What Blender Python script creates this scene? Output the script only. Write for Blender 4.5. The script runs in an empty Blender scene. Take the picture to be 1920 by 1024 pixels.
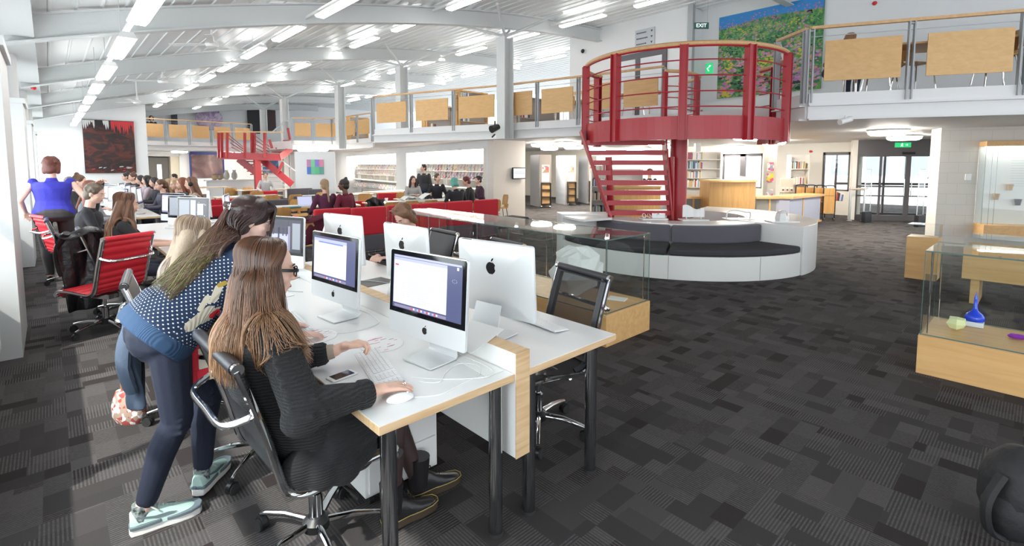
import bpy, math, random
import numpy as np
from mathutils import Vector as V, Matrix, noise
R = random.Random(7)
PI = math.pi
SC = bpy.context.scene
COL = SC.collection
# ------------------------------------------------------------------ camera
CAM_H = 1.66
PITCH, YAW, FPX = math.radians(4.549), math.radians(42.968), 930.0
cd = bpy.data.cameras.new('camera')
cam = bpy.data.objects.new('camera', cd)
COL.objects.link(cam)
cam.location = (0, 0, CAM_H)
cam.rotation_euler = (PI / 2 - PITCH, 0, -YAW)
cd.sensor_width = 36
cd.lens = FPX / 1920 * 36
cd.shift_y = -(512 - 384) / 1920
cd.clip_start = 0.05
cd.clip_end = 200
SC.camera = cam
# ------------------------------------------------------------------ colour management, world, light
SC.view_settings.view_transform = 'Standard'
SC.view_settings.look = 'None'
SC.view_settings.gamma = 1
SC.view_settings.use_curve_mapping = False
SC.view_settings.exposure = 0.72
SC.cycles.use_denoising = True
SC.cycles.max_bounces = 7
SC.cycles.diffuse_bounces = 4
SC.cycles.transparent_max_bounces = 16
SC.cycles.sample_clamp_indirect = 6
SC.cycles.caustics_reflective = False
SC.cycles.caustics_refractive = False
w = bpy.data.worlds.new('daylight_sky')
SC.world = w
w.use_nodes = True
bg = w.node_tree.nodes['Background']
bg.inputs[0].default_value = (0.88, 0.94, 1.0, 1)
bg.inputs[1].default_value = 1.7

def lamp(name, kind, loc, rot, energy, color=(1, 1, 1), **kw):
    l = bpy.data.lights.new(name, kind)
    l.energy = energy
    l.color = color
    for k, v in kw.items():
        setattr(l, k, v)
    o = bpy.data.objects.new(name, l)
    o.location = loc
    o.rotation_euler = rot
    COL.objects.link(o)
    return o

sd = V((0.80, 0.30, -0.98)).normalized()          # sun comes through the left-hand windows
sun = lamp('sun', 'SUN', (0, 0, 9), (0, 0, 0), 4.2, (1, .95, .88), angle=math.radians(1.2))
sun.rotation_euler = sd.to_track_quat('-Z', 'Y').to_euler()

for y_, l_ in ((-5.5, 8.0), (2.4, 4.6), (8.1, 4.2), (13.4, 4.2), (18.7, 4.2), (24.0, 4.2)):      # daylight standing in the left-hand windows
    lamp('window_daylight', 'AREA', (-1.35, y_, 1.75), (0, -PI / 2, 0), 20 * l_, (.93, .97, 1), shape='RECTANGLE', size=1.9, size_y=l_)
# ------------------------------------------------------------------ places seen in the photograph -> points in the room
_g = V((math.sin(YAW), math.cos(YAW), 0)); _r = V((math.cos(YAW), -math.sin(YAW), 0)); _u = V((0, 0, 1))
_f = _g * math.cos(PITCH) - _u * math.sin(PITCH); _up = _g * math.sin(PITCH) + _u * math.cos(PITCH)
_O = V((0, 0, CAM_H))
def ray(x, y): return _f + _r * ((x - 960) / FPX) + _up * ((384 - y) / FPX)
def atz(x, y, z=0.0): d = ray(x, y); return _O + d * ((z - CAM_H) / d.z)
def aty(x, y, Y): d = ray(x, y); return _O + d * (Y / d.y)
def atx(x, y, X): d = ray(x, y); return _O + d * (X / d.x)
def atd(x, y, D): d = ray(x, y); return _O + d * (D / (d.x * _g.x + d.y * _g.y))

# ------------------------------------------------------------------ materials
MATS = {}
def nodes_of(m):
    return m.node_tree.nodes, m.node_tree.links
def mat(name, col, rough=.5, metal=0, spec=.5, bump=None, emit=None, alpha=None, coat=0, var=None, sheen=0, aniso=0):
    if name in MATS: return MATS[name]
    m = bpy.data.materials.new(name); m.use_nodes = True
    n, l = nodes_of(m); b = n['Principled BSDF']
    b.inputs['Base Color'].default_value = (*col, 1)
    b.inputs['Roughness'].default_value = rough
    b.inputs['Metallic'].default_value = metal
    b.inputs['Specular IOR Level'].default_value = spec
    if coat: b.inputs['Coat Weight'].default_value = coat
    if sheen: b.inputs['Sheen Weight'].default_value = sheen
    if emit:
        b.inputs['Emission Color'].default_value = (*emit[0], 1); b.inputs['Emission Strength'].default_value = emit[1]
    tc = None
    if var or bump:
        tc = n.new('ShaderNodeTexCoord')
    if var:      # (scale, amount, second colour)
        t = n.new('ShaderNodeTexNoise'); t.inputs['Scale'].default_value = var[0]; t.inputs['Detail'].default_value = 4
        l.new(tc.outputs['Object'], t.inputs['Vector'])
        r = n.new('ShaderNodeValToRGB'); r.color_ramp.elements[0].position = .35; r.color_ramp.elements[1].position = .68
        r.color_ramp.elements[0].color = (*col, 1); r.color_ramp.elements[1].color = (*var[1], 1)
        l.new(t.outputs['Fac'], r.inputs['Fac']); l.new(r.outputs['Color'], b.inputs['Base Color'])
    if bump:     # (kind, scale, strength, distance)
        if bump[0] == 'noise':
            t = n.new('ShaderNodeTexNoise'); t.inputs['Scale'].default_value = bump[1]; t.inputs['Detail'].default_value = 3
        else:
            t = n.new('ShaderNodeTexWave'); t.inputs['Scale'].default_value = bump[1]; t.bands_direction = bump[0]
            t.inputs['Distortion'].default_value = 1.0
        l.new(tc.outputs['Object'], t.inputs['Vector'])
        bp = n.new('ShaderNodeBump'); bp.inputs['Strength'].default_value = bump[2]; bp.inputs['Distance'].default_value = bump[3]
        l.new(t.outputs['Fac'], bp.inputs['Height']); l.new(bp.outputs['Normal'], b.inputs['Normal'])
    MATS[name] = m
    return m
def wood(name, c1, c2, axis=0, rough=.42, scale=1.0):
    m = mat(name, c1, rough)
    n, l = nodes_of(m); b = n['Principled BSDF']
    tc = n.new('ShaderNodeTexCoord'); mp = n.new('ShaderNodeMapping')
    s = [14.0 * scale] * 3; s[axis] = 1.2 * scale
    mp.inputs['Scale'].default_value = s
    t = n.new('ShaderNodeTexNoise'); t.inputs['Scale'].default_value = 1.3; t.inputs['Detail'].default_value = 6; t.inputs['Distortion'].default_value = .6
    r = n.new('ShaderNodeValToRGB'); r.color_ramp.elements[0].position = .3; r.color_ramp.elements[1].position = .7
    r.color_ramp.elements[0].color = (*c1, 1); r.color_ramp.elements[1].color = (*c2, 1)
    l.new(tc.outputs['Object'], mp.inputs['Vector']); l.new(mp.outputs['Vector'], t.inputs['Vector'])
    l.new(t.outputs['Fac'], r.inputs['Fac']); l.new(r.outputs['Color'], b.inputs['Base Color'])
    return m
def glassmat(name, tint=(.965, .985, .98), refl=.10):
    m = bpy.data.materials.new(name); m.use_nodes = True; n, l = nodes_of(m); n.clear()
    o = n.new('ShaderNodeOutputMaterial'); mx = n.new('ShaderNodeMixShader'); tr = n.new('ShaderNodeBsdfTransparent'); gl = n.new('ShaderNodeBsdfGlossy')
    fr = n.new('ShaderNodeFresnel'); fr.inputs['IOR'].default_value = 1.5
    ad = n.new('ShaderNodeMath'); ad.operation = 'MULTIPLY_ADD'; ad.inputs[1].default_value = .9; ad.inputs[2].default_value = refl * .3; ad.use_clamp = True
    tr.inputs[0].default_value = (*tint, 1); gl.inputs['Roughness'].default_value = .02
    ge = n.new('ShaderNodeNewGeometry'); iv = n.new('ShaderNodeMath'); iv.operation = 'SUBTRACT'; iv.inputs[0].default_value = 1; l.new(ge.outputs['Backfacing'], iv.inputs[1])
    mu = n.new('ShaderNodeMath'); mu.operation = 'MULTIPLY'; l.new(fr.outputs[0], ad.inputs[0]); l.new(ad.outputs[0], mu.inputs[0]); l.new(iv.outputs[0], mu.inputs[1]); l.new(mu.outputs[0], mx.inputs[0]); l.new(tr.outputs[0], mx.inputs[1]); l.new(gl.outputs[0], mx.inputs[2]); l.new(mx.outputs[0], o.inputs[0])
    return m

WHITE = mat('white_paint', (.80, .81, .82), .6)
WHITEB = mat('white_blockwork_paint', (.74, .72, .69), .6)
LAM = mat('white_laminate', (.82, .82, .81), .28)
STEEL = mat('grey_painted_steel', (.42, .44, .46), .45)
LSTEEL = mat('pale_grey_painted_steel', (.66, .68, .68), .45)
CHROME = mat('chrome', (.78, .79, .80), .07, 1)
DCHROME = mat('dark_chrome', (.50, .52, .54), .12, 1)
ALU = mat('brushed_aluminium', (.80, .81, .82), .32, 1)
IMALU = mat('satin_aluminium', (.78, .80, .81), .38, .35)
BLACKP = mat('black_plastic', (.012, .012, .013), .38)
RUBBER = mat('dark_rubber', (.02, .02, .02), .8)
REDST = mat('red_painted_steel', (.40, .024, .034), .36, var=None)
OAK = wood('oak_veneer', (.64, .38, .16), (.74, .46, .20), 0)
OAKY = wood('oak_veneer_along', (.66, .38, .15), (.78, .49, .21), 1)
OAKRAIL = wood('oak_handrail', (.60, .36, .17), (.72, .46, .24), 0)
PLY = wood('plywood_edge', (.56, .36, .18), (.74, .53, .32), 0, .5, 2.0)
GREYFAB = mat('grey_wool_fabric', (.105, .10, .118), .95, bump=('noise', 420, .4, .002), sheen=.2)
DARKFAB = mat('charcoal_wool_fabric', (.045, .045, .052), .95, bump=('noise', 420, .4, .002))
REDFAB = mat('red_wool_fabric', (.55, .012, .028), .85, bump=('noise', 400, .3, .002), sheen=.15)
REDLEA = mat('red_leather', (.62, .02, .035), .38, bump=('noise', 60, .15, .003))
BLKLEA = mat('black_leather', (.025, .025, .03), .33)
SHELFM = mat('shelf_cream', (.72, .70, .66), .5)
GLASS = glassmat('clear_glass')
GEDGE = mat('green_glass_edge', (.10, .17, .15), .15)
PAPER = mat('white_paper', (.84, .84, .82), .7)
TUBEM = mat('lit_lamp_diffuser', (1, 1, 1), .5, emit=((1, .985, .95), 11.0))
HALO = mat('lit_round_ceiling_light', (1, 1, 1), .5, emit=((1, .94, .84), 50.0))
SKIN = mat('skin_fair', (.72, .44, .34), .5)
SKIN2 = mat('skin_brown', (.12, .055, .035), .5)

# ------------------------------------------------------------------ mesh collecting
class MB:
    def __init__(s): s.v = []; s.f = []; s.mi = []; s.sl = []
    def slot(s, m):
        if m not in s.sl: s.sl.append(m)
        return s.sl.index(m)
    def add(s, vs, fs, M=None, m=None):
        b = len(s.v); i = s.slot(m) if m else 0
        if M is not None: vs = [M @ V(p) for p in vs]
        s.v += [tuple(p) for p in vs]; s.f += [tuple(b + k for k in f) for f in fs]; s.mi += [i] * len(fs)
        return s
    def box(s, x0, y0, z0, x1, y1, z1, M=None, m=None):
        x0, x1 = sorted((x0, x1)); y0, y1 = sorted((y0, y1)); z0, z1 = sorted((z0, z1))
        vs = [(x, y, z) for x in (x0, x1) for y in (y0, y1) for z in (z0, z1)]
        return s.add(vs, [(0, 1, 3, 2), (4, 6, 7, 5), (0, 4, 5, 1), (2, 3, 7, 6), (0, 2, 6, 4), (1, 5, 7, 3)], M, m)
    def cbox(s, c, d, M=None, m=None):
        return s.box(c[0] - d[0] / 2, c[1] - d[1] / 2, c[2] - d[2] / 2, c[0] + d[0] / 2, c[1] + d[1] / 2, c[2] + d[2] / 2, M, m)
    def bar(s, a, b, w, h, m=None, up=(0, 0, 1)):          # box beam from a to b
        a, b = V(a), V(b); d = (b - a); L = d.length
        if L < 1e-6: return s
        d.normalize(); u = V(up)
        if abs(d.dot(u)) > .99: u = V((0, 1, 0))
        q = d.cross(u).normalized(); u = q.cross(d).normalized()
        vs = [a + d * t * L + q * i * w / 2 + u * j * h / 2 for t in (0, 1) for i in (-1, 1) for j in (-1, 1)]
        return s.add(vs, [(0, 1, 3, 2), (4, 6, 7, 5), (0, 4, 5, 1), (2, 3, 7, 6), (0, 2, 6, 4), (1, 5, 7, 3)], None, m)
    def tube(s, P, r, n=8, M=None, m=None, closed=False, flat=1.0, up0=None):
        P = [V(p) for p in P]; k = len(P); rr = r if isinstance(r, (list, tuple)) else [r] * k
        vs = []; u = V(up0) if up0 else None
        for i, p in enumerate(P):
            if closed: t = P[(i + 1) % k] - P[i - 1]
            else: t = P[min(i + 1, k - 1)] - P[max(i - 1, 0)]
            if t.length < 1e-9: t = V((0, 0, 1))
            t.normalize()
            if u is None: u = t.orthogonal()
            u = (u - t * u.dot(t))
            if u.length < 1e-6: u = t.orthogonal()
            u.normalize(); q = t.cross(u)
            for j in range(n):
                a = 2 * PI * j / n
                vs.append(p + (u * math.cos(a) * flat + q * math.sin(a)) * rr[i])
        fs = []
        for i in range(k if closed else k - 1):
            for j in range(n):
                a = i * n + j; b2 = i * n + (j + 1) % n; c = ((i + 1) % k) * n
                fs.append((a, b2, c + (j + 1) % n, c + j))
        if not closed: fs += [tuple(range(n - 1, -1, -1)), tuple(range((k - 1) * n, k * n))]
        return s.add(vs, fs, M, m)
    def cyl(s, a, b, r, n=16, m=None, r2=None, M=None): return s.tube([a, b], [r, r if r2 is None else r2], n, M, m)
    def lathe(s, prof, c=(0, 0, 0), n=20, M=None, m=None, sx=1, sy=1):
        vs = []; k = len(prof)
        for r_, z in prof:
            for j in range(n):
                a = 2 * PI * j / n; vs.append((c[0] + r_ * math.cos(a) * sx, c[1] + r_ * math.sin(a) * sy, c[2] + z))
        fs = [(i * n + j, i * n + (j + 1) % n, (i + 1) * n + (j + 1) % n, (i + 1) * n + j) for i in range(k - 1) for j in range(n)]
        fs += [tuple(range(n - 1, -1, -1)), tuple(range((k - 1) * n, k * n))]
        return s.add(vs, fs, M, m)
    def ell(s, c, r, M=None, n=14, m=None, B=None):        # ellipsoid; B = (fx, sx, ux) axes
        k = n // 2; pr = []
        B = B or (V((1, 0, 0)), V((0, 1, 0)), V((0, 0, 1)))
        vs = []; c = V(c)
        for i in range(k + 1):
            t = PI * i / k; zz = -math.cos(t); rr = max(math.sin(t), .02)
            for j in range(n):
                a = 2 * PI * j / n
                vs.append(c + B[0] * (r[0] * rr * math.cos(a)) + B[1] * (r[1] * rr * math.sin(a)) + B[2] * (r[2] * zz))
        fs = [(i * n + j, i * n + (j + 1) % n, (i + 1) * n + (j + 1) % n, (i + 1) * n + j) for i in range(k) for j in range(n)]
        fs += [tuple(range(n - 1, -1, -1)), tuple(range(k * n, (k + 1) * n))]
        return s.add(vs, fs, M, m)
    def prism(s, poly, z0, z1, M=None, m=None):
        A = sum(poly[i][0] * poly[(i + 1) % len(poly)][1] - poly[(i + 1) % len(poly)][0] * poly[i][1] for i in range(len(poly)))
        if A < 0: poly = poly[::-1]
        n = len(poly); vs = [(p[0], p[1], z0) for p in poly] + [(p[0], p[1], z1) for p in poly]
        fs = [tuple(range(n - 1, -1, -1)), tuple(range(n, 2 * n))] + [(i, (i + 1) % n, n + (i + 1) % n, n + i) for i in range(n)]
        return s.add(vs, fs, M, m)
    def sheet(s, rows, M=None, m=None, th=0.0):            # rows of points -> surface, thickness th along its normal
        nr, nc = len(rows), len(rows[0]); g = [[V(p) for p in r_] for r_ in rows]
        vs = [p for r_ in g for p in r_]
        fs = [(i * nc + j, i * nc + j + 1, (i + 1) * nc + j + 1, (i + 1) * nc + j) for i in range(nr - 1) for j in range(nc - 1)]
        if th:
            o = []
            for i in range(nr):
                for j in range(nc):
                    a = g[min(i + 1, nr - 1)][j] - g[max(i - 1, 0)][j]; b = g[i][min(j + 1, nc - 1)] - g[i][max(j - 1, 0)]
                    q = a.cross(b)
                    if q.length > 1e-12: q.normalize()
                    o.append(g[i][j] + q * th)
            N = nr * nc; vs += o; fs += [tuple(N + k for k in f[::-1]) for f in list(fs)]
            bd = [(0, j) for j in range(nc)] + [(i, nc - 1) for i in range(1, nr)] + [(nr - 1, j) for j in range(nc - 2, -1, -1)] + [(i, 0) for i in range(nr - 2, 0, -1)]
            ids = [i * nc + j for i, j in bd]
            for k in range(len(ids)):
                a, b = ids[k], ids[(k + 1) % len(ids)]; fs.append((b, a, a + N, b + N))
        return s.add(vs, fs, M, m)
    def mesh(s, name, ang=40):
        me = bpy.data.meshes.new(name); me.from_pydata(s.v, [], s.f); me.validate()
        if s.sl and len(me.polygons) == len(s.mi): me.polygons.foreach_set('material_index', s.mi)
        if ang:
            me.polygons.foreach_set('use_smooth', [True] * len(me.polygons)); me.set_sharp_from_angle(angle=math.radians(ang))
        me.update(); return me
    def build(s, name, m=None, parent=None, world=False, bevel=0, ang=40, loc=None, rz=0, seg=2):
        if world and parent is not None:
            I = pmat(parent).inverted(); s.v = [tuple(I @ V(p)) for p in s.v]
        me = s.mesh(name, ang)
        for q in (s.sl if s.sl else [m]): me.materials.append(q)
        if s.sl and m and not s.sl: pass
        o = bpy.data.objects.new(name, me); COL.objects.link(o)
        if parent is not None: o.parent = parent
        if loc: o.location = loc
        if rz: o.rotation_euler.z = rz
        if bevel:
            b = o.modifiers.new('edge', 'BEVEL'); b.width = bevel; b.segments = seg; b.limit_method = 'ANGLE'; b.angle_limit = math.radians(35)
        return o
def pmat(o):
    m = o.matrix_basis.copy()
    while o.parent is not None: o = o.parent; m = o.matrix_basis @ m
    return m
def tag(o, label, cat, group=None):
    o['label'] = label; o['category'] = cat
    if group: o['group'] = group
    return o
def thing(name, label, cat, loc=(0, 0, 0), rz=0, group=None):
    o = bpy.data.objects.new(name, None); COL.objects.link(o); o.empty_display_size = .1
    o.location = loc; o.rotation_euler = (0, 0, rz)
    return tag(o, label, cat, group)
def struct(o): o['kind'] = 'structure'; return o
KIDS = {}
def dup(root, loc, rz=None, label=None, group=None):
    def cp(o, par):
        c = o.copy(); COL.objects.link(c)
        if par is not None: c.parent = par
        for ch in [x for x in COL.objects if x.parent == o] if o.name not in KIDS else KIDS[o.name]: cp(ch, c)
        return c
    def walk(o):
        if o.name not in KIDS:
            KIDS[o.name] = [x for x in COL.objects if x.parent == o]
            for x in KIDS[o.name]: walk(x)
    walk(root); r_ = cp(root, None); r_.location = loc
    if rz is not None: r_.rotation_euler.z = rz
    if label: r_['label'] = label
    if group: r_['group'] = group
    return r_
def seg(a, b, n): return [V(a).lerp(V(b), i / n) for i in range(n + 1)]
def smoothpath(P, k=6):
    P = [V(p) for p in P]; out = []
    for i in range(len(P) - 1):
        p0, p1, p2, p3 = P[max(i - 1, 0)], P[i], P[i + 1], P[min(i + 2, len(P) - 1)]
        for j in range(k):
            t = j / k
            out.append(.5 * ((2 * p1) + (p2 - p0) * t + (2 * p0 - 5 * p1 + 4 * p2 - p3) * t * t + (3 * p1 - p0 - 3 * p2 + p3) * t ** 3))
    return out + [P[-1]]
def rz_(a, c=(0, 0, 0)): return Matrix.Translation(V(c)) @ Matrix.Rotation(a, 4, 'Z')
def decal(name, m, parent, M, poly, th=.001):      # flat mark with its own thickness in the local XZ plane of M (faces local -Y)
    q = MB(); q.prism(poly, 0, th, M @ Matrix.Rotation(PI / 2, 4, 'X')); return q.build(name, m, parent, ang=0)
def text(name, s, size, m, parent, M, depth=.001):    # lettering in the local XZ plane of M, facing -Y
    c = bpy.data.curves.new(name, 'FONT'); c.body = s; c.size = size; c.extrude = depth; c.align_x = 'CENTER'; c.align_y = 'CENTER'
    o = bpy.data.objects.new(name, c); COL.objects.link(o)
    dg = bpy.context.evaluated_depsgraph_get(); me = bpy.data.meshes.new_from_object(o.evaluated_get(dg))
    bpy.data.objects.remove(o); me.transform(M @ Matrix.Rotation(PI / 2, 4, 'X'))
    me.materials.clear(); me.materials.append(m)
    o = bpy.data.objects.new(name, me); COL.objects.link(o)
    if parent is not None: o.parent = parent
    return o
# ------------------------------------------------------------------ floor: staggered carpet planks, some ribbed, some plain
def carpet():
    m = mat('charcoal_plank_carpet', (.05, .05, .052), .95, spec=.15); n, l = nodes_of(m); b = n['Principled BSDF']
    def N(t, **k):
        x = n.new(t)
        for a, v in k.items(): setattr(x, a, v)
        return x
    def math_(op, a, b2=None, c=None):
        x = N('ShaderNodeMath', operation=op)
        for i, q in enumerate((a, b2, c)):
            if q is None: continue
            if isinstance(q, (int, float)): x.inputs[i].default_value = q
            else: l.new(q, x.inputs[i])
        return x.outputs[0]
    tc = N('ShaderNodeTexCoord'); sp = N('ShaderNodeSeparateXYZ'); l.new(tc.outputs['Object'], sp.inputs[0])
    X, Y = sp.outputs[0], sp.outputs[1]; T = .44
    tx = math_('FLOOR', math_('DIVIDE', X, T)); ty = math_('FLOOR', math_('DIVIDE', Y, T))
    par = math_('FLOORED_MODULO', math_('ADD', tx, ty), 2.0)
    inv = math_('SUBTRACT', 1.0, par)
    u = math_('ADD', math_('MULTIPLY', X, par), math_('MULTIPLY', Y, inv))
    v = math_('ADD', math_('MULTIPLY', Y, par), math_('MULTIPLY', X, inv))
    row = math_('FLOOR', math_('DIVIDE', v, T / 4))
    c1 = N('ShaderNodeCombineXYZ'); l.new(row, c1.inputs[0]); l.new(tx, c1.inputs[1]); l.new(ty, c1.inputs[2])
    w1 = N('ShaderNodeTexWhiteNoise', noise_dimensions='3D'); l.new(c1.outputs[0], w1.inputs[0])
    off = math_('MULTIPLY', w1.outputs[0], .35)
    cell = math_('FLOOR', math_('DIVIDE', math_('ADD', u, off), T * .45))
    c2 = N('ShaderNodeCombineXYZ'); l.new(row, c2.inputs[0]); l.new(cell, c2.inputs[1]); l.new(math_('ADD', math_('MULTIPLY', tx, 7.0), ty), c2.inputs[2])
    w2 = N('ShaderNodeTexWhiteNoise', noise_dimensions='3D'); l.new(c2.outputs[0], w2.inputs[0])
    rnd = w2.outputs[0]
    rp = N('ShaderNodeValToRGB'); rp.color_ramp.interpolation = 'CONSTANT'
    e = rp.color_ramp.elements; e[0].position = 0; e[0].color = (.031, .026, .026, 1); e[1].position = .18; e[1].color = (.048, .044, .044, 1)
    for p_, c_ in ((.45, .058), (.66, .044), (.85, .068)):
        q = e.new(p_); q.color = (c_, c_ * .92, c_ * .93, 1)
    l.new(rnd, rp.inputs['Fac'])
    lines = math_('SINE', math_('MULTIPLY', u, 2 * PI / .0155))
    lines = math_('GREATER_THAN', lines, .1)
    ns = N('ShaderNodeTexNoise'); ns.inputs['Scale'].default_value = 55; l.new(tc.outputs['Object'], ns.inputs['Vector'])
    w3 = math_('GREATER_THAN', math_('FRACT', math_('MULTIPLY', rnd, 7.31)), .30)
    amt = math_('MULTIPLY', math_('MULTIPLY', lines, w3), math_('MULTIPLY', ns.outputs[0], 1.25))
    mx = N('ShaderNodeMix', data_type='RGBA'); l.new(amt, mx.inputs['Factor']); l.new(rp.outputs[0], mx.inputs['A']); mx.inputs['B'].default_value = (.108, .100, .100, 1)
    n2 = N('ShaderNodeTexNoise'); n2.inputs['Scale'].default_value = 300; l.new(tc.outputs['Object'], n2.inputs['Vector'])
    m2 = N('ShaderNodeMix', data_type='RGBA', blend_type='MULTIPLY'); m2.inputs['Factor'].default_value = .55
    l.new(mx.outputs['Result'], m2.inputs['A']); gm = N('ShaderNodeMapRange'); l.new(n2.outputs[0], gm.inputs[0]); gm.inputs[3].default_value = .4; gm.inputs[4].default_value = 1.7
    l.new(gm.outputs[0], m2.inputs['B']); l.new(m2.outputs['Result'], b.inputs['Base Color'])
    bp = N('ShaderNodeBump'); bp.inputs['Strength'].default_value = .25; bp.inputs['Distance'].default_value = .003
    l.new(n2.outputs[0], bp.inputs['Height']); l.new(bp.outputs[0], b.inputs['Normal'])
    return m
CARPET = carpet()
struct(MB().box(-1.2, -9, -.1, 26, 40, 0).build('floor', CARPET, ang=0))

# ------------------------------------------------------------------ roof
def ceil_z(x): return 3.85 + .2857 * (x) - .0093 * x * x if x < 15 else 3.85 + .2857 * 15 - .0093 * 225
ROOFM = mat('white_profiled_roof_sheet', (.80, .82, .82), .35, .1)
def roof():
    q = MB(); pr = []; x = -1.0
    while x < 22:
        for dx, dz in ((0, 0), (.20, 0), (.215, -.02), (.235, -.02), (.25, 0)):
            pr.append((x + dx, ceil_z(x + dx) + dz))
        x += .30
    ys = (-9, 40)
    rows = [[(px_, y, pz) for y in ys] for px_, pz in pr]
    q.sheet(rows, th=.05)
    return q.build('ceiling', ROOFM, ang=0)
struct(roof())
BEAMM = mat('grey_white_painted_beam', (.64, .66, .66), .5)
for i in range(7):
    y = 4.55 + i * 5.33
    q = MB(); xs = [-.35 + k * .5 for k in range(31)]
    top = [(x, y, ceil_z(x) - .045) for x in xs]
    q.tube([(x, y, ceil_z(x) - .22) for x in xs], .01, 4)
    q = MB()
    for a, b2 in zip(xs[:-1], xs[1:]):
        za, zb = ceil_z(a), ceil_z(b2)
        for (o1, o2, w_) in ((-.05, -.075, .19), (-.075, -.405, .02), (-.405, -.43, .19)):
            vs = [(a, y - w_ / 2, za + o2), (a, y + w_ / 2, za + o2), (a, y - w_ / 2, za + o1), (a, y + w_ / 2, za + o1), (b2, y - w_ / 2, zb + o2), (b2, y + w_ / 2, zb + o2), (b2, y - w_ / 2, zb + o1), (b2, y + w_ / 2, zb + o1)]
            q.add(vs, [(0, 1, 3, 2), (4, 6, 7, 5), (0, 4, 5, 1), (2, 3, 7, 6), (0, 2, 6, 4), (1, 5, 7, 3)])
    o = q.build('trim_%d' % (i + 1), BEAMM, ang=0); struct(o)

# ------------------------------------------------------------------ outer walls
# left wall: window openings between pale piers
q = MB()
q.box(-1.15, -9, 0, -.95, 40, .75); q.box(-1.15, -9, 2.75, -.95, 40, 3.9)
for y in (-1, 6.0, 11.3, 16.65, 21.95): q.box(-1.15, y, .75, -.95, y + 1.05, 2.75)
struct(q.build('wall_left', WHITE, ang=0))
PIER = mat('pale_grey_pier_paint', (.60, .61, .61), .5)
for k, y in enumerate((5.95, 11.25, 16.6, 21.9)):
    q = MB(); q.box(-.95, y, 0, -.25, y + 1.15, 2.65); q.box(-.98, y - .03, 2.65, -.22, y + 1.18, 2.73)
    q.cyl((-.42, y + .35, 2.73), (-.42, y + .35, 3.6), .13, 20); q.cyl((-.42, y + .35, 3.48), (-.42, y + .35, 3.58), .16, 20)
    struct(q.build('trim_%d' % (10 + k), PIER, ang=35))
for k, y in enumerate((.05, 7.05, 12.35, 17.7, 23.0)):
    y1 = (6.0, 11.3, 16.65, 21.95, 26.5)[k]
    t = MB()
    for a in (y, (y + y1) / 2 - .03, y1 - .06): t.box(-1.08, a, .75, -1.0, a + .06, 2.75)
    for z in (.75, 2.0, 2.69): t.box(-1.08, y, z, -1.0, y1, z + .06)
    f = t.build('window_%d' % (k + 1), LSTEEL, ang=0); struct(f)
    MB().box(-1.05, y + .03, .78, -1.04, y1 - .03, 2.72).build('pane', GLASS, f, ang=0)
    s_ = MB().box(-.94, y + .1, .70, -.62, y1 - .1, .76).build('window_sill', LAM, f, bevel=.01)
q = MB(); q.box(-1.0, -1, 3.45, -.05, 40, 3.62); struct(q.build('trim_20', PIER, ang=0))
# radiators under the windows
def radiator(x, y, L, lab):
    t = thing('radiator', lab, 'radiator', (x, y, 0), group='radiators under the windows')
    q = MB(); q.box(-.04, 0, .12, .04, L, .58)
    for k in range(int(L / .1)): q.box(.04, k * .1 + .02, .15, .055, k * .1 + .08, .55)
    q.build('panel', LAM, t, bevel=.006)
    q = MB(); q.tube([(0, -.06, 0), (0, -.06, .2), (0, .02, .2)], .012, 8); q.build('pipe', LSTEEL, t)
    q = MB(); q.cyl((0, -.1, .2), (0, -.03, .2), .022, 10); q.build('valve', LAM, t)
radiator(-.42, 3.2, 2.6, 'white panel radiator at the left edge of the picture, nearest one')
radiator(-.7, 7.3, 3.2, 'white panel radiator beside the walking woman in the blue top')
# far gable wall with the big abstract painting
q = MB(); q.prism([(-1.15, 0), (3.2, 0), (3.2, ceil_z(3.2)), (1.5, ceil_z(1.5)), (-1.15, ceil_z(-1.15))], 0, .25, Matrix.Translation((0, 26.98, 0)) @ Matrix.Rotation(PI / 2, 4, 'X'))
struct(q.build('wall_far', WHITE, ang=0))
# wall behind, under and over the far gallery
q = MB(); q.box(3.2, 37.6, 0, 26, 37.8, 6.3); q.box(3.0, 26.75, 0, 3.2, 37.7, 4.9); struct(q.build('wall_back', WHITE, ang=0))

# ------------------------------------------------------------------ gallery (first floor)
SL0, SL1 = 2.42, 2.80
EDGE = [(3.2, 28.7), (8.0, 29.0), (8.15, 25.0), (8.35, 23.9), (9.95, 23.1), (10.05, 19.3), (7.75, 14.8), (9.25, 10.35), (9.75, 8.0), (10.15, 5.9), (10.3, 3.7), (9.55, 3.3), (9.08, 2.7), (10.28, .35), (12.3, -3.6)]
WP = mat('white_gallery_paint', (.76, .76, .76), .5)
q = MB(); q.prism(EDGE + [(24, -3.6), (24, 37.6), (3.2, 37.6)], SL0, SL1); struct(q.build('floor_gallery', WP, ang=0))
def run(i, j): return [V((*EDGE[k], 0)) for k in range(i, j + 1)]
# steel edge beam with flanges below the white upstand
k = 0
for a, b2 in ((0, 1), (3, 4), (4, 5), (6, 7), (7, 9), (11, 14)):
    for i in range(a, b2):
        A, B = V((*EDGE[i], 0)), V((*EDGE[i + 1], 0)); d = (B - A).normalized(); nrm = V((d.y, -d.x, 0))
        nrm = nrm if nrm.dot(-A) > 0 else -nrm
        q = MB(); o_ = nrm * .035
        q.bar(A + o_ + V((0, 0, 2.72)), B + o_ + V((0, 0, 2.72)), .07, .18)
        q.bar(A + nrm * .07 + V((0, 0, 2.615)), B + nrm * .07 + V((0, 0, 2.615)), .14, .022)
        q.bar(A + nrm * .02 + V((0, 0, 2.50)), B + nrm * .02 + V((0, 0, 2.50)), .04, .21)
        q.bar(A + nrm * .07 + V((0, 0, 2.395)), B + nrm * .07 + V((0, 0, 2.395)), .14, .03)
        struct(q.build('trim_%d' % (30 + k), WP, ang=0)); k += 1
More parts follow.
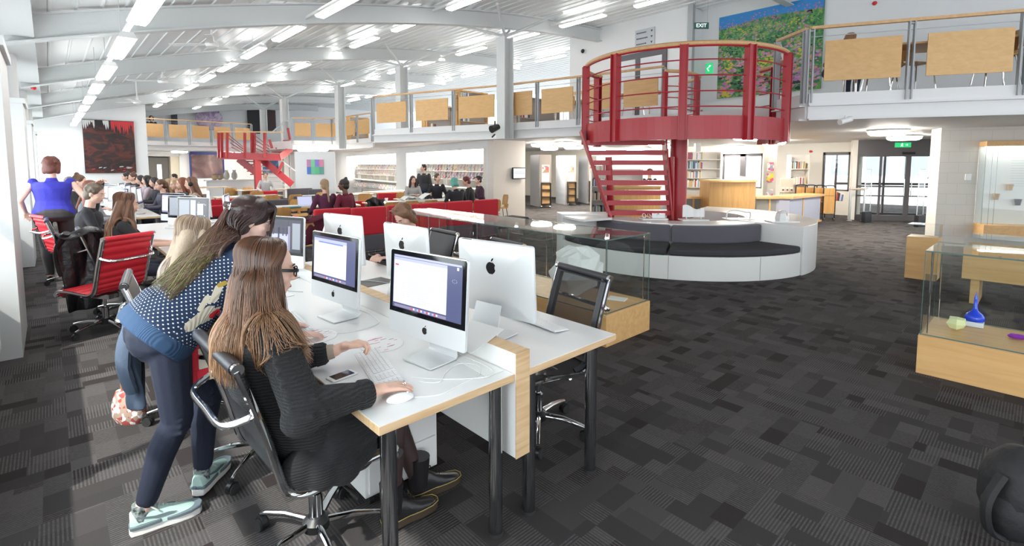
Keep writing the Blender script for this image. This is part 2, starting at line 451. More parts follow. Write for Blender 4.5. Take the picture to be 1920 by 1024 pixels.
# railing panels: posts, oak infill boards, oak handrail.  each straight run is one thing
def railing(pts, n, lab, last=True, rails=False, h=1.02):
    A0 = V(pts[0]); t = thing('gallery_railing', lab, 'railing', (A0.x, A0.y, SL1), group='gallery railings')
    for A, B, m in zip(pts[:-1], pts[1:], n):
        A, B = V((*A, 0)), V((*B, 0)); d = (B - A); L = d.length; d.normalize(); nrm = V((d.y, -d.x, 0)); nrm = nrm if nrm.dot(-A) > 0 else -nrm
        for k in range(m + 1):
            p = A + d * (L * k / m); q = MB()
            for s_ in (-.033, .033):
                q.bar(p + nrm * .07 + d * s_ + V((0, 0, 2.66)), p + nrm * .07 + d * s_ + V((0, 0, SL1 + h)), .018, .08, up=nrm)
            q.bar(p + nrm * .07 - d * .04 + V((0, 0, SL1 + h - .03)), p + nrm * .07 + d * .04 + V((0, 0, SL1 + h - .03)), .05, .02)
            q.build('post', STEEL, t, world=True, ang=0)
            if k < m and not rails:
                a = p + d * (L / m * .14); b2 = p + d * (L / m * .90); q = MB()
                q.bar(a + nrm * .125 + V((0, 0, SL1 + .50)), b2 + nrm * .125 + V((0, 0, SL1 + .50)), .022, .62)
                q.build('infill_board', wood('oak_board_%d' % (k % 3), [(.62, .37, .15), (.66, .40, .17), (.63, .38, .15)][k % 3], [(.70, .43, .19), (.74, .47, .21), (.70, .43, .18)][k % 3], 2 if abs(d.x) < 0 else (0 if abs(d.x) > .6 else 1)), t, world=True, ang=0)
            if k < m:
                q = MB()
                for z in ((.2, .4, .6, .8) if rails else (.9,)):
                    q.bar(p + nrm * .07 + V((0, 0, SL1 + z)), p + d * (L / m) + nrm * .07 + V((0, 0, SL1 + z)), .01, .01)
                q.build('wire_rail', STEEL, t, world=True, ang=0)
        q = MB(); q.bar(A + nrm * .07 + V((0, 0, SL1 + h + .02)), B + nrm * .07 + V((0, 0, SL1 + h + .02)), .065, .045)
        q.build('handrail', OAKRAIL, t, world=True, ang=0)
    return t
railing([EDGE[0], EDGE[1]], [5], 'oak panelled railing of the far gallery beyond the small red stair')
railing([EDGE[3], EDGE[4]], [2], 'short two-panel oak railing beside the far red stair')
railing([EDGE[4], EDGE[5]], [3], 'oak panelled railing receding behind the second gallery column')
railing([EDGE[6], EDGE[7]], [3], 'three-panel oak railing above the magazine shelves')
railing([EDGE[7], EDGE[8], EDGE[9]], [2, 2], 'oak panelled railing between the tall column and the red round landing')
railing([EDGE[12], EDGE[13], (11.9, -2.8)], [2, 2], 'oak panelled railing at the top right of the picture')
railing([EDGE[11], EDGE[12]], [1], 'short grey barred railing at the head of the round red stair', rails=True)

# columns with branching tree heads
def tree_column(x, y, z0, lab):
    zt = 5.0 if y < 25 else 4.9
    t = thing('column', lab, 'column', (x, y, z0), group='grey columns with branching heads')
    q = MB(); q.box(-.16, -.16, 0, -.13, .16, zt - z0); q.box(.13, -.16, 0, .16, .16, zt - z0); q.box(-.14, -.02, 0, .14, .02, zt - z0)
    q.build('shaft', LSTEEL, t, ang=0)
    q = MB(); q.ell((0, 0, zt - z0 + .07), (.09, .09, .08)); q.build('node', LSTEEL, t)
    for dx, dy in ((-1.15, -1.0), (-1.15, 1.0), (1.15, -1.0), (1.15, 1.0)):
        q = MB(); q.cyl((dx * .03, dy * .03, zt - z0 + .05), (dx, dy, ceil_z(x + dx) - z0 - .12), .035, 10); q.build('branch', LSTEEL, t)
tree_column(8.97, 9.9, 2.36, 'tall grey steel column with branching head in front of the gallery corner')
tree_column(9.0, 15.2, SL1, 'grey column with branching head rising behind the oak panels')
tree_column(9.2, 20.6, 2.36, 'grey column with branching head at the corner near the far red stair')
tree_column(8.7, 25.9, 0, 'far grey column standing next to the small red stair')
tree_column(9.3, 31.2, SL1, 'most distant column with branching head, by the dark canvases')

# ------------------------------------------------------------------ rooms under the gallery
WARM = mat('warm_white_paint', (.82, .79, .73), .65)
# block wall on the right carrying the display cabinet
dW = V((1.07, -2.30, 0)).normalized(); W0 = V((13.40, 1.50, 0)); W1 = W0 + dW * 6
q = MB(); a, b2 = W0, W1; nn = V((-dW.y, dW.x, 0)) * .5
nn = nn if nn.x > 0 else -nn
q.prism([(a.x, a.y), (b2.x, b2.y), (b2.x + nn.x, b2.y + nn.y), (a.x + nn.x, a.y + nn.y)], 0, SL0)
BLOCK = mat('cream_blockwork', (.68, .65, .60), .7)
n_, l_ = nodes_of(BLOCK); br = n_.new('ShaderNodeTexBrick'); tcx = n_.new('ShaderNodeTexCoord'); mpx = n_.new('ShaderNodeMapping'); mpx.inputs['Rotation'].default_value = (PI / 2, 0, 0)
br.inputs['Scale'].default_value = 1; br.inputs['Brick Width'].default_value = .44; br.inputs['Row Height'].default_value = .215; br.inputs['Mortar Size'].default_value = .004
for nm, c in (('Color1', (.68, .65, .60, 1)), ('Color2', (.66, .63, .58, 1)), ('Mortar', (.56, .53, .49, 1))): br.inputs[nm].default_value = c
sx_ = n_.new('ShaderNodeSeparateXYZ'); cx_ = n_.new('ShaderNodeCombineXYZ'); ad_ = n_.new('ShaderNodeMath'); ad_.operation = 'SUBTRACT'
l_.new(tcx.outputs['Object'], sx_.inputs[0]); l_.new(sx_.outputs[0], ad_.inputs[0]); l_.new(sx_.outputs[1], ad_.inputs[1]); l_.new(ad_.outputs[0], cx_.inputs[0]); l_.new(sx_.outputs[2], cx_.inputs[1])
l_.new(cx_.outputs[0], br.inputs['Vector']); l_.new(br.outputs[0], n_['Principled BSDF'].inputs['Base Color'])
struct(q.build('wall_right', BLOCK, ang=0))
# far ground-floor wall with windows at x = 19.3 and the entrance screen
q = MB(); X0 = 19.3
def wseg(q, y0, y1, z0, z1): q.box(X0, y0, z0, X0 + .2, y1, z1)
ww = [(7.2, 8.65), (4.45, 5.15)]
ys = [26, 8.65, 7.2, 5.15, 4.45, 4.1]
wseg(q, 8.65, 26, 0, SL0); wseg(q, 7.15, 8.65, 0, .8); wseg(q, 7.15, 8.65, 2.1, SL0); wseg(q, 5.2, 7.15, 0, SL0); wseg(q, 4.4, 5.2, 0, .8); wseg(q, 4.4, 5.2, 2.1, SL0); wseg(q, 4.1, 4.4, 0, SL0)
struct(q.build('wall_entrance', WARM, ang=0))
DARKFR = mat('dark_grey_frame', (.10, .095, .105), .4)
OUT = mat('pale_paving_outside', (.75, .76, .78), .7)
for k, (y0, y1) in enumerate(((7.15, 8.65), (4.4, 5.2))):
    q = MB()
    for y in ((y0, (y0 + y1) / 2 - .12, y1 - .06) if k == 0 else (y0, y1 - .06)): q.box(X0 + .05, y, .8, X0 + .12, y + (.2 if 0 < y - y0 < y1 - y0 - .1 else .06), 2.1)
    for z in (.8, 2.0): q.box(X0 + .05, y0, z, X0 + .12, y1, z + (.1 if z > 1 else .05))
    f = q.build('window_%d' % (10 + k), DARKFR, ang=0); struct(f)
    MB().box(X0 + .08, y0, .8, X0 + .09, y1, 2.1).build('pane', GLASS, f, ang=0)
# entrance doors
A = V((18.0, 3.95, 0)); B = V((19.35, 1.6, 0)); d = (B - A).normalized(); L = (B - A).length
Md = Matrix.Translation(A) @ Matrix.Rotation(math.atan2(d.y, d.x), 4, 'Z')
q = MB(); q.box(-.12, -.1, 0, 0, .1, SL0, Md); q.prism([(A.x, A.y), (19.3, 4.15), (19.4, 4.25), (A.x - .1, A.y + .1)], 0, SL0)
struct(q.build('wall_porch', WARM, ang=0))
q = MB(); q.box(0, -.05, 2.02, L, .15, SL0, Md)
for x, w_ in ((0, .07), (.62, .05), (1.27, .06), (1.33, .06), (2.0, .05), (L - .06, .06)): q.box(x, -.03, 0, x + w_, .03, 2.02, Md)
for z, h_ in ((.0, .16), (.72, .04), (1.0, .05), (1.92, .1)): q.box(0, -.03, z, L, .03, z + h_, Md)
dr = q.build('door_1', DARKFR, ang=0); struct(dr)
MB().box(0, 0, .1, L, .008, 2.0, Md).build('pane', GLASS, dr, ang=0)
q = MB(); q.cyl((1.24, -.07, .75), (1.24, -.07, 1.25), .013, 8, M=Md); q.cyl((1.42, -.07, .75), (1.42, -.07, 1.25), .013, 8, M=Md); q.build('door_handle', CHROME, dr)
q = MB(); q.box(1.15, -.12, 1.98, 1.45, -.05, 2.05, Md); q.build('door_sensor', BLACKP, dr, ang=0)
# porch beyond the doors: a second glazed screen and a pale street
q = MB()
for x in (0, .7, 1.4, 2.1, 2.8): q.box(x, 1.9, 0, x + .06, 1.97, 2.2, Md)
for z in (0, 1.0, 2.1): q.box(0, 1.9, z, 2.86, 1.97, z + .08, Md)
struct(q.build('trim_60', DARKFR, ang=0))
struct(MB().box(19.6, -12, -.12, 45, 20, -.02).build('ground_outside', OUT, ang=0))
FAR = mat('hazy_facade', (.62, .64, .66), .8)
q = MB(); q.box(40, -8, 0, 40.5, 14, 5)
t = thing('building', 'pale building across the street, seen through the entrance doors', 'building', (40, 3, 0)); q.build('facade', FAR, t, world=True, ang=0)
q = MB()
for y in range(-7, 13, 2): q.box(39.95, y, 1.0, 40, y + 1.2, 2.4)
q.build('window_row', mat('grey_glass', (.25, .3, .34), .2), t, world=True, ang=0)
# far ground-floor walls
q = MB(); q.box(13.2, 27.0, 0, 13.35, 34, SL0); q.box(16.5, 26, 0, 26, 26.2, SL0); struct(q.build('wall_back_lower', WHITE, ang=0))
# white wall with the door under the far gallery
q = MB(); q.box(3.2, 33.0, 0, 3.7, 33.15, SL0); q.box(5.35, 33.0, 0, 13.3, 33.15, SL0); q.box(3.2, 33.0, 2.15, 5.4, 33.15, SL0)
struct(q.build('wall_far_lower', WHITE, ang=0))
DOORG = mat('grey_door_paint', (.20, .19, .18), .5)
q = MB(); q.box(3.75, 33.6, 0, 4.95, 33.66, 2.1); dd = q.build('door_2', DOORG, ang=0); struct(dd)
MB().box(4.4, 33.58, .9, 4.6, 33.605, 1.7).build('vision_panel', mat('bright_door_glass', (.9, .92, .95), .2, emit=((.9, .95, 1), 1.2)), dd, ang=0)
q = MB(); q.box(4.95, 33.1, 0, 5.35, 33.7, SL0); struct(q.build('wall_recess', mat('warm_recess_paint', (.78, .72, .58), .6), ang=0))

# upper walls behind the gallery on the right
q = MB(); q.box(13.0, 6.85, SL1, 13.7, 11.1, ceil_z(13)); struct(q.build('wall_gallery', WHITE, ang=0))
q = MB(); q.box(13.7, -4, SL1, 13.9, 11.0, 6.4); struct(q.build('wall_gallery_right', WHITE, ang=0))
struct(MB().box(12.92, 6.72, SL1, 13.06, 6.87, 6.0).build('trim_61', STEEL, ang=0))
# dark double door in the gallery wall
q = MB(); q.box(12.94, 7.5, SL1, 13.0, 9.35, 4.98)
dr = q.build('door_3', DARKFR, ang=0); struct(dr)
q = MB(); q.box(12.92, 7.62, SL1 + .1, 12.94, 8.32, 4.8); q.box(12.92, 8.5, SL1 + .1, 12.94, 9.22, 4.8); q.build('door_leaf', mat('pale_glazed_leaf', (.72, .74, .78), .3), dr, ang=0)
# ------------------------------------------------------------------ suspended light rows
def luminaire(L=1.5, w_=.20):
    t = thing('ceiling_light', 'x', 'ceiling light', group='suspended strip lights')
    q = MB(); q.prism([(-w_ / 2, 0), (w_ / 2, 0), (w_ / 2 * .62, .075), (-w_ / 2 * .62, .075)], 0, L, Matrix.Rotation(PI / 2, 4, 'X') @ Matrix.Translation((0, 0, -L / 2)))
    q.build('housing', LAM, t, ang=0)
    q = MB(); q.prism([(-w_ / 2 * .95, -.001), (w_ / 2 * .95, -.001), (w_ / 2 * .7, -.03), (-w_ / 2 * .7, -.03)], 0, L * .985, Matrix.Rotation(PI / 2, 4, 'X') @ Matrix.Translation((0, 0, -L * .985 / 2)))
    q.build('diffuser', TUBEM, t, ang=0)
    q = MB(); q.box(-w_ * .25, -L * .48, .0755, w_ * .25, L * .48, .079); q.build('added_uplight', mat('added_uplight_glow', (1, 1, 1), .5, emit=((1, .99, .97), 16.0)), t, ang=0)  # glowing strip added on the housing top to brighten the ceiling
    return t
LUM = luminaire(); first = True
rows = [('first row from the windows', .8, 3.23, [6.17 + 2.4 * k - 2.4 for k in range(10)], .75), ('second row from the windows', 3.78, 4.38, [8.47 + 2.4 * k for k in range(9)], .5),
        ('third row from the windows', 6.7, 5.12, [8.5 + 2.41 * k for k in range(12)], .4), ('fourth row, passing the tall column', 10.67, 5.52, [6.3 + 2.4 * k for k in range(9)], .4),
        ('fifth row, over the gallery shelves', 14.3, 5.76, [10.8 + 2.4 * k for k in range(9)], .3)]
for nm, x, z, ys, hang in rows:
    for k, y in enumerate(ys):
        lb = 'suspended white strip light, %s, %s' % (nm, ['nearest the camera', 'second nearest', 'third nearest', 'fourth nearest', 'fifth nearest', 'sixth nearest', 'seventh nearest', 'eighth nearest', 'ninth nearest', 'tenth nearest', 'eleventh nearest', 'farthest'][k])
        if first: LUM.location = (x, y, z); LUM['label'] = lb; first = False
        else: dup(LUM, (x, y, z), label=lb)
    t = thing('light_track', 'thin white track carrying the ' + nm.replace(', ', ' ').replace('row', 'row of strip lights'), 'light track', (x, ys[0], z + .1), group='light tracks')
    q = MB(); q.bar((x, ys[0] - .9, z + .105), (x, ys[-1] + .9, z + .105), .05, .05); q.build('rail', LAM, t, world=True, ang=0)
    yy = ys[0]
    while yy <= ys[-1]: q = MB(); q.cyl((x, yy, z + .12), (x, yy, ceil_z(x) - .01), .004, 5); q.build('hanger', STEEL, t, world=True); yy += 2.4
# ceiling fans
def fan(x, y, lab, a0):
    zc = ceil_z(x) - .01; zf = aty(397, 83, 11).z if y < 12 else (3.80 if y < 18 else 3.68)
    t = thing('ceiling_fan', lab, 'ceiling fan', (x, y, zf), a0, group='white three-blade ceiling fans')
    q = MB(); q.cyl((0, 0, .06), (0, 0, zc - zf), .016, 10); q.build('downrod', LAM, t)
    q = MB(); q.lathe([(.02, -.07), (.10, -.05), (.12, 0), (.10, .04), (.04, .07), (.03, .16)]); q.build('motor', LAM, t)
    for k in range(3):
        a = 2 * PI * k / 3; q = MB(); q.prism([(.09, -.02), (.22, -.05), (.80, -.065), (.82, .05), (.22, .045), (.09, .02)], -.004, .004, Matrix.Rotation(a, 4, 'Z') @ Matrix.Rotation(.15, 4, 'X'))
        q.build('blade', LAM, t, ang=0)
fan(2.41, 11, 'white three-blade ceiling fan nearest the camera', .25)
fan(2.25, 15.5, 'white ceiling fan, middle one of three', .5)
fan(2.19, 20, 'white ceiling fan farthest away, in front of the gable wall', .1)
# round lamps under the gallery
t = thing('ceiling_lamp', 'x', 'ceiling lamp', group='glowing lamps under the gallery')
MB().lathe([(.02, 0), (.36, 0), (.36, -.05), (.30, -.09), (.02, -.10)], n=8).build('shade', HALO, t, ang=20)
MB().lathe([(.02, .02), (.38, .02), (.38, -.01), (.02, -.01)], n=16).build('rim', LAM, t)
sp = [((1665, 249), 'larger one before the entrance doors'), ((1695, 259), 'second one before the entrance doors'), ((1345, 283), 'above the oak reception desk'), ((1530, 273), 'between the door sign and the fire bell'), ((1310, 283), 'left of the desk column'),
      ((1398, 282), 'right above the reception screen'), ((1450, 268), 'directly under the red landing edge'), ((1016, 272), 'over the first book stack end'), ((1060, 270), 'over the second book stack end'), ((1075, 277), 'over the third book stack end'),
      ((573, 289), 'left one above the striped painting'), ((601, 288), 'right one above the striped painting'), ((1500, 277), 'above the leaflet stand'), ((1375, 276), 'between the column and the oak reception desk'), ((1120, 283), 'behind the upper treads of the red stair'), ((1190, 281), 'over the counter behind the red stair'), ((1030, 279), 'between the first and second book stack ends')]
added_sp = [((5.0, 30.6), 'added as fill light under the far gallery near the dark door'), ((7.6, 31.0), 'added as fill light under the far gallery before the blue-framed painting'), ((10.6, 28.5), 'added as fill light under the far gallery behind the small red stair'), ((14.4, 21.0), 'added as fill light deep under the gallery behind the magazine wall'), ((15.2, 9.0), 'added as fill light between the book stacks and the reception'), ((17.4, 10.2), 'added as fill light far back behind the book shelves'), ((13.0, 5.2), 'added as fill light under the gallery behind the red stair pole')]  # extra lamps added to brighten the dim areas under the gallery
for k, (p, lb) in enumerate(sp + added_sp):
    z = SL0 - .03; c = atz(p[0], p[1] if p[1] < 283 else 281, z - .04) if k < len(sp) else V((p[0], p[1], z))
    if k < len(sp) and (c.y > 32 or c.x > 24): c = atd(p[0], p[1], 22)
    o = t if k == 0 else dup(t, (0, 0, 0))
    o.location = (c.x, c.y, z); o['label'] = 'glowing shallow ceiling lamp, ' + lb
# ------------------------------------------------------------------ red round stair
ST = V((8.52, 4.63, 0)); RR = 1.71
PZ = 2.30
t = thing('spiral_landing_stair', 'large red steel stair with round landing, central pole and oak handrail', 'staircase', (ST.x, ST.y, 0))
q = MB(); q.cyl((ST.x, ST.y, 0), (ST.x, ST.y, PZ - .05), .155, 28); q.build('pole', REDST, t, world=True)
q = MB(); q.cyl((ST.x, ST.y, PZ - .05), (ST.x, ST.y, PZ), RR - .02, 64); q.build('landing_plate', REDST, t, world=True)
def pc(a, r=RR, z=0): return V((ST.x + r * math.cos(a), ST.y + r * math.sin(a), z))
cam_a = math.atan2(-ST.y, -ST.x)      # direction from pole to camera
# guard arc: open towards the upper flight (right/back) and lower flight (left/back)
g0, g1 = cam_a - 2.02, cam_a + 2.15
N_ = 60
arc = [g0 + (g1 - g0) * k / N_ for k in range(N_ + 1)]
q = MB()
for a, b2 in zip(arc[:-1], arc[1:]): q.bar(pc(a, RR, PZ - .07), pc(b2, RR, PZ - .07), .022, .35)
q.build('fascia', REDST, t, world=True)
q = MB(); q.tube([pc(a, RR + .01, PZ + 1.17) for a in arc], .038, 10, flat=.8); q.build('handrail', OAKRAIL, t, world=True)
q = MB(); q.tube([pc(a, RR + .01, PZ + 1.13) for a in arc], .02, 6); q.build('handrail_flat', REDST, t, world=True)
for z in (.24, .47, .70, .93):
    q = MB(); q.tube([pc(a, RR, PZ + z) for a in arc], .011, 6); q.build('rail', REDST, t, world=True)
for a in (cam_a - 1.95, cam_a - 1.25, cam_a - .62, cam_a + .02, cam_a + .60, cam_a + 1.22, cam_a + 1.9):
    q = MB(); c = pc(a, RR + .02, 0); rad = (pc(a, 1, 0) - V((ST.x, ST.y, 0))); tan = V((-rad.y, rad.x, 0))
    for s_ in (-.055, .055): q.bar(c + tan * s_ + V((0, 0, PZ - .26)), c + tan * s_ + V((0, 0, PZ + 1.15)), .014, .12, up=rad)
    q.bar(c + rad * .02 + V((0, 0, PZ - .26)), c + rad * .02 + V((0, 0, PZ + 1.15)), .11, .012, up=rad)
    q.build('post', REDST, t, world=True, ang=0)
# inner curved guard round the stair opening
arc2 = [cam_a + .35 + 1.5 * k / 20 + 2.4 for k in range(21)]
ic = V((ST.x - .35, ST.y + .55, 0))
c1, c2 = atd(1248, 130, 8.9), atd(1312, 130, 9.6)
arcp = smoothpath([V((c1.x, c1.y, 0)), V(((c1.x + c2.x) / 2 - .12, (c1.y + c2.y) / 2 - .16, 0)), V((c2.x, c2.y, 0)), V((c2.x + .35, c2.y + .6, 0))], 8)
q = MB(); q.tube([p + V((0, 0, PZ + 1.02)) for p in arcp], .03, 8); q.build('inner_handrail', OAKRAIL, t, world=True)
for z in (.18, .36, .56, .76):
    q = MB(); q.tube([p + V((0, 0, PZ + z)) for p in arcp], .009, 6); q.build('inner_rail', REDST, t, world=True)
for p in (arcp[0], arcp[6], arcp[12], arcp[17]):
    q = MB(); q.bar(p + V((0, 0, PZ)), p + V((0, 0, PZ + 1.0)), .10, .05); q.build('inner_post', REDST, t, world=True, ang=0)
# lower flight: treads going down to the left, seen face on
TL, TR_ = atd(1100, 275, 8.9), atd(1246, 275, 8.9)
wd = V((TR_.x - TL.x, TR_.y - TL.y, 0)).normalized(); W_ = V((TR_.x - TL.x, TR_.y - TL.y, 0)).length
back = V((-wd.y, wd.x, 0)); back = back if back.dot(V((TL.x, TL.y, 0))) < 0 else -back
# flight descends towards the back-left
nT = 12
for k in range(nT):
    z = PZ - .02 - (k + 1) * .178
    c = V((TL.x, TL.y, 0)) + wd * (.075 * k * .8) + back * 0
    far = V((_g.x, _g.y, 0)) * (-.02 * k)
    a = c + far; b2 = V((TL.x, TL.y, 0)) + wd * (W_ + .012 * k) + far
    dep = V((_g.x, _g.y, 0)) * (.24)
    q = MB(); q.prism([(a.x, a.y), (b2.x, b2.y), (b2.x + dep.x, b2.y + dep.y), (a.x + dep.x, a.y + dep.y)], z - .035, z)
    q.bar(a + V((0, 0, z - .04)), b2 + V((0, 0, z - .04)), .012, .085)
    q.build('tread', REDST, t, world=True, ang=0)
def stl(k, side):
    z = PZ - .02 - (k + 1) * .178
    far = V((_g.x, _g.y, 0)) * (-.02 * k)
    p = V((TL.x, TL.y, 0)) + (wd * (.075 * k * .8 - .03) if side == 0 else wd * (W_ + .012 * k + .03)) + far
    return V((p.x, p.y, z)) + V((_g.x, _g.y, 0)) * .12
for side in (0, 1):
    q = MB(); q.bar(stl(-1, side), stl(nT - 1, side), .25, .03, up=wd); q.build('stringer', REDST, t, world=True, ang=0)
    q = MB(); q.bar(stl(8, side), stl(7, side) + V((0, 0, .95)), .03, .12); q.build('stair_post', REDST, t, world=True, ang=0)
# upper flight to the gallery
for k in range(3):
    z = PZ + .16 + k * .16; a = atd(1308 + 4 * k, 200, 10.4 + .27 * k); b2 = atd(1440 + 6 * k, 200, 10.4 + .27 * k)
    q = MB(); q.bar((a.x, a.y, z - .02), (b2.x, b2.y, z - .02), .30, .045); q.build('upper_tread', REDST, t, world=True, ang=0)
for px_ in (1306, 1446):
    a = atd(px_, 200, 10.1); b2 = atd(px_ + 10, 200, 11.3)
    q = MB(); q.bar((a.x, a.y, PZ), (b2.x, b2.y, PZ + .5), .04, .22); q.build('upper_stringer', REDST, t, world=True, ang=0)
a, b2 = atd(1462, 84, 9.3), atd(1478, 130, 8.9)
q = MB(); q.bar(a, atd(1476, 128, 9.2), .06, .05); q.build('sloping_handrail', LAM, t, world=True)
# far red stair
D_ = 23.5
t = thing('far_stair', 'small distant red steel stair with angular landing beside the far column', 'staircase', (atd(480, 330, D_).x, atd(480, 330, D_).y, 0))
def fp(x, y, D=D_): return atd(x, y, D)
def dn(p, z): return V((p.x, p.y, z))
fz = fp(440, 292).z
corner = [fp(411, 292, 23.2), fp(428, 292, 22.6), fp(525, 295, 22.9), fp(548, 278, 24.0)]
q = MB()
for a, b2 in zip(corner[:-1], corner[1:]): q.bar(a, b2, .03, .32)
q.build('fascia', REDST, t, world=True, ang=0)
q = MB(); q.prism([(p.x, p.y) for p in corner[:3]] + [(fp(535, 292, 25.5).x, fp(535, 292, 25.5).y), (fp(415, 292, 25.5).x, fp(415, 292, 25.5).y)], fz - .1, fz); q.build('landing_plate', REDST, t, world=True, ang=0)
q = MB(); q.bar(fp(408, 247, 23.2), fp(424, 247, 22.6), .06, .05); q.bar(fp(424, 247, 22.6), fp(532, 248, 22.9), .06, .05); q.build('handrail', OAKRAIL, t, world=True, ang=0)
for x, D in ((410, 23.2), (416, 22.9), (426, 22.6), (459, 22.7), (472, 24.4), (477, 24.4), (496, 22.8)):
    q = MB(); q.bar(fp(x, 249, D), fp(x, 296, D), .10, .10); q.build('post', REDST, t, world=True, ang=0)
for k in range(5):
    q = MB(); q.bar(fp(428 + k * 2, 252 + k * 8, 23.2), fp(455 + 2 * k, 275 + k * 5, 24.5), .025, .025); q.bar(fp(475, 252 + k * 8, 23.2), fp(505, 275 + k * 5, 24.5), .025, .025); q.build('rail', REDST, t, world=True, ang=0)
q = MB(); q.bar(fp(482, 300, 22.9), dn(fp(482, 300, 22.9), 0), .26, .26); q.build('pole', REDST, t, world=True, ang=0)
for a, b2 in (((447, 298), (478, 322)), ((490, 298), (548, 346))):
    q = MB(); q.bar(fp(a[0], a[1], 23.3), fp(b2[0], b2[1], 23.3), .06, .30); q.build('stringer', REDST, t, world=True, ang=0)
for k in range(7):
    x = 496 + k * 6; y = 305 + k * 7; q = MB(); q.bar(fp(x - 14, y, 23.6), fp(x + 4, y, 23.6), .3, .05); q.build('tread', LAM, t, world=True, ang=0)
for k in range(5):
    x = 452 + k * 6; y = 303 + k * 6; q = MB(); q.bar(fp(x - 4, y, 23.8), fp(x + 20, y, 23.8), .3, .05); q.build('lower_tread', REDST, t, world=True, ang=0)
for k in range(4):
    q = MB(); a = fp(512 + k * 7, 285 - 7 * k, 24.3); b2 = fp(546, 285 - 7 * k, 24.3); q.bar(a, b2, .3, .05); q.build('upper_tread', REDST, t, world=True, ang=0)
q = MB(); q.bar(fp(508, 250, 23.2), fp(533, 229, 24.3), .05, .05); q.bar(fp(533, 229, 24.3), fp(546, 226, 24.6), .05, .05); q.build('upper_rail', STEEL, t, world=True, ang=0)
for pa, pb_ in ((fp(505, 262, 23.4), fp(510, 278, 23.4)), (fp(540, 240, 24.2), fp(544, 262, 24.2)), (fp(520, 326, 23.2), fp(530, 304, 23.2)), (fp(560, 325, 23.2), fp(556, 336, 23.2))):
    q = MB(); q.bar(pa, pb_, .09, .09); q.build('brace', REDST, t, world=True, ang=0)
q = MB(); q.bar(fp(527, 300, 23.2), fp(562, 327, 23.2), .05, .04); q.build('lower_rail', STEEL, t, world=True, ang=0)
# ------------------------------------------------------------------ desks
DZ = .74
MELW = mat('white_desk_top', (.80, .80, .79), .25)
def desk_half(x0, x1, y0, y1, lab, legs, grp='white desks with plywood edges'):
    t = thing('computer_desk', lab, 'desk', (x0, y0, 0), group=grp)
    MB().box(x0, y0, DZ - .032, x1, y1, DZ).build('tabletop_edge', PLY, t, world=True, bevel=.0015)
    MB().box(x0 + .002, y0 + .002, DZ, x1 - .002, y1 - .002, DZ + .0025).build('tabletop', MELW, t, world=True, ang=0)
    for x, y in legs:
        q = MB(); q.cyl((x, y, .012), (x, y, DZ - .032), .031, 28); q.cyl((x, y, 0), (x, y, .014), .034, 24, RUBBER)
        q = MB(); q.cyl((x, y, .014), (x, y, DZ - .032), .031, 28); lg = q.build('leg', DCHROME, t, world=True)
        q = MB(); q.cyl((x, y, 0), (x, y, .014), .034, 24); q.build('foot', RUBBER, lg, world=True)
    return t
YN, YF = 1.545, 4.75
desk_half(.80, 1.455, YN, YF, 'near left run of white desk with plywood edge where the woman in glasses sits', [(.875, 1.62), (1.39, 1.60), (.9, 3.15), (.9, 4.6), (1.39, 4.6)])
desk_half(1.545, 2.215, YN, YF, 'near right run of white desk with plywood edge, computers seen from behind', [(1.60, 1.60), (2.07, 1.60), (2.12, 3.15), (2.12, 4.6), (1.6, 4.6)])
t = thing('desk_partition', 'low white partition board with plywood edge between the two near desk runs', 'partition', (1.5, YN - .005, .35))
MB().box(1.458, YN - .004, .352, 1.54, YF, .832).build('board', LAM, t, world=True, ang=0)
q = MB(); q.box(1.457, YN - .006, .832, 1.5415, YF, .8345); q.box(1.4565, YN - .008, .35, 1.5415, YN - .004, .8345); q.build('plywood_edging', PLY, t, world=True, ang=0)
t = thing('drawer_pedestal', 'low white wheeled drawer pedestal under the near desk', 'drawer unit', (1.15, 2.5, 0))
MB().box(1.02, 2.12, .07, 1.43, 2.62, .60).build('carcass', LAM, t, world=True, bevel=.004)
for k in range(3): MB().box(1.035, 2.105, .09 + k * .168, 1.415, 2.12, .245 + k * .168).build('drawer', LAM, t, world=True, bevel=.003)
for x in (1.07, 1.38):
    for y in (2.18, 2.56): q = MB(); q.cyl((x - .012, y, .03), (x + .012, y, .03), .03, 14); q.build('caster', RUBBER, t, world=True)

# ------------------------------------------------------------------ all-in-one computers
def apple_poly(s):
    P = []
    for k in range(40):
        a = PI / 2 - 2 * PI * k / 40
        r_ = .40 * (1 - .10 * math.exp(-((a - PI / 2) ** 2) / .09) - .07 * math.exp(-(((a + PI / 2 + PI) % (2 * PI) - PI) ** 2) / .05))
        x, z = r_ * math.cos(a) * 1.02, r_ * math.sin(a) * 1.0
        x *= 1 - .16 * max(0, -z / .4)
        dx, dz = x - .50, z - .05
        dd = math.hypot(dx, dz)
        if dd < .20: x, z = .50 + dx / dd * .20, .05 + dz / dd * .20
        P.append((x * s, (z - .08) * s))
    leaf = [(0.0, .33), (.03, .45), (.10, .54), (.20, .58), (.18, .47), (.11, .38)]
    return P, [(a * s, b * s) for a, b in leaf]
GLOSSK = mat('black_screen_bezel', (.008, .008, .010), .08)
LOGOM = mat('dark_logo_mark', (.015, .015, .017), .2)
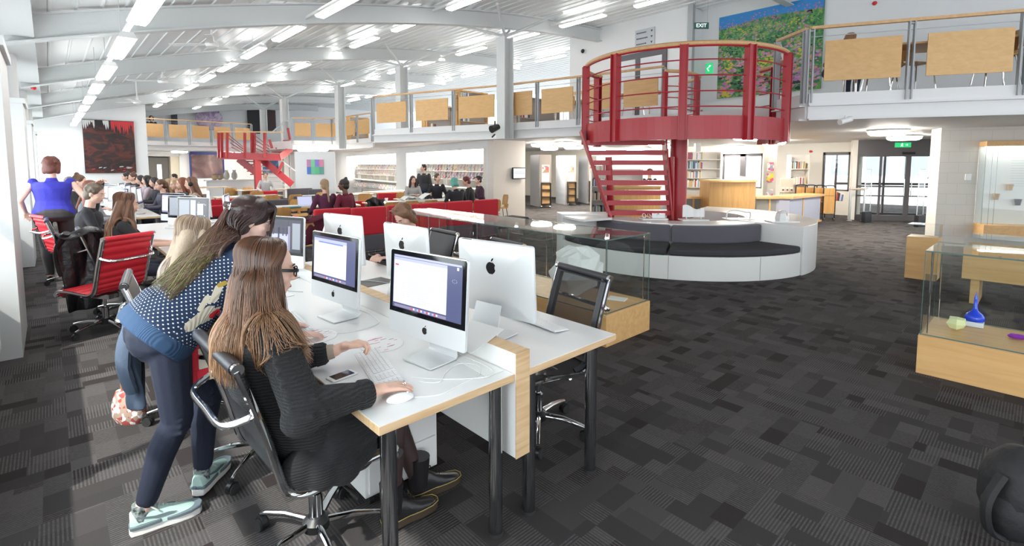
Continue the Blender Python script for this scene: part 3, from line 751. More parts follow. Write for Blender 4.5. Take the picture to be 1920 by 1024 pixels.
SCR = dict(desk=mat('screen_blue_desktop', (.02, .02, .03), .3, emit=((.12, .14, .30), .55)), win=mat('screen_white_page', (.05, .05, .05), .3, emit=((.72, .74, .86), .88)),
           bar=mat('screen_toolbar', (.05, .05, .05), .3, emit=((.46, .49, .68), .8)), ln=mat('screen_text_lines', (.05, .05, .05), .3, emit=((.46, .48, .62), .8)), red=mat('screen_red_button', (.1, 0, 0), .3, emit=((.75, .08, .1), .8)),
           blue=mat('screen_blue_bar', (0, 0, .1), .3, emit=((.16, .26, .75), .8)), dock=mat('screen_dock', (.05, .05, .05), .3, emit=((.34, .30, .48), .6)), dk=mat('screen_dark_picture', (.02, .02, .02), .3, emit=((.05, .045, .08), .6)),
           grey=mat('screen_grey_pane', (.05, .05, .05), .3, emit=((.28, .32, .38), .8)))
def display(style, parent, w_, h, M):
    # one lit panel: page, toolbars and lines of text (its pattern), local x across, z up, facing -y
    q = MB(); q.box(-w_ / 2, -.001, 0, w_ / 2, 0, h, M, SCR['desk'] if style < 3 else SCR['dk'])
    def r_(x0, z0, x1, z1, k, lv=1): q.box(-w_ / 2 + x0 * w_, -.001 - .0006 * lv, z0 * h, -w_ / 2 + x1 * w_, -.001, z1 * h, M, SCR[k])
    rr = random.Random(style)
    if style == 1:
        r_(.01, .09, .80, .955, 'win'); r_(.01, .90, .80, .955, 'bar', 2); r_(.01, .965, .99, 1, 'bar'); r_(.03, .80, .085, .825, 'red', 2)
        for k in range(16):
            z = .77 - k * .040; r_(.13, z, .19 + rr.random() * .03, z + .006, 'ln', 2); r_(.22, z, .45 + rr.random() * .25, z + .006, 'ln', 2); r_(.75, z, .78, z + .006, 'ln', 2)
        for k in range(4): r_(.40 + k * .03, .83, .415 + k * .03, .845, 'ln', 2)
        r_(.03, .01, .8, .06, 'dock')
        for k in range(14): r_(.30 + k * .028, .02, .32 + k * .028, .055, ('red', 'win', 'blue', 'bar')[k % 4], 2)
        r_(.93, .90, .955, .95, 'win', 2)
        for k in range(8): a = k * .8; r_(.9 + .03 * math.cos(a), .70 + .03 * math.sin(a), .905 + .03 * math.cos(a), .71 + .03 * math.sin(a), 'bar', 2)
    elif style == 2:
        r_(.01, .10, .80, .95, 'win'); r_(.01, .88, .80, .95, 'bar', 2); r_(.12, .85, .72, .88, 'blue', 2)
        for k in range(12): z = .78 - k * .05; r_(.10, z, .22 + rr.random() * .1, z + .007, 'ln', 2); r_(.32, z, .42 + rr.random() * .3, z + .007, 'ln', 2)
        r_(.03, .01, .8, .06, 'dock')
        for k in range(10): r_(.30 + k * .04, .02, .325 + k * .04, .055, ('red', 'win', 'blue', 'bar')[k % 4], 2)
    elif style == 3:
        r_(0, .55, .7, .97, 'dk'); r_(.02, .05, .75, .80, 'dock'); r_(.05, .1, .7, .55, 'bar', 2)
        for k in range(9): x = .15 + rr.random() * .5; r_(x, .4 + .2 * rr.random(), x + .03, .75, 'dk', 3)
        r_(.8, .1, .98, .9, 'grey')
    else:
        r_(.02, .05, .38, .97, 'grey'); r_(.42, .05, .60, .97, 'bar'); r_(.66, .25, .86, .80, 'win', 2)
        for k in range(14): x = .62 + rr.random() * .34; z = rr.random() * .9; r_(x, z, x + .03, z + .05, 'grey')
    return q.build('display', None, parent, ang=0)
def imac(lab, loc, rz, style=1, screen=True, rear=True, grp='white and aluminium all-in-one computers'):
    # local: screen faces -y
    t = thing('desktop_computer', lab, 'computer', loc, rz, grp)
    W, Hh, zb = .528, .405, .105
    tl = Matrix.Translation((0, 0, zb)) @ Matrix.Rotation(-.06, 4, 'X')
    # body shell: rounded front frame, swelling back
    q = MB(); rows = []
    for yy, sc, zc in ((0, 1, 0), (.012, 1, 0), (.022, .975, 0), (.034, .80, 0), (.042, .5, 0), (.045, .12, 0)):
        ring = []; w2, h2 = W / 2 * sc, Hh / 2 * sc; rad = .014 * sc
        for cx, cz, a0 in ((w2 - rad, h2 - rad, 0), (-w2 + rad, h2 - rad, PI / 2), (-w2 + rad, -h2 + rad, PI), (w2 - rad, -h2 + rad, 1.5 * PI)):
            for j in range(5): a = a0 + j * PI / 8; ring.append((cx + rad * math.cos(a), yy, Hh / 2 + cz + rad * math.sin(a)))
        rows.append(ring)
    n = len(rows[0]); vs = [p for r_ in rows for p in r_]
    fs = [(i * n + j, (i + 1) * n + j, (i + 1) * n + (j + 1) % n, i * n + (j + 1) % n) for i in range(len(rows) - 1) for j in range(n)]
    fs += [tuple(range(n)), tuple(range((len(rows) - 1) * n + n - 1, (len(rows) - 1) * n - 1, -1))]
    q.add(vs, fs, tl); q.build('aluminium_body', IMALU, t, ang=30)
    ch = .098
    q = MB(); q.prism([(-W / 2 + .004, ch), (W / 2 - .004, ch), (W / 2 - .004, Hh - .012), (W / 2 - .012, Hh - .004), (-W / 2 + .012, Hh - .004), (-W / 2 + .004, Hh - .012)], 0, .002, tl @ Matrix.Rotation(PI / 2, 4, 'X')); q.build('black_bezel', GLOSSK, t, ang=0)
    display(style, t, W - .055, Hh - ch - .050, tl @ Matrix.Translation((0, -.0022, ch + .024)))
    a, lf = apple_poly(.042)
    for p_ in (a, lf): q = MB(); q.prism(p_, 0, .0008, tl @ Matrix.Translation((0, 0, .047)) @ Matrix.Rotation(PI / 2, 4, 'X')); q.build('front_logo' if p_ is a else 'front_logo_leaf', LOGOM, t, ang=0)
    if rear:
        a, lf = apple_poly(.085)
        for p_ in (a, lf):
            q = MB(); q.prism([(-x, z) for x, z in p_][::-1], 0, .0016, tl @ Matrix.Translation((0, .0436, .275)) @ Matrix.Rotation(.05, 4, 'X') @ Matrix.Rotation(PI / 2, 4, 'X')); q.build('rear_logo' if p_ is a else 'rear_logo_leaf', LOGOM, t, ang=0)
        q = MB(); q.box(.16, .012, Hh + .0005, .235, .016, Hh - .002, tl); q.build('disc_slot', LOGOM, t, ang=0)
    # stand: bent aluminium foot and neck with cable hole
    q = MB(); P = [(-.09 + .0, .0035), (.05, .0035), (.075, .010), (.082, .03), (.058, .12), (.04, .185)]
    pth = smoothpath([(0, a_, b_) for a_, b_ in P], 5); rows = [[(x * s_, p.y + .04, p.z) for s_ in (-1, 1)] for p in pth for x in [.095]]
    for i, r_ in enumerate(rows):
        wv = .098 if i < 10 else .098 - .012 * (i - 10) / 15
        rows[i] = [(-wv, r_[0][1], r_[0][2]), (wv, r_[1][1], r_[1][2])]
    q.sheet(rows, th=-.006); q.build('stand', IMALU, t, ang=30)
    q = MB(); q.cyl((0, .121, .055), (0, .131, .052), .014, 16); q.build('cable_hole', RUBBER, t)
    return t
IMX = 1.235
imac('nearest desktop computer, screen showing a mail page, in front of the woman in glasses', (1.235, 1.925, DZ + .003), math.radians(-81 - 1), 1)
imac('second computer showing its screen, left of the nearest one', (1.20, 2.86, DZ + .003), math.radians(-84), 2)
imac('third computer of the near run, its purple screen seen edge on beside the leaning woman', (1.32, 4.17, DZ + .003), math.radians(-68), 3)
imac('nearest computer seen from behind with dark logo, on the right-hand desk run', (1.755, 1.995, DZ + .003), math.radians(98), 1)
imac('computer seen from behind in front of the person with lowered head', (1.80, 2.98, DZ + .003), math.radians(92), 2)
imac('third computer seen from behind, in front of the red bench', (1.80, 3.98, DZ + .003), math.radians(100), 2)

KEYM = mat('white_key_caps', (.80, .80, .80), .4)
def keyboard(lab, loc, rz, full=True):
    t = thing('keyboard', lab, 'keyboard', loc, rz, 'white keyboards'); W, D = (.43, .115) if full else (.28, .115)
    q = MB(); q.prism([(0, .004), (D, .018), (D, .010), (0, 0)], -W / 2, W / 2, Matrix(((0, 0, 1, 0), (1, 0, 0, 0), (0, 1, 0, 0), (0, 0, 0, 1)))); q.build('base', IMALU, t, bevel=.001)
    q = MB(); nc = int(W / .0195)
    for r_ in range(6):
        for c in range(nc):
            if full and c in (15, 19) and r_ not in (0,): continue
            x = -W / 2 + .006 + c * .0192; y = .006 + r_ * .0182; z = .0045 + y * .122
            if r_ == 0 and 3 < c < 9:
                if c == 4: q.box(x, y, z, x + .092, y + .0155, z + .0032)
                continue
            q.box(x, y, z, x + .0165, y + .0155, z + .0032)
    q.build('keys', KEYM, t, ang=0); return t
# keyboards: local +y points away from the user
keyboard('white keyboard in front of the woman in glasses', (.985, 2.03, DZ + .003), math.radians(-104))
keyboard('white keyboard by the second screen, partly behind the long brown hair', (.93, 2.93, DZ + .003), math.radians(-96))
keyboard('white keyboard on the right-hand desk run behind the computer', (2.095, 1.975, DZ + .003), math.radians(86))
t = thing('computer_mouse', 'white mouse under the hand of the woman in glasses', 'mouse', (.955, 1.665, DZ + .003), math.radians(-12))
MB().ell((0, 0, .012), (.056, .030, .018)).build('shell', mat('white_gloss_plastic', (.84, .84, .84), .15), t)
MB().ell((.03, 0, .029), (.004, .003, .003)).build('scroll_ball', IMALU, t)
t = thing('smartphone', 'white smartphone with dark screen lying on the desk', 'phone', (.885, 2.035, DZ + .003), math.radians(8))
MB().box(-.061, -.03, 0, .061, .03, .008).build('case', LAM, t, bevel=.003)
MB().box(-.046, -.027, .008, .046, .027, .0088).build('screen', GLOSSK, t, ang=0)
MB().cyl((-.053, 0, .008), (-.053, 0, .009), .005, 12).build('home_button', IMALU, t)
CABLE = mat('white_cable', (.78, .78, .78), .4)
def cable(lab, P, r=.0022, m=None): q = MB(); q.tube(smoothpath(P, 8), r, 6); return tag(q.build('cable', m or CABLE), lab, 'cable')
z_ = DZ + .005
cable('thin white mouse cable looping on the desk beside the nearest screen', [(1.01, 1.65, z_), (1.10, 1.60, z_), (1.22, 1.62, z_), (1.33, 1.64, z_), (1.39, 1.72, z_), (1.34, 1.80, z_), (1.24, 1.76, z_), (1.16, 1.70, z_), (1.10, 1.76, z_)])
cable('white keyboard cable curling round the stand of the nearest computer', [(1.10, 1.82, z_), (1.20, 1.70, z_), (1.34, 1.60, z_ + .001), (1.41, 1.66, z_ + .001), (1.41, 1.90, z_)])
cable('thin cables behind the second screen', [(.99, 2.70, z_), (1.08, 2.60, z_), (1.2, 2.55, z_), (1.36, 2.60, z_), (1.40, 2.82, z_), (1.38, 3.0, z_)])
cable('grey cable crossing the black mouse mat on the right desk run', [(1.63, 3.50, z_ + .004), (1.68, 3.62, z_ + .01), (1.80, 3.60, z_ + .006), (1.88, 3.42, z_ + .004)], .003, mat('grey_cable', (.4, .42, .45), .4))
cable('dark cable looping beside the third computer', [(1.30, 3.62, z_), (1.23, 3.75, z_), (1.25, 3.95, z_ + .02), (1.36, 3.98, z_ + .05)], .003, mat('grey_cable', (.4, .42, .45), .4))
t = tag(MB().box(-.13, -.11, 0, .13, .11, .003).build('mouse_mat', BLACKP, loc=(1.83, 3.55, DZ + .003), rz=.1, ang=0), 'black mouse mat on the right desk run', 'mouse mat')
def roundmat(lab, x, y):
    t = thing('round_mat', lab, 'mat', (x, y, DZ + .003), group='round white printed mats')
    MB().cyl((0, 0, 0), (0, 0, .003), .11, 32).build('disc', PAPER, t)
    q = MB(); rr = random.Random(3); mk = (mat('pink_print', (.8, .12, .35), .6), mat('dark_print', (.15, .15, .2), .6))
    for k in range(16):
        a = rr.random() * 6.28; r_ = .03 + rr.random() * .065; w2 = .006 + rr.random() * .012
        q.box(r_ * math.cos(a) - w2, r_ * math.sin(a) - .002, .003, r_ * math.cos(a) + w2, r_ * math.sin(a) + .002, .0036, None, mk[k % 2])
    q.box(-.03, .085, .003, .05, .092, .0036, None, mk[0]); q.build('print', None, t, ang=0)
roundmat('round white printed mat left of the nearest computer foot', 1.20, 2.27)
roundmat('round white printed mat below the second screen', 1.00, 2.62)
def paper(lab, pts, z, curl=.0):
    P = [V((*p, z)) for p in pts]; rows = []
    for i in range(7):
        a = P[0].lerp(P[3], i / 6); b2 = P[1].lerp(P[2], i / 6)
        rows.append([a.lerp(b2, j / 6) + V((0, 0, curl * (abs(i / 6 - .5) * 2) ** 2)) for j in range(7)])
    q = MB(); q.sheet(rows, th=.0012); return tag(q.build('paper_sheet', PAPER), lab, 'paper', )
paper('loose white paper resting over the partition beside the nearest computers', [(1.30, 1.66), (1.33, 1.98), (1.60, 2.02), (1.62, 1.80)], .838, .004)
paper('white paper lying beside the foot of the nearest computer', [(1.34, 1.60), (1.36, 1.86), (1.44, 1.86), (1.44, 1.60)], DZ + .0045)
paper('sheets of paper beside the third computer', [(1.05, 3.55), (1.05, 3.78), (1.2, 3.80), (1.22, 3.56)], DZ + .004, .003)
# ------------------------------------------------------------------ office chairs (local: faces +x)
def alu_chair(name, lab, loc, rz, fabric, ribbed=False, grp=None, arms=True, mesh=False, fine=True, spin=0):
    t = thing(name, lab, 'office chair', loc, rz, grp)
    prof = smoothpath([(.26, 0, .415), (.235, 0, .447), (.12, 0, .452), (-.04, 0, .435), (-.14, 0, .43), (-.205, 0, .47), (-.235, 0, .56), (-.27, 0, .70), (-.325, 0, .88), (-.355, 0, .97)], 16 if ribbed else 6)
    hw = .25
    q = MB(); rows = []
    k = len(prof)
    for i, p in enumerate(prof):
        t_ = i / (k - 1); off = 0
        if ribbed: off = .010 * abs(math.sin(t_ * PI * 19))
        q_ = prof[min(i + 1, k - 1)] - prof[max(i - 1, 0)]; nn = V((-q_.z, 0, q_.x)).normalized()
        rows.append([p + nn * off + V((0, y, 0)) for y in (-hw + .01, -hw / 2, 0, hw / 2, hw - .01)])
    q.sheet(rows, th=-.012 if not mesh else -.003); q.build('sling_seat', fabric, t, ang=60)
    if mesh:
        q = MB()
        for y in (-hw + .03, hw - .03):
            q.tube([p + V((0, y, 0)) for p in prof[22:]], .03, 6, flat=.25)
        for i in (30, len(prof) - 3): q.bar(prof[i] + V((0, -hw + .02, 0)), prof[i] + V((0, hw - .02, 0)), .045, .010)
        q.build('fabric_border', BLKLEA, t)
    for s_ in (-1, 1):
        q = MB(); q.tube([p + V((0, s_ * hw, -.004)) for p in prof], .013, 8, flat=1.5); q.build('side_frame', CHROME, t)
    for i, nm in ((0, 'front_roller'), (-1, 'top_roller')):
        q = MB(); p = prof[i]; q.cyl(p + V((0, -hw + .012, 0)), p + V((0, hw - .012, 0)), .024, 14); rl = q.build(nm, fabric if not mesh else BLKLEA, t)
        if fine:
            for g_ in (-1, 1): q = MB(); q.cyl(p + V((0, g_ * (hw - .012), 0)), p + V((0, g_ * (hw + .012), 0)), .021, 16); q.build('roller_cap', CHROME, rl)
    q = MB(); q.tube([(-.05, -hw, .42), (-.03, -.10, .375), (-.03, .10, .375), (-.05, hw, .42)], .014, 8); q.box(-.12, -.05, .34, .08, .05, .385); q.build('seat_spreader', CHROME, t)
    if arms:
        q = MB(); q.tube(smoothpath([(-.298, -hw, .80), (-.33, -hw + .005, .785), (-.395, -hw + .06, .765), (-.40, 0, .762), (-.395, hw - .06, .765), (-.33, hw - .005, .785), (-.298, hw, .80)], 6), .0115, 8, flat=1.2); q.build('rear_handle', CHROME, t)
    q = MB(); q.cyl((0, 0, .20), (0, 0, .36), .014, 14); q.build('gas_column', CHROME, t)
    q = MB(); q.lathe([(.028, .10), (.030, .24), (.020, .25)], n=18); q.build('column_sleeve', DCHROME, t)
    q = MB(); q.lathe([(.02, .075), (.055, .08), (.058, .115), (.035, .135)], n=20); q.build('base_hub', BLACKP, t)
    q = MB(); q.cyl((.02, 0, .355), (.03, -.28, .36), .006, 6); q.cyl((.03, -.28, .36), (.033, -.34, .36), .010, 8); q.build('tilt_lever', BLACKP, t)
    for k in range(5):
        a = spin + 2 * PI * k / 5; M = Matrix.Rotation(a, 4, 'Z')
        q = MB(); q.tube([M @ V(p) for p in ((.04, 0, .105), (.16, 0, .105), (.26, 0, .088), (.30, 0, .078))], [.020, .018, .014, .012], 10, flat=.75); lg = q.build('base_leg', CHROME, t)
        c = M @ V((.30, 0, 0)); ax = M @ V((.3, 1, 0)).normalized()
        q = MB(); q.cyl(c + V((0, 0, .05)), c + V((0, 0, .08)), .009, 8); q.tube([c + ax * -.012 + V((0, 0, .035)), c + ax * .012 + V((0, 0, .035))], [.031, .031], 14); q.build('caster_hood', CHROME if k == 6 else BLACKP, lg)
        q = MB()
        for s_ in (-.022, .012): q.cyl(c + ax * s_ + V((0, 0, .027)), c + ax * (s_ + .010) + V((0, 0, .027)), .027, 18)
        q.build('caster_wheel', RUBBER, lg)
    return t
MESHM = bpy.data.materials.new('black_open_mesh'); MESHM.use_nodes = True
n_, l_ = nodes_of(MESHM); b_ = n_['Principled BSDF']; b_.inputs['Base Color'].default_value = (.02, .02, .024, 1); b_.inputs['Alpha'].default_value = .52; b_.inputs['Roughness'].default_value = .6
alu_chair('office_chair', 'black and chrome office chair with the woman in glasses sitting on it', (.775, 2.09, 0), math.radians(2), BLKLEA, spin=math.radians(118), grp=None)
alu_chair('office_chair', 'empty black mesh office chair pushed under the right-hand desk', (2.16, 2.08, 0), math.radians(170), MESHM, mesh=True, spin=math.radians(54))
alu_chair('office_chair', 'black office chair behind the leaning woman, one wheel showing by her feet', (.80, 2.93, 0), math.radians(20), BLKLEA, spin=math.radians(62))
alu_chair('office_chair', 'black office chair with a denim jacket, under the fair-haired person', (.66, 3.72, 0), math.radians(-8), BLKLEA, spin=math.radians(240))
alu_chair('office_chair', 'empty black mesh office chair between the desk and the long glass case', (2.62, 3.30, 0), math.radians(172), MESHM, mesh=True, spin=.3)
alu_chair('office_chair', 'black office chair under the person with lowered head', (2.62, 4.25, 0), math.radians(176), BLKLEA, spin=.3)
RED_C = alu_chair('office_chair', 'red ribbed office chair turned from the desk, with a black coat behind it', (.34, 6.35, 0), math.radians(124), REDLEA, ribbed=True, spin=math.radians(20), grp='red ribbed office chairs')
for x, y, a, lb in ((.20, 9.3, 15, 'red ribbed office chair lit by the sun beside the walking woman'), (2.15, 5.80, 182, 'red ribbed office chair beyond the second screen, nearest of the two red ones'), (1.98, 6.62, 172, 'red ribbed office chair beside the maroon coat')):
    dup(RED_C, (x, y, 0), math.radians(a), label=lb)
# ------------------------------------------------------------------ glass display cases
def glass_case(name, lab, x0, x1, y0, y1, zb, zt, joints):
    t = thing(name, lab, 'display case', ((x0 + x1) / 2, (y0 + y1) / 2, 0), group='oak-based glass display cases')
    MB().box(x0, y0, .0, x1, y1, zb).build('oak_plinth', OAKY, t, world=True, bevel=.003)
    g = .012; MB().box(x0 + g, y0 + g, zb, x1 - g, y1 - g, zb + .006).build('display_floor', OAKY, t, world=True, ang=0)
    th = .008
    for nm, b_ in (('glass_side', (x0 + g, y0 + g, x0 + g + th, y1 - g)), ('glass_side', (x1 - g - th, y0 + g, x1 - g, y1 - g)), ('glass_end', (x0 + g + th, y0 + g, x1 - g - th, y0 + g + th)), ('glass_end', (x0 + g + th, y1 - g - th, x1 - g - th, y1 - g))):
        MB().box(b_[0], b_[1], zb + .008, b_[2], b_[3], zt - .01).build(nm, GLASS, t, world=True, ang=0)
    MB().box(x0 + g, y0 + g, zt - .009, x1 - g, y1 - g, zt).build('glass_top', GLASS, t, world=True, ang=0)
    q = MB()
    for x in (x0 + g, x1 - g): q.bar((x, y0 + g, zt - .005), (x, y1 - g, zt - .005), .003, .011); q.bar((x, y0 + g, zb + .008), (x, y1 - g, zb + .008), .006, .008)
    for y in (y0 + g, y1 - g): q.bar((x0 + g, y, zt - .005), (x1 - g, y, zt - .005), .003, .011); q.bar((x0 + g, y, zb + .008), (x1 - g, y, zb + .008), .006, .008)
    for x in (x0 + g, x1 - g):
        for y in [y0 + g, y1 - g] + joints: q.bar((x, y, zb), (x, y, zt), .004, .004)
    q.build('glass_edges', GEDGE, t, world=True, ang=0)
    q = MB()
    for x in (x0 + .05, x1 - .05):
        for y in [y0 + .05, y1 - .05] + [j + .06 for j in joints]: q.cyl((x, y, zb + .006), (x, y, zt - .012), .0045, 8)
    q.build('support_rods', CHROME, t, world=True)
    for k, y in enumerate([y0 + .45] + [j + .5 for j in joints]):
        q = MB(); q.cyl((x1 - .12, y, zt - .05), (x1 - .15, y - .02, zt - .09), .022, 12, r2=.028); sp_ = q.build('spotlight', CHROME, t, world=True)
        q = MB(); q.cyl((x1 - .15, y - .02, zt - .091), (x1 - .151, y - .021, zt - .094), .022, 12); q.build('lens', mat('lit_spot_lens', (1, 1, 1), .3, emit=((1, 1, .95), 6)), sp_, world=True)
    return t
glass_case('display_case', 'long glass display case on an oak plinth behind the right-hand desk', 3.63, 4.36, 2.64, 6.60, .30, .99, [3.96, 5.28])
glass_case('display_case', 'glass display case on an oak plinth at the right edge of the picture', 5.01, 5.72, -1.9, .62, .31, .99, [-.60])
# folded paper object in the long case
def faceted(nm, lab, c, r, m, seedv, n=9, k=6, jag=.25, cat='paper sculpture', power=1):
    rr = random.Random(seedv); q = MB(); vs = []; fs = []
    for i in range(k + 1):
        th = PI * i / k
        for j in range(n):
            a = 2 * PI * j / n; s_ = 1 + jag * (rr.random() - .5) * 2
            vs.append((c[0] + r[0] * math.sin(th) ** power * math.cos(a) * s_, c[1] + r[1] * math.sin(th) ** power * math.sin(a) * s_, c[2] + r[2] - r[2] * math.cos(th) * (s_ if 0 < i < k else 1)))
    fs = [(i * n + j, i * n + (j + 1) % n, (i + 1) * n + (j + 1) % n) for i in range(k) for j in range(n)] + [(i * n + j, (i + 1) * n + (j + 1) % n, (i + 1) * n + j) for i in range(k) for j in range(n)]
    mz = min(v[2] for v in vs); vs = [(v[0], v[1], v[2] - mz + c[2]) for v in vs]
    q.add(vs, fs); return tag(q.build(nm, m, ang=0), lab, cat)
faceted('paper_sculpture', 'large crumpled white paper sculpture inside the long glass case', (4.0, 3.32, .308), (.24, .30, .24), PAPER, 4, 11, 7, .22)
q = MB(); q.prism([(-.06, -.09), (.06, -.09), (.06, .09), (-.06, .09)], 0, .012); tag(q.build('label_card', PAPER, loc=(4.14, 2.88, .308), rz=.3, ang=0), 'white card lying at the near end of the long glass case', 'card')
q = MB(); q.lathe([(.05, 0), (.055, .02), (.03, .10), (.045, .16), (.03, .20), (.01, .21)], n=9)
for k, (x, y, lb) in enumerate(((4.22, 4.6, 'left'), (4.16, 4.9, 'right'))):
    qq = MB(); qq.lathe([(.05, 0), (.06, .02), (.03, .10), (.05, .18), (.03, .24), (.01, .25)], n=7); tag(qq.build('lilac_figure', mat('lilac_translucent', (.66, .62, .85), .3), loc=(x, y, .308), ang=0), 'small lilac faceted figure in the long glass case, %s one' % lb, 'figure', 'lilac figures in the long case')
# right case: blue bottle, yellow faceted piece, purple piece
t = thing('blue_bottle', 'bright blue glass bottle with a narrow neck in the right-hand case', 'bottle', (5.62, .335, .318))
MB().box(-.06, -.06, 0, .06, .06, .04).build('stand_block', mat('clear_acrylic_block', (.8, .85, .95), .1), t, bevel=.002)
MB().lathe([(.01, .04), (.062, .045), (.066, .075), (.05, .10), (.022, .125), (.014, .15), (.012, .22), (.009, .225)], n=20).build('body', mat('blue_glass', (.01, .06, .75), .08), t)
MB().lathe([(.006, .22), (.013, .225), (.004, .27), (.001, .29)], n=12).build('stopper', mat('blue_glass', (.01, .06, .75), .08), t)
faceted('yellow_rock', 'pale yellow-green faceted block in the right-hand case', (5.36, .42, .318), (.07, .07, .055), mat('pale_yellow_green', (.78, .82, .45), .4), 9, 6, 4, .2, 'ornament')
faceted('purple_piece', 'small purple piece at the picture edge in the right-hand case', (5.42, .07, .318), (.035, .07, .02), mat('purple_resin', (.28, .03, .45), .3), 5, 7, 4, .1, 'ornament')
q = MB(); q.box(5.25, -.4, .318, 5.45, -.28, .324)
# low counter case behind it
t = thing('table_case', 'low oak and glass table case standing behind the right-hand case', 'display case', (8.3, .3, 0))
MB().box(8.0, -1.6, .30, 8.6, .62, .68).build('oak_body', OAKY, t, world=True, bevel=.003)
MB().box(8.0, -1.6, .68, 8.6, .62, .80).build('glass_top', GLASS, t, world=True, ang=0)
q = MB(); q.cyl((7.985, .30, .6), (8.0, .30, .6), .014, 14); q.build('lock', CHROME, t, world=True)
for y in (.5, -1.45):
    q = MB(); q.box(8.05, y - .04, 0, 8.55, y + .04, .30); q.build('foot_frame', OAKY, t, world=True, ang=0)
q = MB(); q.lathe([(.02, 0), (.05, .01), (.06, .09), (.052, .09), (.04, .02)], n=16); tag(q.build('yellow_bowl', mat('yellow_glaze', (.8, .72, .02), .3), loc=(8.25, .02, .682)), 'small yellow bowl in the low table case', 'bowl')
# small end stand between, seen past the case
t = thing('display_plinth', 'small oak and glass plinth case just left of the low table case', 'display case', (9.35, 1.15, 0))
MB().box(9.2, .98, .0, 9.55, 1.34, .62).build('oak_body', OAKY, t, world=True, bevel=.003)
MB().box(9.2, .98, .62, 9.55, 1.34, .80).build('glass_hood', GLASS, t, world=True, ang=0)
# wall cabinet with three cups
ang_w = math.atan2(dW.y, dW.x)
MW = Matrix.Translation(W0) @ Matrix.Rotation(ang_w, 4, 'Z')     # local x along the wall to the right, -y into the room
t = thing('wall_display_cabinet', 'tall white-backed glass cabinet with oak top and base on the cream wall', 'display cabinet', W0 + dW * 1.2)
X0c, X1c = .62, 2.15
MB().box(X0c, -.30, 2.03, X1c, 0, 2.13, MW).build('oak_top', OAK, t, world=True, bevel=.003)
MB().box(X0c, -.42, .28, X1c, 0, .50, MW).build('oak_base', OAK, t, world=True, bevel=.003)
MB().box(X0c, -.03, .50, X1c, 0, 2.03, MW).build('back_panel', mat('white_cabinet_back', (.84, .84, .82), .4), t, world=True, ang=0)
q = MB(); q.box(X0c, -.30, .50, X0c + .008, -.03, 2.03, MW); q.box(X1c - .008, -.30, .50, X1c, -.03, 2.03, MW); q.box(X0c, -.31, .50, X1c, -.302, 2.03, MW); q.build('glass_panes', GLASS, t, world=True, ang=0)
q = MB()
for x in (X0c, X0c + .10, X0c + .18, X1c - .1, X1c): q.bar(MW @ V((x, -.30, .5)), MW @ V((x, -.30, 2.03)), .005, .005)
q.build('pane_edges', GEDGE, t, world=True, ang=0)
q = MB(); q.box(X0c + .05, -.2, 2.01, X1c - .05, -.1, 2.03, MW); q.build('strip_lamp', mat('cabinet_strip_lamp', (1, 1, 1), .5, emit=((1, .98, .92), 5)), t, world=True, ang=0)
q = MB(); rr = random.Random(2)
for k in range(12): z = 1.80 - k * .05; q.box(X0c + .5, -.032, z, X0c + .85 + rr.random() * .35, -.0305, z + .008, MW)
q.build('printed_text', mat('pale_grey_print', (.66, .66, .66), .6), t, world=True, ang=0)
for k, (x, z, c, lb) in enumerate(((.98 + .1, 1.17, (.62, .40, .20), 'light brown tapered cup, highest of three in the wall cabinet'), (.78 + .1, .98, (.50, .30, .12), 'brown tapered cup, lower left of three in the wall cabinet'), (1.12 + .1, .88, (.05, .045, .045), 'black tapered cup, lowest of three in the wall cabinet'))):
    c0 = MW @ V((X0c + x - .35 if 0 else x - .0, -.10, z)); c0 = MW @ V((X0c - .62 + x + .02, -.10, z))
    q = MB(); q.lathe([(.036, 0), (.056, .12), (.05, .12), (.032, .01)], n=18); tag(q.build('cup', mat('cup_%d' % k, c, .5), loc=c0), lb, 'cup', 'cups in the wall cabinet')
    q = MB(); q.cyl((0, .02, .0), (0, .075, .0), .005, 8); 
    t_ = MB(); t_.box(-.05, -.04, -.006, .05, .07, 0); t_.build('cup_shelf_%d' % k if 0 else 'cup_shelf', GLASS, t, world=False).matrix_basis = pmat(t).inverted() @ (Matrix.Translation(c0) @ Matrix.Rotation(ang_w, 4, 'Z'))
tag(MB().box(-.05, -.02, -.06, .05, 0, .06).build('wall_switch', LAM, loc=MW @ V((.48, 0, 1.42)), rz=ang_w, bevel=.004), 'small white switch box on the cream block wall', 'switch')
# ------------------------------------------------------------------ curved white bench round the stair pole
BC = V((8.52, 4.64, 0))
def ring(q, r0, r1, a0, a1, z0, z1, n=40, m=None):
    P = [(BC.x + r1 * math.cos(math.radians(a0 + (a1 - a0) * k / n)), BC.y + r1 * math.sin(math.radians(a0 + (a1 - a0) * k / n))) for k in range(n + 1)]
    Q = [(BC.x + r0 * math.cos(math.radians(a0 + (a1 - a0) * k / n)), BC.y + r0 * math.sin(math.radians(a0 + (a1 - a0) * k / n))) for k in range(n + 1)]
    vs = [(*p, z) for z in (z0, z1) for p in P + Q]; N = 2 * (n + 1)
    fs = []
    for k in range(n):
        a, b2, c, d_ = k, k + 1, n + 1 + k, n + 2 + k
        fs += [(a, b2, N + b2, N + a), (d_, c, N + c, N + d_), (N + a, N + b2, N + d_, N + c), (b2, a, c, d_)]
    fs += [(0, N, N + n + 1, n + 1), (n, 2 * n + 1, N + 2 * n + 1, N + n)]
    return q.add(vs, fs, None, m)
t = thing('curved_bench', 'curved white bench with grey cushions wrapped round the red stair pole', 'bench', (BC.x, BC.y, 0))
BW = mat('white_bench_laminate', (.80, .80, .78), .3)
q = MB(); ring(q, 1.0, 2.22, 150, 262, 0, .35); q.build('seat_base', BW, t, world=True, bevel=.004)
q = MB(); ring(q, 1.0, 1.50, 150, 262, .35, .735); q.build('back_ledge', BW, t, world=True, bevel=.004)
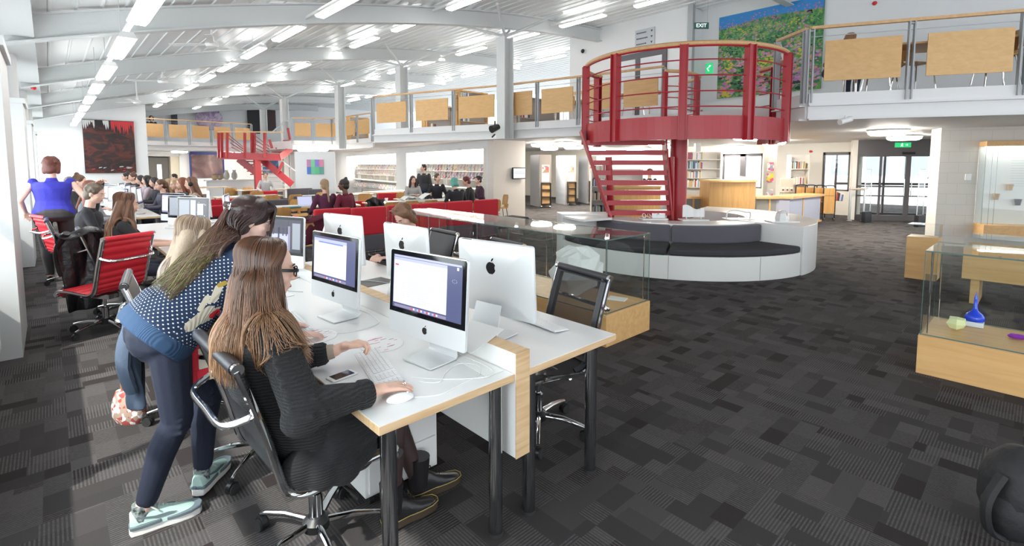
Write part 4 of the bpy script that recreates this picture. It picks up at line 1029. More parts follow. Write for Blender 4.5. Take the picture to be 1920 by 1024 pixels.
q = MB(); ring(q, 1.15, 2.24, 262.5, 372, 0, .745, 44); q.build('end_block', BW, t, world=True, bevel=.004)
q = MB(); ring(q, 1.3, 2.24, 138, 149.7, 0, .80, 10); q.build('raised_block', BW, t, world=True, bevel=.004)
q = MB(); ring(q, 1.6, 2.22, 149.8, 168, .735, .775, 10); q.build('ledge_shelf', BW, t, world=True, bevel=.004)
for a0, a1 in ((152, 205.5), (206, 262)):
    q = MB(); ring(q, 1.50, 1.62, a0, a1 - .3, .45, .725, 24); q.build('back_cushion', GREYFAB, t, world=True, bevel=.03, seg=4)
    q = MB(); ring(q, 1.52, 2.23, a0, a1 - .3, .352, .45, 24); q.build('seat_cushion', DARKFAB, t, world=True, bevel=.035, seg=4)
for a in (206, 240):
    q = MB(); c = (BC.x + 2.222 * math.cos(math.radians(a)), BC.y + 2.222 * math.sin(math.radians(a))); q.bar((*c, .01), (*c, .345), .004, .004); q.build('panel_joint', mat('joint_shadow_gap', (.25, .25, .24), .8), t, world=True, ang=0)
# white objects displayed on the ledge
def on_bench(a, r, z=.736): return (BC.x + r * math.cos(math.radians(a)), BC.y + r * math.sin(math.radians(a)), z)
def place_px(x, y, z): c = atz(x, y, z); return (c.x, c.y, z)
ry = -YAW
def model(nm, lab, loc, fn, cat='model'):
    t = thing(nm, lab, cat, loc, ry); MB().box(-.22, -.13, 0, .22, .13, .02).build('base_board', LAM, t, bevel=.002); fn(t); return t
def m1(t):
    q = MB()
    for s_ in (-.12, .12): q.box(s_ - .005, -.02, .02, s_ + .005, .02, .06)
    q.build('support', LAM, t, ang=0)
    rows = [[(-.18 + .36 * j / 16, .0 + .02 * math.sin(j), .05 + (.17 + .04 * math.sin(j / 16 * 5.5 + .8)) * i) for j in range(17)] for i in (0, 1)]
    q = MB(); q.sheet(rows, th=.008); q.build('wavy_panel', LAM, t)
def m2(t):
    rr = random.Random(8)
    for k in range(5):
        q = MB(); c = V((-.16 + .08 * k, 0, .06)); q.tube([c + V((.03 * math.cos(a_ * .7), .02 * math.sin(a_ * .7 + k), .035 * math.sin(a_ * .7))) for a_ in range(9)], .006, 6, closed=True); q.build('wire_loop', CHROME if k % 2 else LAM, t)
    MB().box(-.02, -.01, .02, .20, .02, .10).build('block', LAM, t, bevel=.004)
def m3(t):
    q = MB(); q.tube(smoothpath([(-.2, 0, .02), (-.18, 0, .13), (-.05, 0, .16), (.12, 0, .13), (.2, 0, .12), (.2, 0, .02)], 5), .012, 8); q.build('arched_frame', LAM, t)
    q = MB(); q.ell((0, 0, .04), (.02, .02, .02)); q.build('bead', CHROME, t)
def m4(t):
    q = MB(); q.lathe([(.10, 0), (.11, .04), (.09, .12), (.05, .16), (.02, .17)], (0, 0, .02), 8); q.build('shell_form', LAM, t, ang=20)
    MB().ell((.03, -.08, .12), (.012, .008, .035)).build('slot_mark', mat('tan_paint', (.5, .38, .25), .6), t)
model('white_model', 'small white model of looped wires on the curved bench ledge, nearest the red stair', place_px(1225, 411, .737), m2)
model('white_model', 'white model with a wavy upright panel on the curved bench ledge', place_px(1300, 413, .737), m1)
model('white_model', 'white arched frame model on the curved bench ledge', place_px(1384, 412, .737), m3)
model('white_model', 'white shell-shaped model on the right end of the curved bench', place_px(1466, 416, .747), m4)
# black bag at the lower right edge
t = thing('backpack', 'black backpack at the bottom right corner of the floor', 'bag', (3.08, .0, 0))
q = MB(); q.ell((0, 0, .21), (.17, .14, .21)); q.build('body', mat('black_nylon', (.015, .015, .017), .7, bump=('noise', 30, .5, .01)), t)
q = MB(); q.tube(smoothpath([(-.15, .05, .33), (-.21, .09, .22), (-.20, .08, .10), (-.14, .04, .05)], 6), .014, 6, flat=2.0); q.build('strap', mat('black_nylon', (.015, .015, .017), .7), t)
q = MB(); q.ell((-.09, .02, .15), (.09, .10, .12)); q.build('front_pocket', mat('black_nylon', (.015, .015, .017), .7), t)
# ------------------------------------------------------------------ people
def bake(q, name, m, parent, voxel=.012, smooth=3, world=False, colorfn=None):
    """union of overlapping closed shapes -> one continuous skin"""
    me = bpy.data.meshes.new('tmp'); me.from_pydata(q.v, [], q.f); me.update()
    o = bpy.data.objects.new('tmp', me); COL.objects.link(o)
    r = o.modifiers.new('r', 'REMESH'); r.mode = 'VOXEL'; r.voxel_size = voxel; r.use_smooth_shade = True
    if smooth: s_ = o.modifiers.new('s', 'SMOOTH'); s_.iterations = smooth; s_.factor = .5
    dg = bpy.context.evaluated_depsgraph_get(); out = bpy.data.meshes.new_from_object(o.evaluated_get(dg))
    bpy.data.objects.remove(o); bpy.data.meshes.remove(me)
    out.name = name; out.materials.clear(); out.materials.append(m)
    n = bpy.data.objects.new(name, out); COL.objects.link(n)
    if parent is not None: n.parent = parent
    return n
def cap(q, a, b, ra, rb, n=12, k=1):
    a, b = V(a), V(b); q.ell(a, (ra,) * 3, n=n); q.ell(b, (rb,) * 3, n=n); q.cyl(a, b, ra, n, r2=rb)
def capf(q, a, b, ra, rb, flat, side, n=12):           # flattened limb
    q.tube([a, b], [ra, rb], n, flat=flat, up0=side); 
def loft(q, rings, n=18):                              # rings: (centre, fwd axis, side axis, rf, rs)
    vs = []
    for c, f, s, rf, rs in rings:
        for j in range(n):
            a = 2 * PI * j / n; ca, sa = math.cos(a), math.sin(a)
            ca = math.copysign(abs(ca) ** .9, ca); sa = math.copysign(abs(sa) ** .85, sa)
            vs.append(V(c) + V(f) * rf * ca + V(s) * rs * sa)
    k = len(rings)
    fs = [(i * n + j, i * n + (j + 1) % n, (i + 1) * n + (j + 1) % n, (i + 1) * n + j) for i in range(k - 1) for j in range(n)]
    fs += [tuple(range(n - 1, -1, -1)), tuple(range((k - 1) * n, k * n))]
    q.add(vs, fs)
def ik(S, W, l1, l2, pole):
    d = W - S; L = min(d.length, (l1 + l2) * .995); d.normalize(); W = S + d * L
    c = (l1 * l1 - l2 * l2 + L * L) / (2 * L); h = math.sqrt(max(l1 * l1 - c * c, 0)); p = V(pole); p = (p - d * p.dot(d)).normalized()
    return S + d * c + p * h, W
class Body:
    """joints in the local frame: x forward, y to the person's left, z up"""
    def __init__(b, kind='sit', s=1.0, lean=.1, seat=.46, head=(0, 0), turn=0, wl=None, wr=None, kneel=None, feet=None, hips=None, wide=1.0, pel=None, headroll=0, neckfwd=0, twist=0):
        b.s = s; b.wide = wide
        pz = seat + .10 * s if kind == 'sit' else .93 * s
        b.pel = V((0, 0, pz)) if pel is None else V(pel)
        ax = V((math.sin(lean), 0, math.cos(lean))); b.ax = ax
        b.fw = V((math.cos(lean), 0, -math.sin(lean))); b.sd = V((0, 1, 0))
        if twist: M = Matrix.Rotation(twist, 3, ax); b.sd2 = M @ b.sd; b.fw2 = M @ b.fw
        else: b.sd2, b.fw2 = b.sd, b.fw
        b.waist = b.pel + ax * .17 * s; b.chest = b.pel + ax * .36 * s; b.neck = b.pel + ax * .50 * s + b.fw2 * (-.01 + neckfwd * .5)
        sh = .165 * s * (.5 + .5 * wide)
        b.sl = b.pel + ax * .455 * s + b.sd2 * sh; b.sr = b.pel + ax * .455 * s - b.sd2 * sh
        hp, hy = head
        la = lean * .35; tilt = Matrix.Rotation(turn + hy, 3, 'Z') @ Matrix.Rotation(hp, 3, 'Y') @ Matrix.Rotation(headroll, 3, 'X')
        b.hf, b.hs, b.hu = tilt @ V((1, 0, 0)), tilt @ V((0, 1, 0)), tilt @ V((0, 0, 1))
        nk = (ax * .6 + b.hu * .4).normalized()
        b.hc = b.neck + nk * .075 * s + b.hu * .105 * s + b.hf * (.022 + neckfwd) * s
        def D(w_, sg): return V(w_) if w_ is not None else (b.pel + V((.30, sg * .20, .12)) * s if kind == 'sit' else b.pel + V((.05, sg * .27, -.10)) * s)
        b.wl0, b.wr0 = D(wl, 1), D(wr, -1)
        b.el, b.wl = ik(b.sl, b.wl0, .275 * s, .245 * s, (-.3, .5, -.8)); b.er, b.wr = ik(b.sr, b.wr0, .275 * s, .245 * s, (-.3, -.5, -.8))
        hw = .088 * s * wide
        b.hl = b.pel + V((0, hw, -.01)); b.hr = b.pel + V((0, -hw, -.01))
        fl, fr = feet or (((.42, .11, .08), (.40, -.11, .08)) if kind == 'sit' else ((.0, .10, .08), (.02, -.10, .08)))
        b.al, b.ar = V(fl), V(fr)
        b.kl, b.al = ik(b.hl, b.al, .43 * s, .42 * s, (1, .12, .4)); b.kr, b.ar = ik(b.hr, b.ar, .43 * s, .42 * s, (1, -.12, .4))
    def torso(b, q, g=0.0, low=-.06, top=.47):
        s, w = b.s, b.wide; P = b.pel; R_ = []
        prof = [(-.08, .095, .125), (-.02, .115, .165), (.05, .110, .168), (.13, .098, .145), (.20, .094, .132), (.28, .104, .142), (.36, .112, .158), (.42, .102, .165), (.455, .080, .145), (.48, .055, .085)]
        for t, rf, rs in prof:
            if t < low or t > top: continue
            k = min(1, max(0, (t - .1) / .3)); f = b.fw.lerp(b.fw2, k); sd_ = b.sd.lerp(b.sd2, k)
            R_.append((P + b.ax * t * s, f, sd_, rf * s * w + g, rs * s * w + g))
        loft(q, R_)
    def neckhead(b, q, face=True, n=20):
        s = b.s; c = b.hc; F, S_, U = b.hf, b.hs, b.hu; B = (F, S_, U)
        cap(q, b.neck - b.ax * .03 * s, c - U * .07 * s - F * .02 * s, .056 * s, .050 * s)
        q.ell(c - F * .012 * s + U * .035 * s, (.094 * s, .074 * s, .082 * s), n=n, B=B)
        q.ell(c + F * .022 * s - U * .025 * s, (.066 * s, .062 * s, .082 * s), n=n, B=B)
        q.ell(c + F * .048 * s - U * .083 * s, (.034 * s, .030 * s, .024 * s), n=12, B=B)
        if face:
            q.ell(c + F * .082 * s + U * .022 * s, (.010 * s, .042 * s, .010 * s), n=10, B=B)
            cap(q, c + F * .083 * s + U * .012 * s, c + F * .104 * s - U * .026 * s, .008 * s, .0125 * s)
            q.ell(c + F * .094 * s - U * .031 * s, (.014 * s, .018 * s, .009 * s), n=10, B=B)
            q.ell(c + F * .083 * s - U * .057 * s, (.011 * s, .024 * s, .008 * s), n=10, B=B)
            q.ell(c + F * .080 * s - U * .068 * s, (.010 * s, .019 * s, .007 * s), n=10, B=B)
            for g in (-1, 1): q.ell(c + F * .052 * s + S_ * g * .042 * s - U * .028 * s, (.022 * s, .020 * s, .022 * s), n=10, B=B)
        for g in (-1, 1): q.ell(c - F * .008 * s + S_ * g * .073 * s - U * .008 * s, (.018 * s, .009 * s, .030 * s), n=10, B=B)
    def arm(b, q, side, r=(.045, .036, .026), g=0.0, t=1.0):
        S_, E, W_ = (b.sl, b.el, b.wl) if side > 0 else (b.sr, b.er, b.wr); s = b.s
        cap(q, S_, E, r[0] * s + g, r[1] * s + g)
        if t > .5: T = E.lerp(W_, (t - .5) * 2); cap(q, E, T, r[1] * s + g, (r[1] + (r[2] - r[1]) * (t - .5) * 2) * s + g)
    def leg(b, q, side, r=(.080, .055, .036), g=0.0, t=1.0, cut=0.0):
        H, K, A = (b.hl, b.kl, b.al) if side > 0 else (b.hr, b.kr, b.ar); A = A.lerp(K, cut); s = b.s * (.4 + .6 * b.wide)
        cap(q, H, K, r[0] * s + g, r[1] * s + g)
        M_ = K.lerp(A, .38) + V((-.014, 0, 0)); cap(q, K, M_, r[1] * s * .97 + g, r[1] * s * .95 + g)
        if t > .5: cap(q, M_, A, r[1] * s * .93 + g, r[2] * s + g)
def hand(q, W_, d, up, thumb, s=1.0, curl=(.35, .4, .45, .5), spread=.10, thumbcurl=.3, th_open=.7):
    """W wrist, d fingers' direction, up back-of-hand normal, thumb: +1/-1 side"""
    d = V(d).normalized(); up = V(up); up = (up - d * up.dot(d)).normalized(); sd_ = up.cross(d) * thumb
    cap(q, W_ - d * .02 * s, W_ + d * .02 * s, .024 * s, .024 * s)
    lens = (.040, .044, .041, .033)
    for k in range(4):
        off = (.030 - .0195 * k) * s
        a = W_ + d * .015 * s + sd_ * off * .6; kn = W_ + d * (.083 - .004 * abs(k - 1)) * s + sd_ * off - up * .002 * abs(k - 1.2)
        cap(q, a, kn, .0125 * s, .0105 * s, 10)
        dd = (d + sd_ * spread * (1.2 - k)).normalized(); p = kn; L = lens[k] * s; c = 0
        for j, (f, r1) in enumerate(((1, .0085), (.68, .0078), (.52, .0068))):
            c += curl[k] * (.7 if j == 0 else 1.1); e = p + (dd * math.cos(c) - up * math.sin(c)) * L * f
            cap(q, p, e, r1 * s * 1.08, r1 * s, 10); p = e
    p = W_ + d * .018 * s + sd_ * .022 * s - up * .006 * s; dirn = (d * (1 - th_open * .45) + sd_ * th_open - up * .25).normalized()
    e = p + dirn * .042 * s; cap(q, p, e, .0155 * s, .0115 * s, 10); d2 = (dirn * .7 + d * .5 - sd_ * thumbcurl - up * .15).normalized()
    e2 = e + d2 * .032 * s; cap(q, e, e2, .0105 * s, .0095 * s, 10); d3 = (d2 + d * .3 - sd_ * thumbcurl).normalized(); e3 = e2 + d3 * .024 * s; cap(q, e2, e3, .0095 * s, .0078 * s, 10)
def simple_hand(q, E, W_, s, side):
    d = (W_ - E).normalized(); up = V((0, 0, 1)) if abs(d.z) < .8 else V((1, 0, 0))
    hand(q, W_ + d * .02, d, up, side * (1 if True else 1), s)
def shoe(name, A, toe, parent, mats, s=1.0, pitch=0.0, sneaker=False, boot=False):
    """A ankle point, toe: forward dir; local build then oriented"""
    f = V(toe); f.z = 0; f.normalize(); S_ = V((0, 0, 1)).cross(f)
    c = Matrix((( f.x, S_.x, 0, A[0]), (f.y, S_.y, 0, A[1]), (0, 0, 1, A[2]), (0, 0, 0, 1))) @ Matrix.Rotation(pitch, 4, 'Y') @ Matrix.Translation((.028, 0, -.08)) @ Matrix.Scale(s, 4)
    q = MB()
    def L(p): return c @ V(p)
    th = .034 if (boot or sneaker) else .022
    outline = [(-.075, 0), (-.068, .028), (-.03, .034), (.04, .034), (.10, .043), (.15, .042), (.185, .026), (.195, 0), (.185, -.026), (.15, -.040), (.10, -.041), (.04, -.034), (-.03, -.034), (-.068, -.028)]
    q.prism(outline, 0, th, c); so = q.build(name + '_sole', mats[1], parent, bevel=.004)
    q = MB(); h = th
    rows = []
    for x, w_, z in ((-.070, .024, .075), (-.055, .031, .085), (-.02, .033, .085), (.02, .034, .078), (.06, .035, .066), (.10, .038, .052), (.14, .036, .042), (.17, .028, .034), (.188, .012, .024)):
        z = z * ((1.28 if x > .05 else 1.5) if boot else (1.30 if sneaker else 1)); w_ = w_ * (1.12 if sneaker else 1)
        rows.append([(x, w_ * math.cos(a) * (1 if 0 else 1), h - .004 + (z - h + .004) * math.sin(a) ** .8 if math.sin(a) > 0 else h - .004) for a in [PI * j / 10 for j in range(11)]])
    n = 11; vs = [p for r_ in rows for p in r_]; k = len(rows)
    fs = [(i * n + j, (i + 1) * n + j, (i + 1) * n + j + 1, i * n + j + 1) for i in range(k - 1) for j in range(n - 1)] + [tuple(range(n - 1, -1, -1)), tuple(range((k - 1) * n, k * n))] + [(i * n, i * n + n - 1, (i + 1) * n + n - 1, (i + 1) * n) for i in range(k - 1)]
    q.add(vs, fs, c); up = q.build(name, mats[0], parent)
    q = MB(); q.tube([L((-.03, 0, .06)), L((-.026, 0, (.125 if sneaker else .10) if not boot else .20))], [.036 * s if not boot else .044 * s, .036 * s if not boot else .052 * s], 14); q.build(name + '_collar', mats[0] if boot else mats[2], parent)
    if sneaker:
        q = MB()
        for k_ in range(6): x = .018 + .014 * k_; z = .104 - .0080 * k_; q.tube([L((x, -.020, z - .009)), L((x + .004, 0, z + .004)), L((x, .020, z - .009))], .0038, 6)
        for g in (-1, 1): q.tube([L(p) for p in ((.008, 0, .112), (-.008, g * .024, .124), (.012, g * .034, .108), (.032, g * .036, .088))], .0035, 6)
        q.build(name + '_laces', mats[4], up)
        q = MB()
        for g in (-1, 1):
            q.add([L((x, g * w_, z)) for x, w_, z in ((.085, .0400, .054), (.10, .0395, .060), (.03, .0395, .056), (-.045, .0360, .082), (-.050, .0350, .088), (.02, .0380, .070), (.07, .0375, .068))], [(0, 1, 6, 2), (2, 6, 5, 3), (3, 5, 4)])
        q.build(name + '_side_mark', mats[3], up, ang=0)
        q = MB(); q.prism([(-.076, .0), (-.070, .031), (-.03, .0365), (.04, .0365), (.04, .030), (-.03, .030), (-.06, .02), (-.066, 0)], th, th + .016, c @ Matrix.Scale(1.16, 4, (0, 1, 0))); q.prism([(-.076, .0), (-.070, -.031), (-.03, -.0365), (.04, -.0365), (.04, -.030), (-.03, -.030), (-.06, -.02), (-.066, 0)], th, th + .016, c @ Matrix.Scale(1.16, 4, (0, 1, 0)))
        q.prism([(.06, .038), (.10, .0455), (.15, .0445), (.188, .027), (.198, 0), (.188, -.027), (.15, -.0425), (.10, -.0435), (.06, -.037), (.06, -.02), (.10, -.026), (.14, -.024), (.165, 0), (.14, .024), (.10, .026), (.06, .02)], th - .004, th + .012, c @ Matrix.Scale(1.10, 4, (0, 1, 0)))
        q.build(name + '_mudguard', mats[3], up, bevel=.004)
    if boot:
        q = MB()
        for k_ in range(5): x = .012 + .015 * k_; z = .140 - .012 * k_; q.tube([L((x, -.018, z - .008)), L((x + .006, 0, z + .004)), L((x, .018, z - .008))], .0026, 6)
        q.build(name + '_laces', BLACKP, up)
        q = MB(); q.tube([L((x * 1.012, y * 1.03, th + .002)) for x, y in outline], .0014, 5, closed=True); q.build(name + '_welt_stitch', mat('yellow_welt_thread', (.55, .42, .12), .6), up)
    return up
def eyes(b, parent, col=(.12, .07, .04)):
    for g in (-1, 1):
        c = b.hc + b.hf * .078 * b.s + b.hs * g * .031 * b.s + b.hu * .002 * b.s
        q = MB(); q.ell(c, (.010 * b.s, .0120 * b.s, .0055 * b.s), n=12, B=(b.hf, b.hs, b.hu)); e = q.build('eye', mat('eye_white', (.50, .46, .43), .2), parent)
        q = MB(); q.ell(c + b.hf * .0075 * b.s, (.004, .0048, .0052), n=10, B=(b.hf, b.hs, b.hu)); q.build('iris', mat('brown_iris', col, .1), e)
        q = MB(); q.tube([b.hc + b.hf * x * b.s + b.hs * g * y * b.s + b.hu * z * b.s for x, y, z in ((.086, .014, .024), (.088, .030, .029), (.076, .046, .024))], [.003, .0038, .002], 6); q.build('eyebrow', mat('dark_brow', (.05, .03, .02), .8), parent)
    q = MB(); q.ell(b.hc + b.hf * .0885 * b.s - b.hu * .061 * b.s, (.0055, .021 * b.s, .0075 * b.s), n=12, B=(b.hf, b.hs, b.hu)); q.build('lips', mat('lips_rose', (.50, .16, .15), .4), parent)
HAIRM = {}
def hairmat(name, c1, c2, c3=None):
    if name in HAIRM: return HAIRM[name]
    m = bpy.data.materials.new(name); m.use_nodes = True; n, l = nodes_of(m); p = n['Principled BSDF']; p.inputs['Roughness'].default_value = .34; p.inputs['Specular IOR Level'].default_value = .55
    at = n.new('ShaderNodeAttribute'); at.attribute_name = 'along'; r_ = n.new('ShaderNodeValToRGB'); e = r_.color_ramp.elements
    e[0].position = .30; e[0].color = (*c1, 1); e[1].position = .95; e[1].color = (*(c3 or c2), 1); x = e.new(.66); x.color = (*c2, 1)
    l.new(at.outputs['Fac'], r_.inputs[0])
    a2 = n.new('ShaderNodeAttribute'); a2.attribute_name = 'shade'; mr = n.new('ShaderNodeMapRange'); mr.inputs[3].default_value = .55; mr.inputs[4].default_value = 1.5; l.new(a2.outputs['Fac'], mr.inputs[0])
    mx = n.new('ShaderNodeMix'); mx.data_type = 'RGBA'; mx.blend_type = 'MULTIPLY'; mx.inputs['Factor'].default_value = 1; l.new(r_.outputs[0], mx.inputs['A']); l.new(mr.outputs[0], mx.inputs['B']); l.new(mx.outputs['Result'], p.inputs['Base Color'])
    HAIRM[name] = m; return m
def strands(name, paths, m, parent, r=.0026, n=3):
    vs, fs, al, sh = [], [], [], []; rr = random.Random(5)
    for P in paths:
        k = len(P); b0 = len(vs); s_ = rr.random(); u = None; rad = r * (.7 + .7 * rr.random())
        for i, p in enumerate(P):
            t = (P[min(i + 1, k - 1)] - P[max(i - 1, 0)]); t = t.normalized() if t.length > 1e-9 else V((0, 0, -1))
            u = t.orthogonal() if u is None else (u - t * u.dot(t)); u.normalize(); q_ = t.cross(u); w_ = rad * (1 - .75 * (i / (k - 1)) ** 3)
            for j in range(n):
                a = 2 * PI * j / n; vs.append(p + u * math.cos(a) * w_ + q_ * math.sin(a) * w_); al.append(i / (k - 1)); sh.append(s_)
        fs += [(b0 + i * n + j, b0 + i * n + (j + 1) % n, b0 + (i + 1) * n + (j + 1) % n, b0 + (i + 1) * n + j) for i in range(k - 1) for j in range(n)]
    me = bpy.data.meshes.new(name); me.from_pydata(vs, [], fs); me.polygons.foreach_set('use_smooth', [True] * len(fs))
    for nm, d in (('along', al), ('shade', sh)): at = me.attributes.new(nm, 'FLOAT', 'POINT'); at.data.foreach_set('value', d)
    me.materials.append(m); o = bpy.data.objects.new(name, me); COL.objects.link(o); o.parent = parent; return o
def push(p, cols, g=.006):
    for a, b2, ra, rb in cols:
        d = b2 - a; t = max(0, min(1, (p - a).dot(d) / max(d.length_squared, 1e-9))); c = a + d * t; r_ = ra + (rb - ra) * t + g; v = p - c
        if v.length < r_: p = c + (v.normalized() if v.length > 1e-6 else V((0, 0, 1))) * r_
    return p
def long_hair(b, name, parent, m, n=900, L=(.45, .60), cols=(), part=.0, az=(58, 302), grav=V((0, 0, -1)), back=.0, steps=20, seedv=1, r=.0026, front_fall=0.0, cover=1.0, wave=.004):
    rr = random.Random(seedv); paths = []; s = b.s; C = b.hc - b.hf * .010 * s + b.hu * .028 * s
    ra = V((.100, .081, .090)) * s
    headc = [(b.hc + b.hu * .035 * s - b.hf * .012 * s, b.hc + b.hu * .03 * s - b.hf * .012 * s, .082 * s, .082 * s)]
    for i in range(n):
        ph = math.radians(az[0] + (az[1] - az[0]) * rr.random()); layer = rr.random()
        x0 = math.cos(ph)
        g = 1.0 + .10 * layer
        Lh = L[0] + (L[1] - L[0]) * rr.random()
        P = []; root_f = (.055 * x0 + .012) * s
        # over the skull
        for j in range(8):
            e = PI / 2 * (1 - j / 7.0)
            d = b.hf * (math.cos(ph) * ra.x * math.cos(e) * g + root_f * math.sin(e)) + b.hs * (math.sin(ph) * ra.y * math.cos(e) * g) + b.hu * (ra.z * math.sin(e) * g)
            P.append(C + d)
        p = P[-1].copy(); vel = (grav + (p - C).normalized() * .10 - b.hf * back).normalized(); st = (Lh) / steps; ph2 = rr.random() * 6.28; wa = wave * rr.random() * .5
        for j in range(steps):
            vel = (vel * .6 + grav * .5).normalized() if j > 1 else vel
            p = p + vel * st + V((math.sin(j * .45 + ph2), math.cos(j * .5 + ph2), 0)) * wa
            p = push(p, cols, .004 + .02 * layer); P.append(p.copy())
        paths.append(P)
    return strands(name, paths, m, parent, r)
def hair_cap(b, q, g=1.08, back=.5, low=-.02):
    s = b.s; B = (b.hf, b.hs, b.hu)
    q.ell(b.hc - b.hf * .022 * s + b.hu * .040 * s, (.100 * s * g / 1.08, .084 * s * g / 1.08, .088 * s * g / 1.08), n=18, B=B)
    q.ell(b.hc - b.hf * .045 * s + b.hu * low * s, (.070 * s, .076 * s, .085 * s), n=16, B=B)
CLOTH = {}
def person(lab, x, y, rz, top, hair, skin=SKIN, hairstyle='short', kind='sit', voxel=.016, trousers=(.03, .035, .06), sleeve=1.0, legs=True, face=True, grp=None, hands=True, **kw):
    b = Body(kind, **kw); t = thing('person', lab, 'person', (x, y, 0), rz, grp)
    q = MB(); b.torso(q, -.012); b.neckhead(q, face)
    for sdx in (1, -1):
        b.arm(q, sdx)
        if hands: simple_hand(q, b.el if sdx > 0 else b.er, b.wl if sdx > 0 else b.wr, b.s, -sdx)
        if legs: b.leg(q, sdx)
    bake(q, 'body', skin, t, min(voxel, .011), 2)
    q = MB(); b.torso(q, .010, low=-.09); 
    for sdx in (1, -1): b.arm(q, sdx, (.050, .042, .034), .006, t=sleeve) if sleeve >= .5 else cap(q, b.sl if sdx > 0 else b.sr, (b.sl if sdx > 0 else b.sr).lerp(b.el if sdx > 0 else b.er, sleeve * 2), .056 * b.s, .050 * b.s)
    cap(q, b.neck - b.ax * .06 * b.s, b.neck - b.ax * .02, .075 * b.s, .064 * b.s)
    tm = mat('cloth_%d_%d_%d' % tuple(int(c * 255) for c in top), top, .85, bump=('noise', 25, .35, .012)); bake(q, 'top', tm, t, voxel, 2)
    if legs:
        q = MB(); loft(q, [(b.pel + b.ax * z * b.s, b.fw, b.sd, rf * b.s * b.wide, rs * b.s * b.wide) for z, rf, rs in ((-.09, .10, .14), (-.03, .125, .175), (.04, .122, .172), (.09, .112, .158))])
        for sdx in (1, -1): b.leg(q, sdx, g=.008, cut=.07)
        bake(q, 'trousers', mat('cloth_%d_%d_%d' % tuple(int(c * 255) for c in trousers), trousers, .85), t, voxel, 2)
        for A in (b.al, b.ar): shoe('shoe', A, V((1, 0, 0)), t, (BLACKP, RUBBER, BLACKP), b.s)
    q = MB(); hair_cap(b, q); s = b.s
    hm = mat('hair_%d_%d_%d' % tuple(int(c * 255) for c in hair), hair, .5, bump=('noise', 70, .6, .006))
    if hairstyle in ('short', 'bob'):
        rr = random.Random(int(x * 97) + 3)
        for k in range(46):
            a = rr.random() * 6.28; e = rr.random() * 1.3; d = b.hf * math.cos(a) * math.cos(e) + b.hs * math.sin(a) * math.cos(e) + b.hu * math.sin(e)
            if d.dot(b.hf) > .6 and e < .75: continue
            c_ = b.hc - b.hf * .016 * s + b.hu * .034 * s + V((d.x * .096, d.y * .088, d.z * .088)) * s; cap(q, c_, c_ + (d * .012 + b.hf * .012 * (rr.random() - .3) + b.hs * .014 * (rr.random() - .5)) * s, .017 * s, .007 * s, 8)
    if hairstyle == 'long':
        for g in (-1, 0, 1): cap(q, b.hc - b.hf * .05 * s + b.hs * g * .05 * s, b.neck - b.fw2 * .10 * s + b.sd2 * g * .065 * s - b.ax * .12 * s, .05 * s, .035 * s)
        for g in (-1, 1): cap(q, b.hc + b.hf * .02 * s + b.hs * g * .078 * s + b.hu * .03 * s, b.hc - b.hf * .0 * s + b.hs * g * .085 * s - b.hu * .20 * s, .025 * s, .03 * s)
    elif hairstyle == 'bob':
        for g in (-1, 1): cap(q, b.hc + b.hf * .0 * s + b.hs * g * .072 * s + b.hu * .03 * s, b.hc - b.hf * .02 * s + b.hs * g * .078 * s - b.hu * .09 * s, .035 * s, .03 * s)
        q.ell(b.hc - b.hf * .06 * s - b.hu * .05 * s, (.055 * s, .085 * s, .07 * s), B=(b.hf, b.hs, b.hu))
    elif hairstyle == 'bun': q.ell(b.hc - b.hf * .06 * s + b.hu * .125 * s, (.036 * s,) * 3)
    elif hairstyle == 'tail':
        cap(q, b.hc - b.hf * .115 * s + b.hu * .02 * s, b.neck - b.fw2 * .12 * s - b.ax * .16 * s, .032 * s, .018 * s); q.ell(b.hc - b.hf * .105 * s + b.hu * .03 * s, (.03 * s,) * 3)
    bake(q, 'hair', hm, t, min(voxel, .012), 2)
    if face: eyes(b, t)
    return t, b
# ------------------------------------------------------------------ the woman in glasses, seated at the near desk
def knit(name, col, sc=90, strength=.6, dist=.006, axis='Z'):
    m = mat(name, col, .95, sheen=.04); n, l = nodes_of(m); b = n['Principled BSDF']; tc = n.new('ShaderNodeTexCoord')
    w1 = n.new('ShaderNodeTexWave'); w1.inputs['Scale'].default_value = sc; w1.bands_direction = axis; w1.inputs['Distortion'].default_value = 3; w1.inputs['Detail'].default_value = 2
    ns = n.new('ShaderNodeTexNoise'); ns.inputs['Scale'].default_value = 160; ns.inputs['Detail'].default_value = 3
    ad = n.new('ShaderNodeMath'); ad.operation = 'ADD'; l.new(tc.outputs['Object'], w1.inputs[0]); l.new(tc.outputs['Object'], ns.inputs[0]); l.new(w1.outputs['Fac'], ad.inputs[0]); l.new(ns.outputs['Fac'], ad.inputs[1])
    bp = n.new('ShaderNodeBump'); bp.inputs['Strength'].default_value = strength; bp.inputs['Distance'].default_value = dist; l.new(ad.outputs[0], bp.inputs['Height']); l.new(bp.outputs[0], b.inputs['Normal'])
    return m
KNITB = knit('chunky_black_knit', (.013, .013, .015), 26, .8, .010)
t = thing('person', 'seated woman with long brown hair, black glasses and black cardigan using a mouse', 'person', (.66, 2.06, 0))
WM = Body('sit', s=1.0, lean=-.14, seat=.455, head=(.16, -.10), wl=(.285, .055, .80), wr=(.215, -.335, .795), feet=((.60, -.07, .09), (.40, -.14, .09)), neckfwd=.01, pel=(-.025, 0, .585))
WM.al, WM.ar = V((.60, -.03, .10)), V((.40, -.12, .10))
WM.kl = V((.47, .05, .60)); WM.kr = V((.43, -.13, .60))
dz = V((-.02, -.0, .0))
b = WM
b.hl = b.hl + V((.075, 0, -.01)); b.hr = b.hr + V((.075, 0, -.01))
q = MB(); b.torso(q, -.028, low=.03); q.ell(b.pel + V((.07, 0, 0)), (.11, .14, .09)); b.neckhead(q)
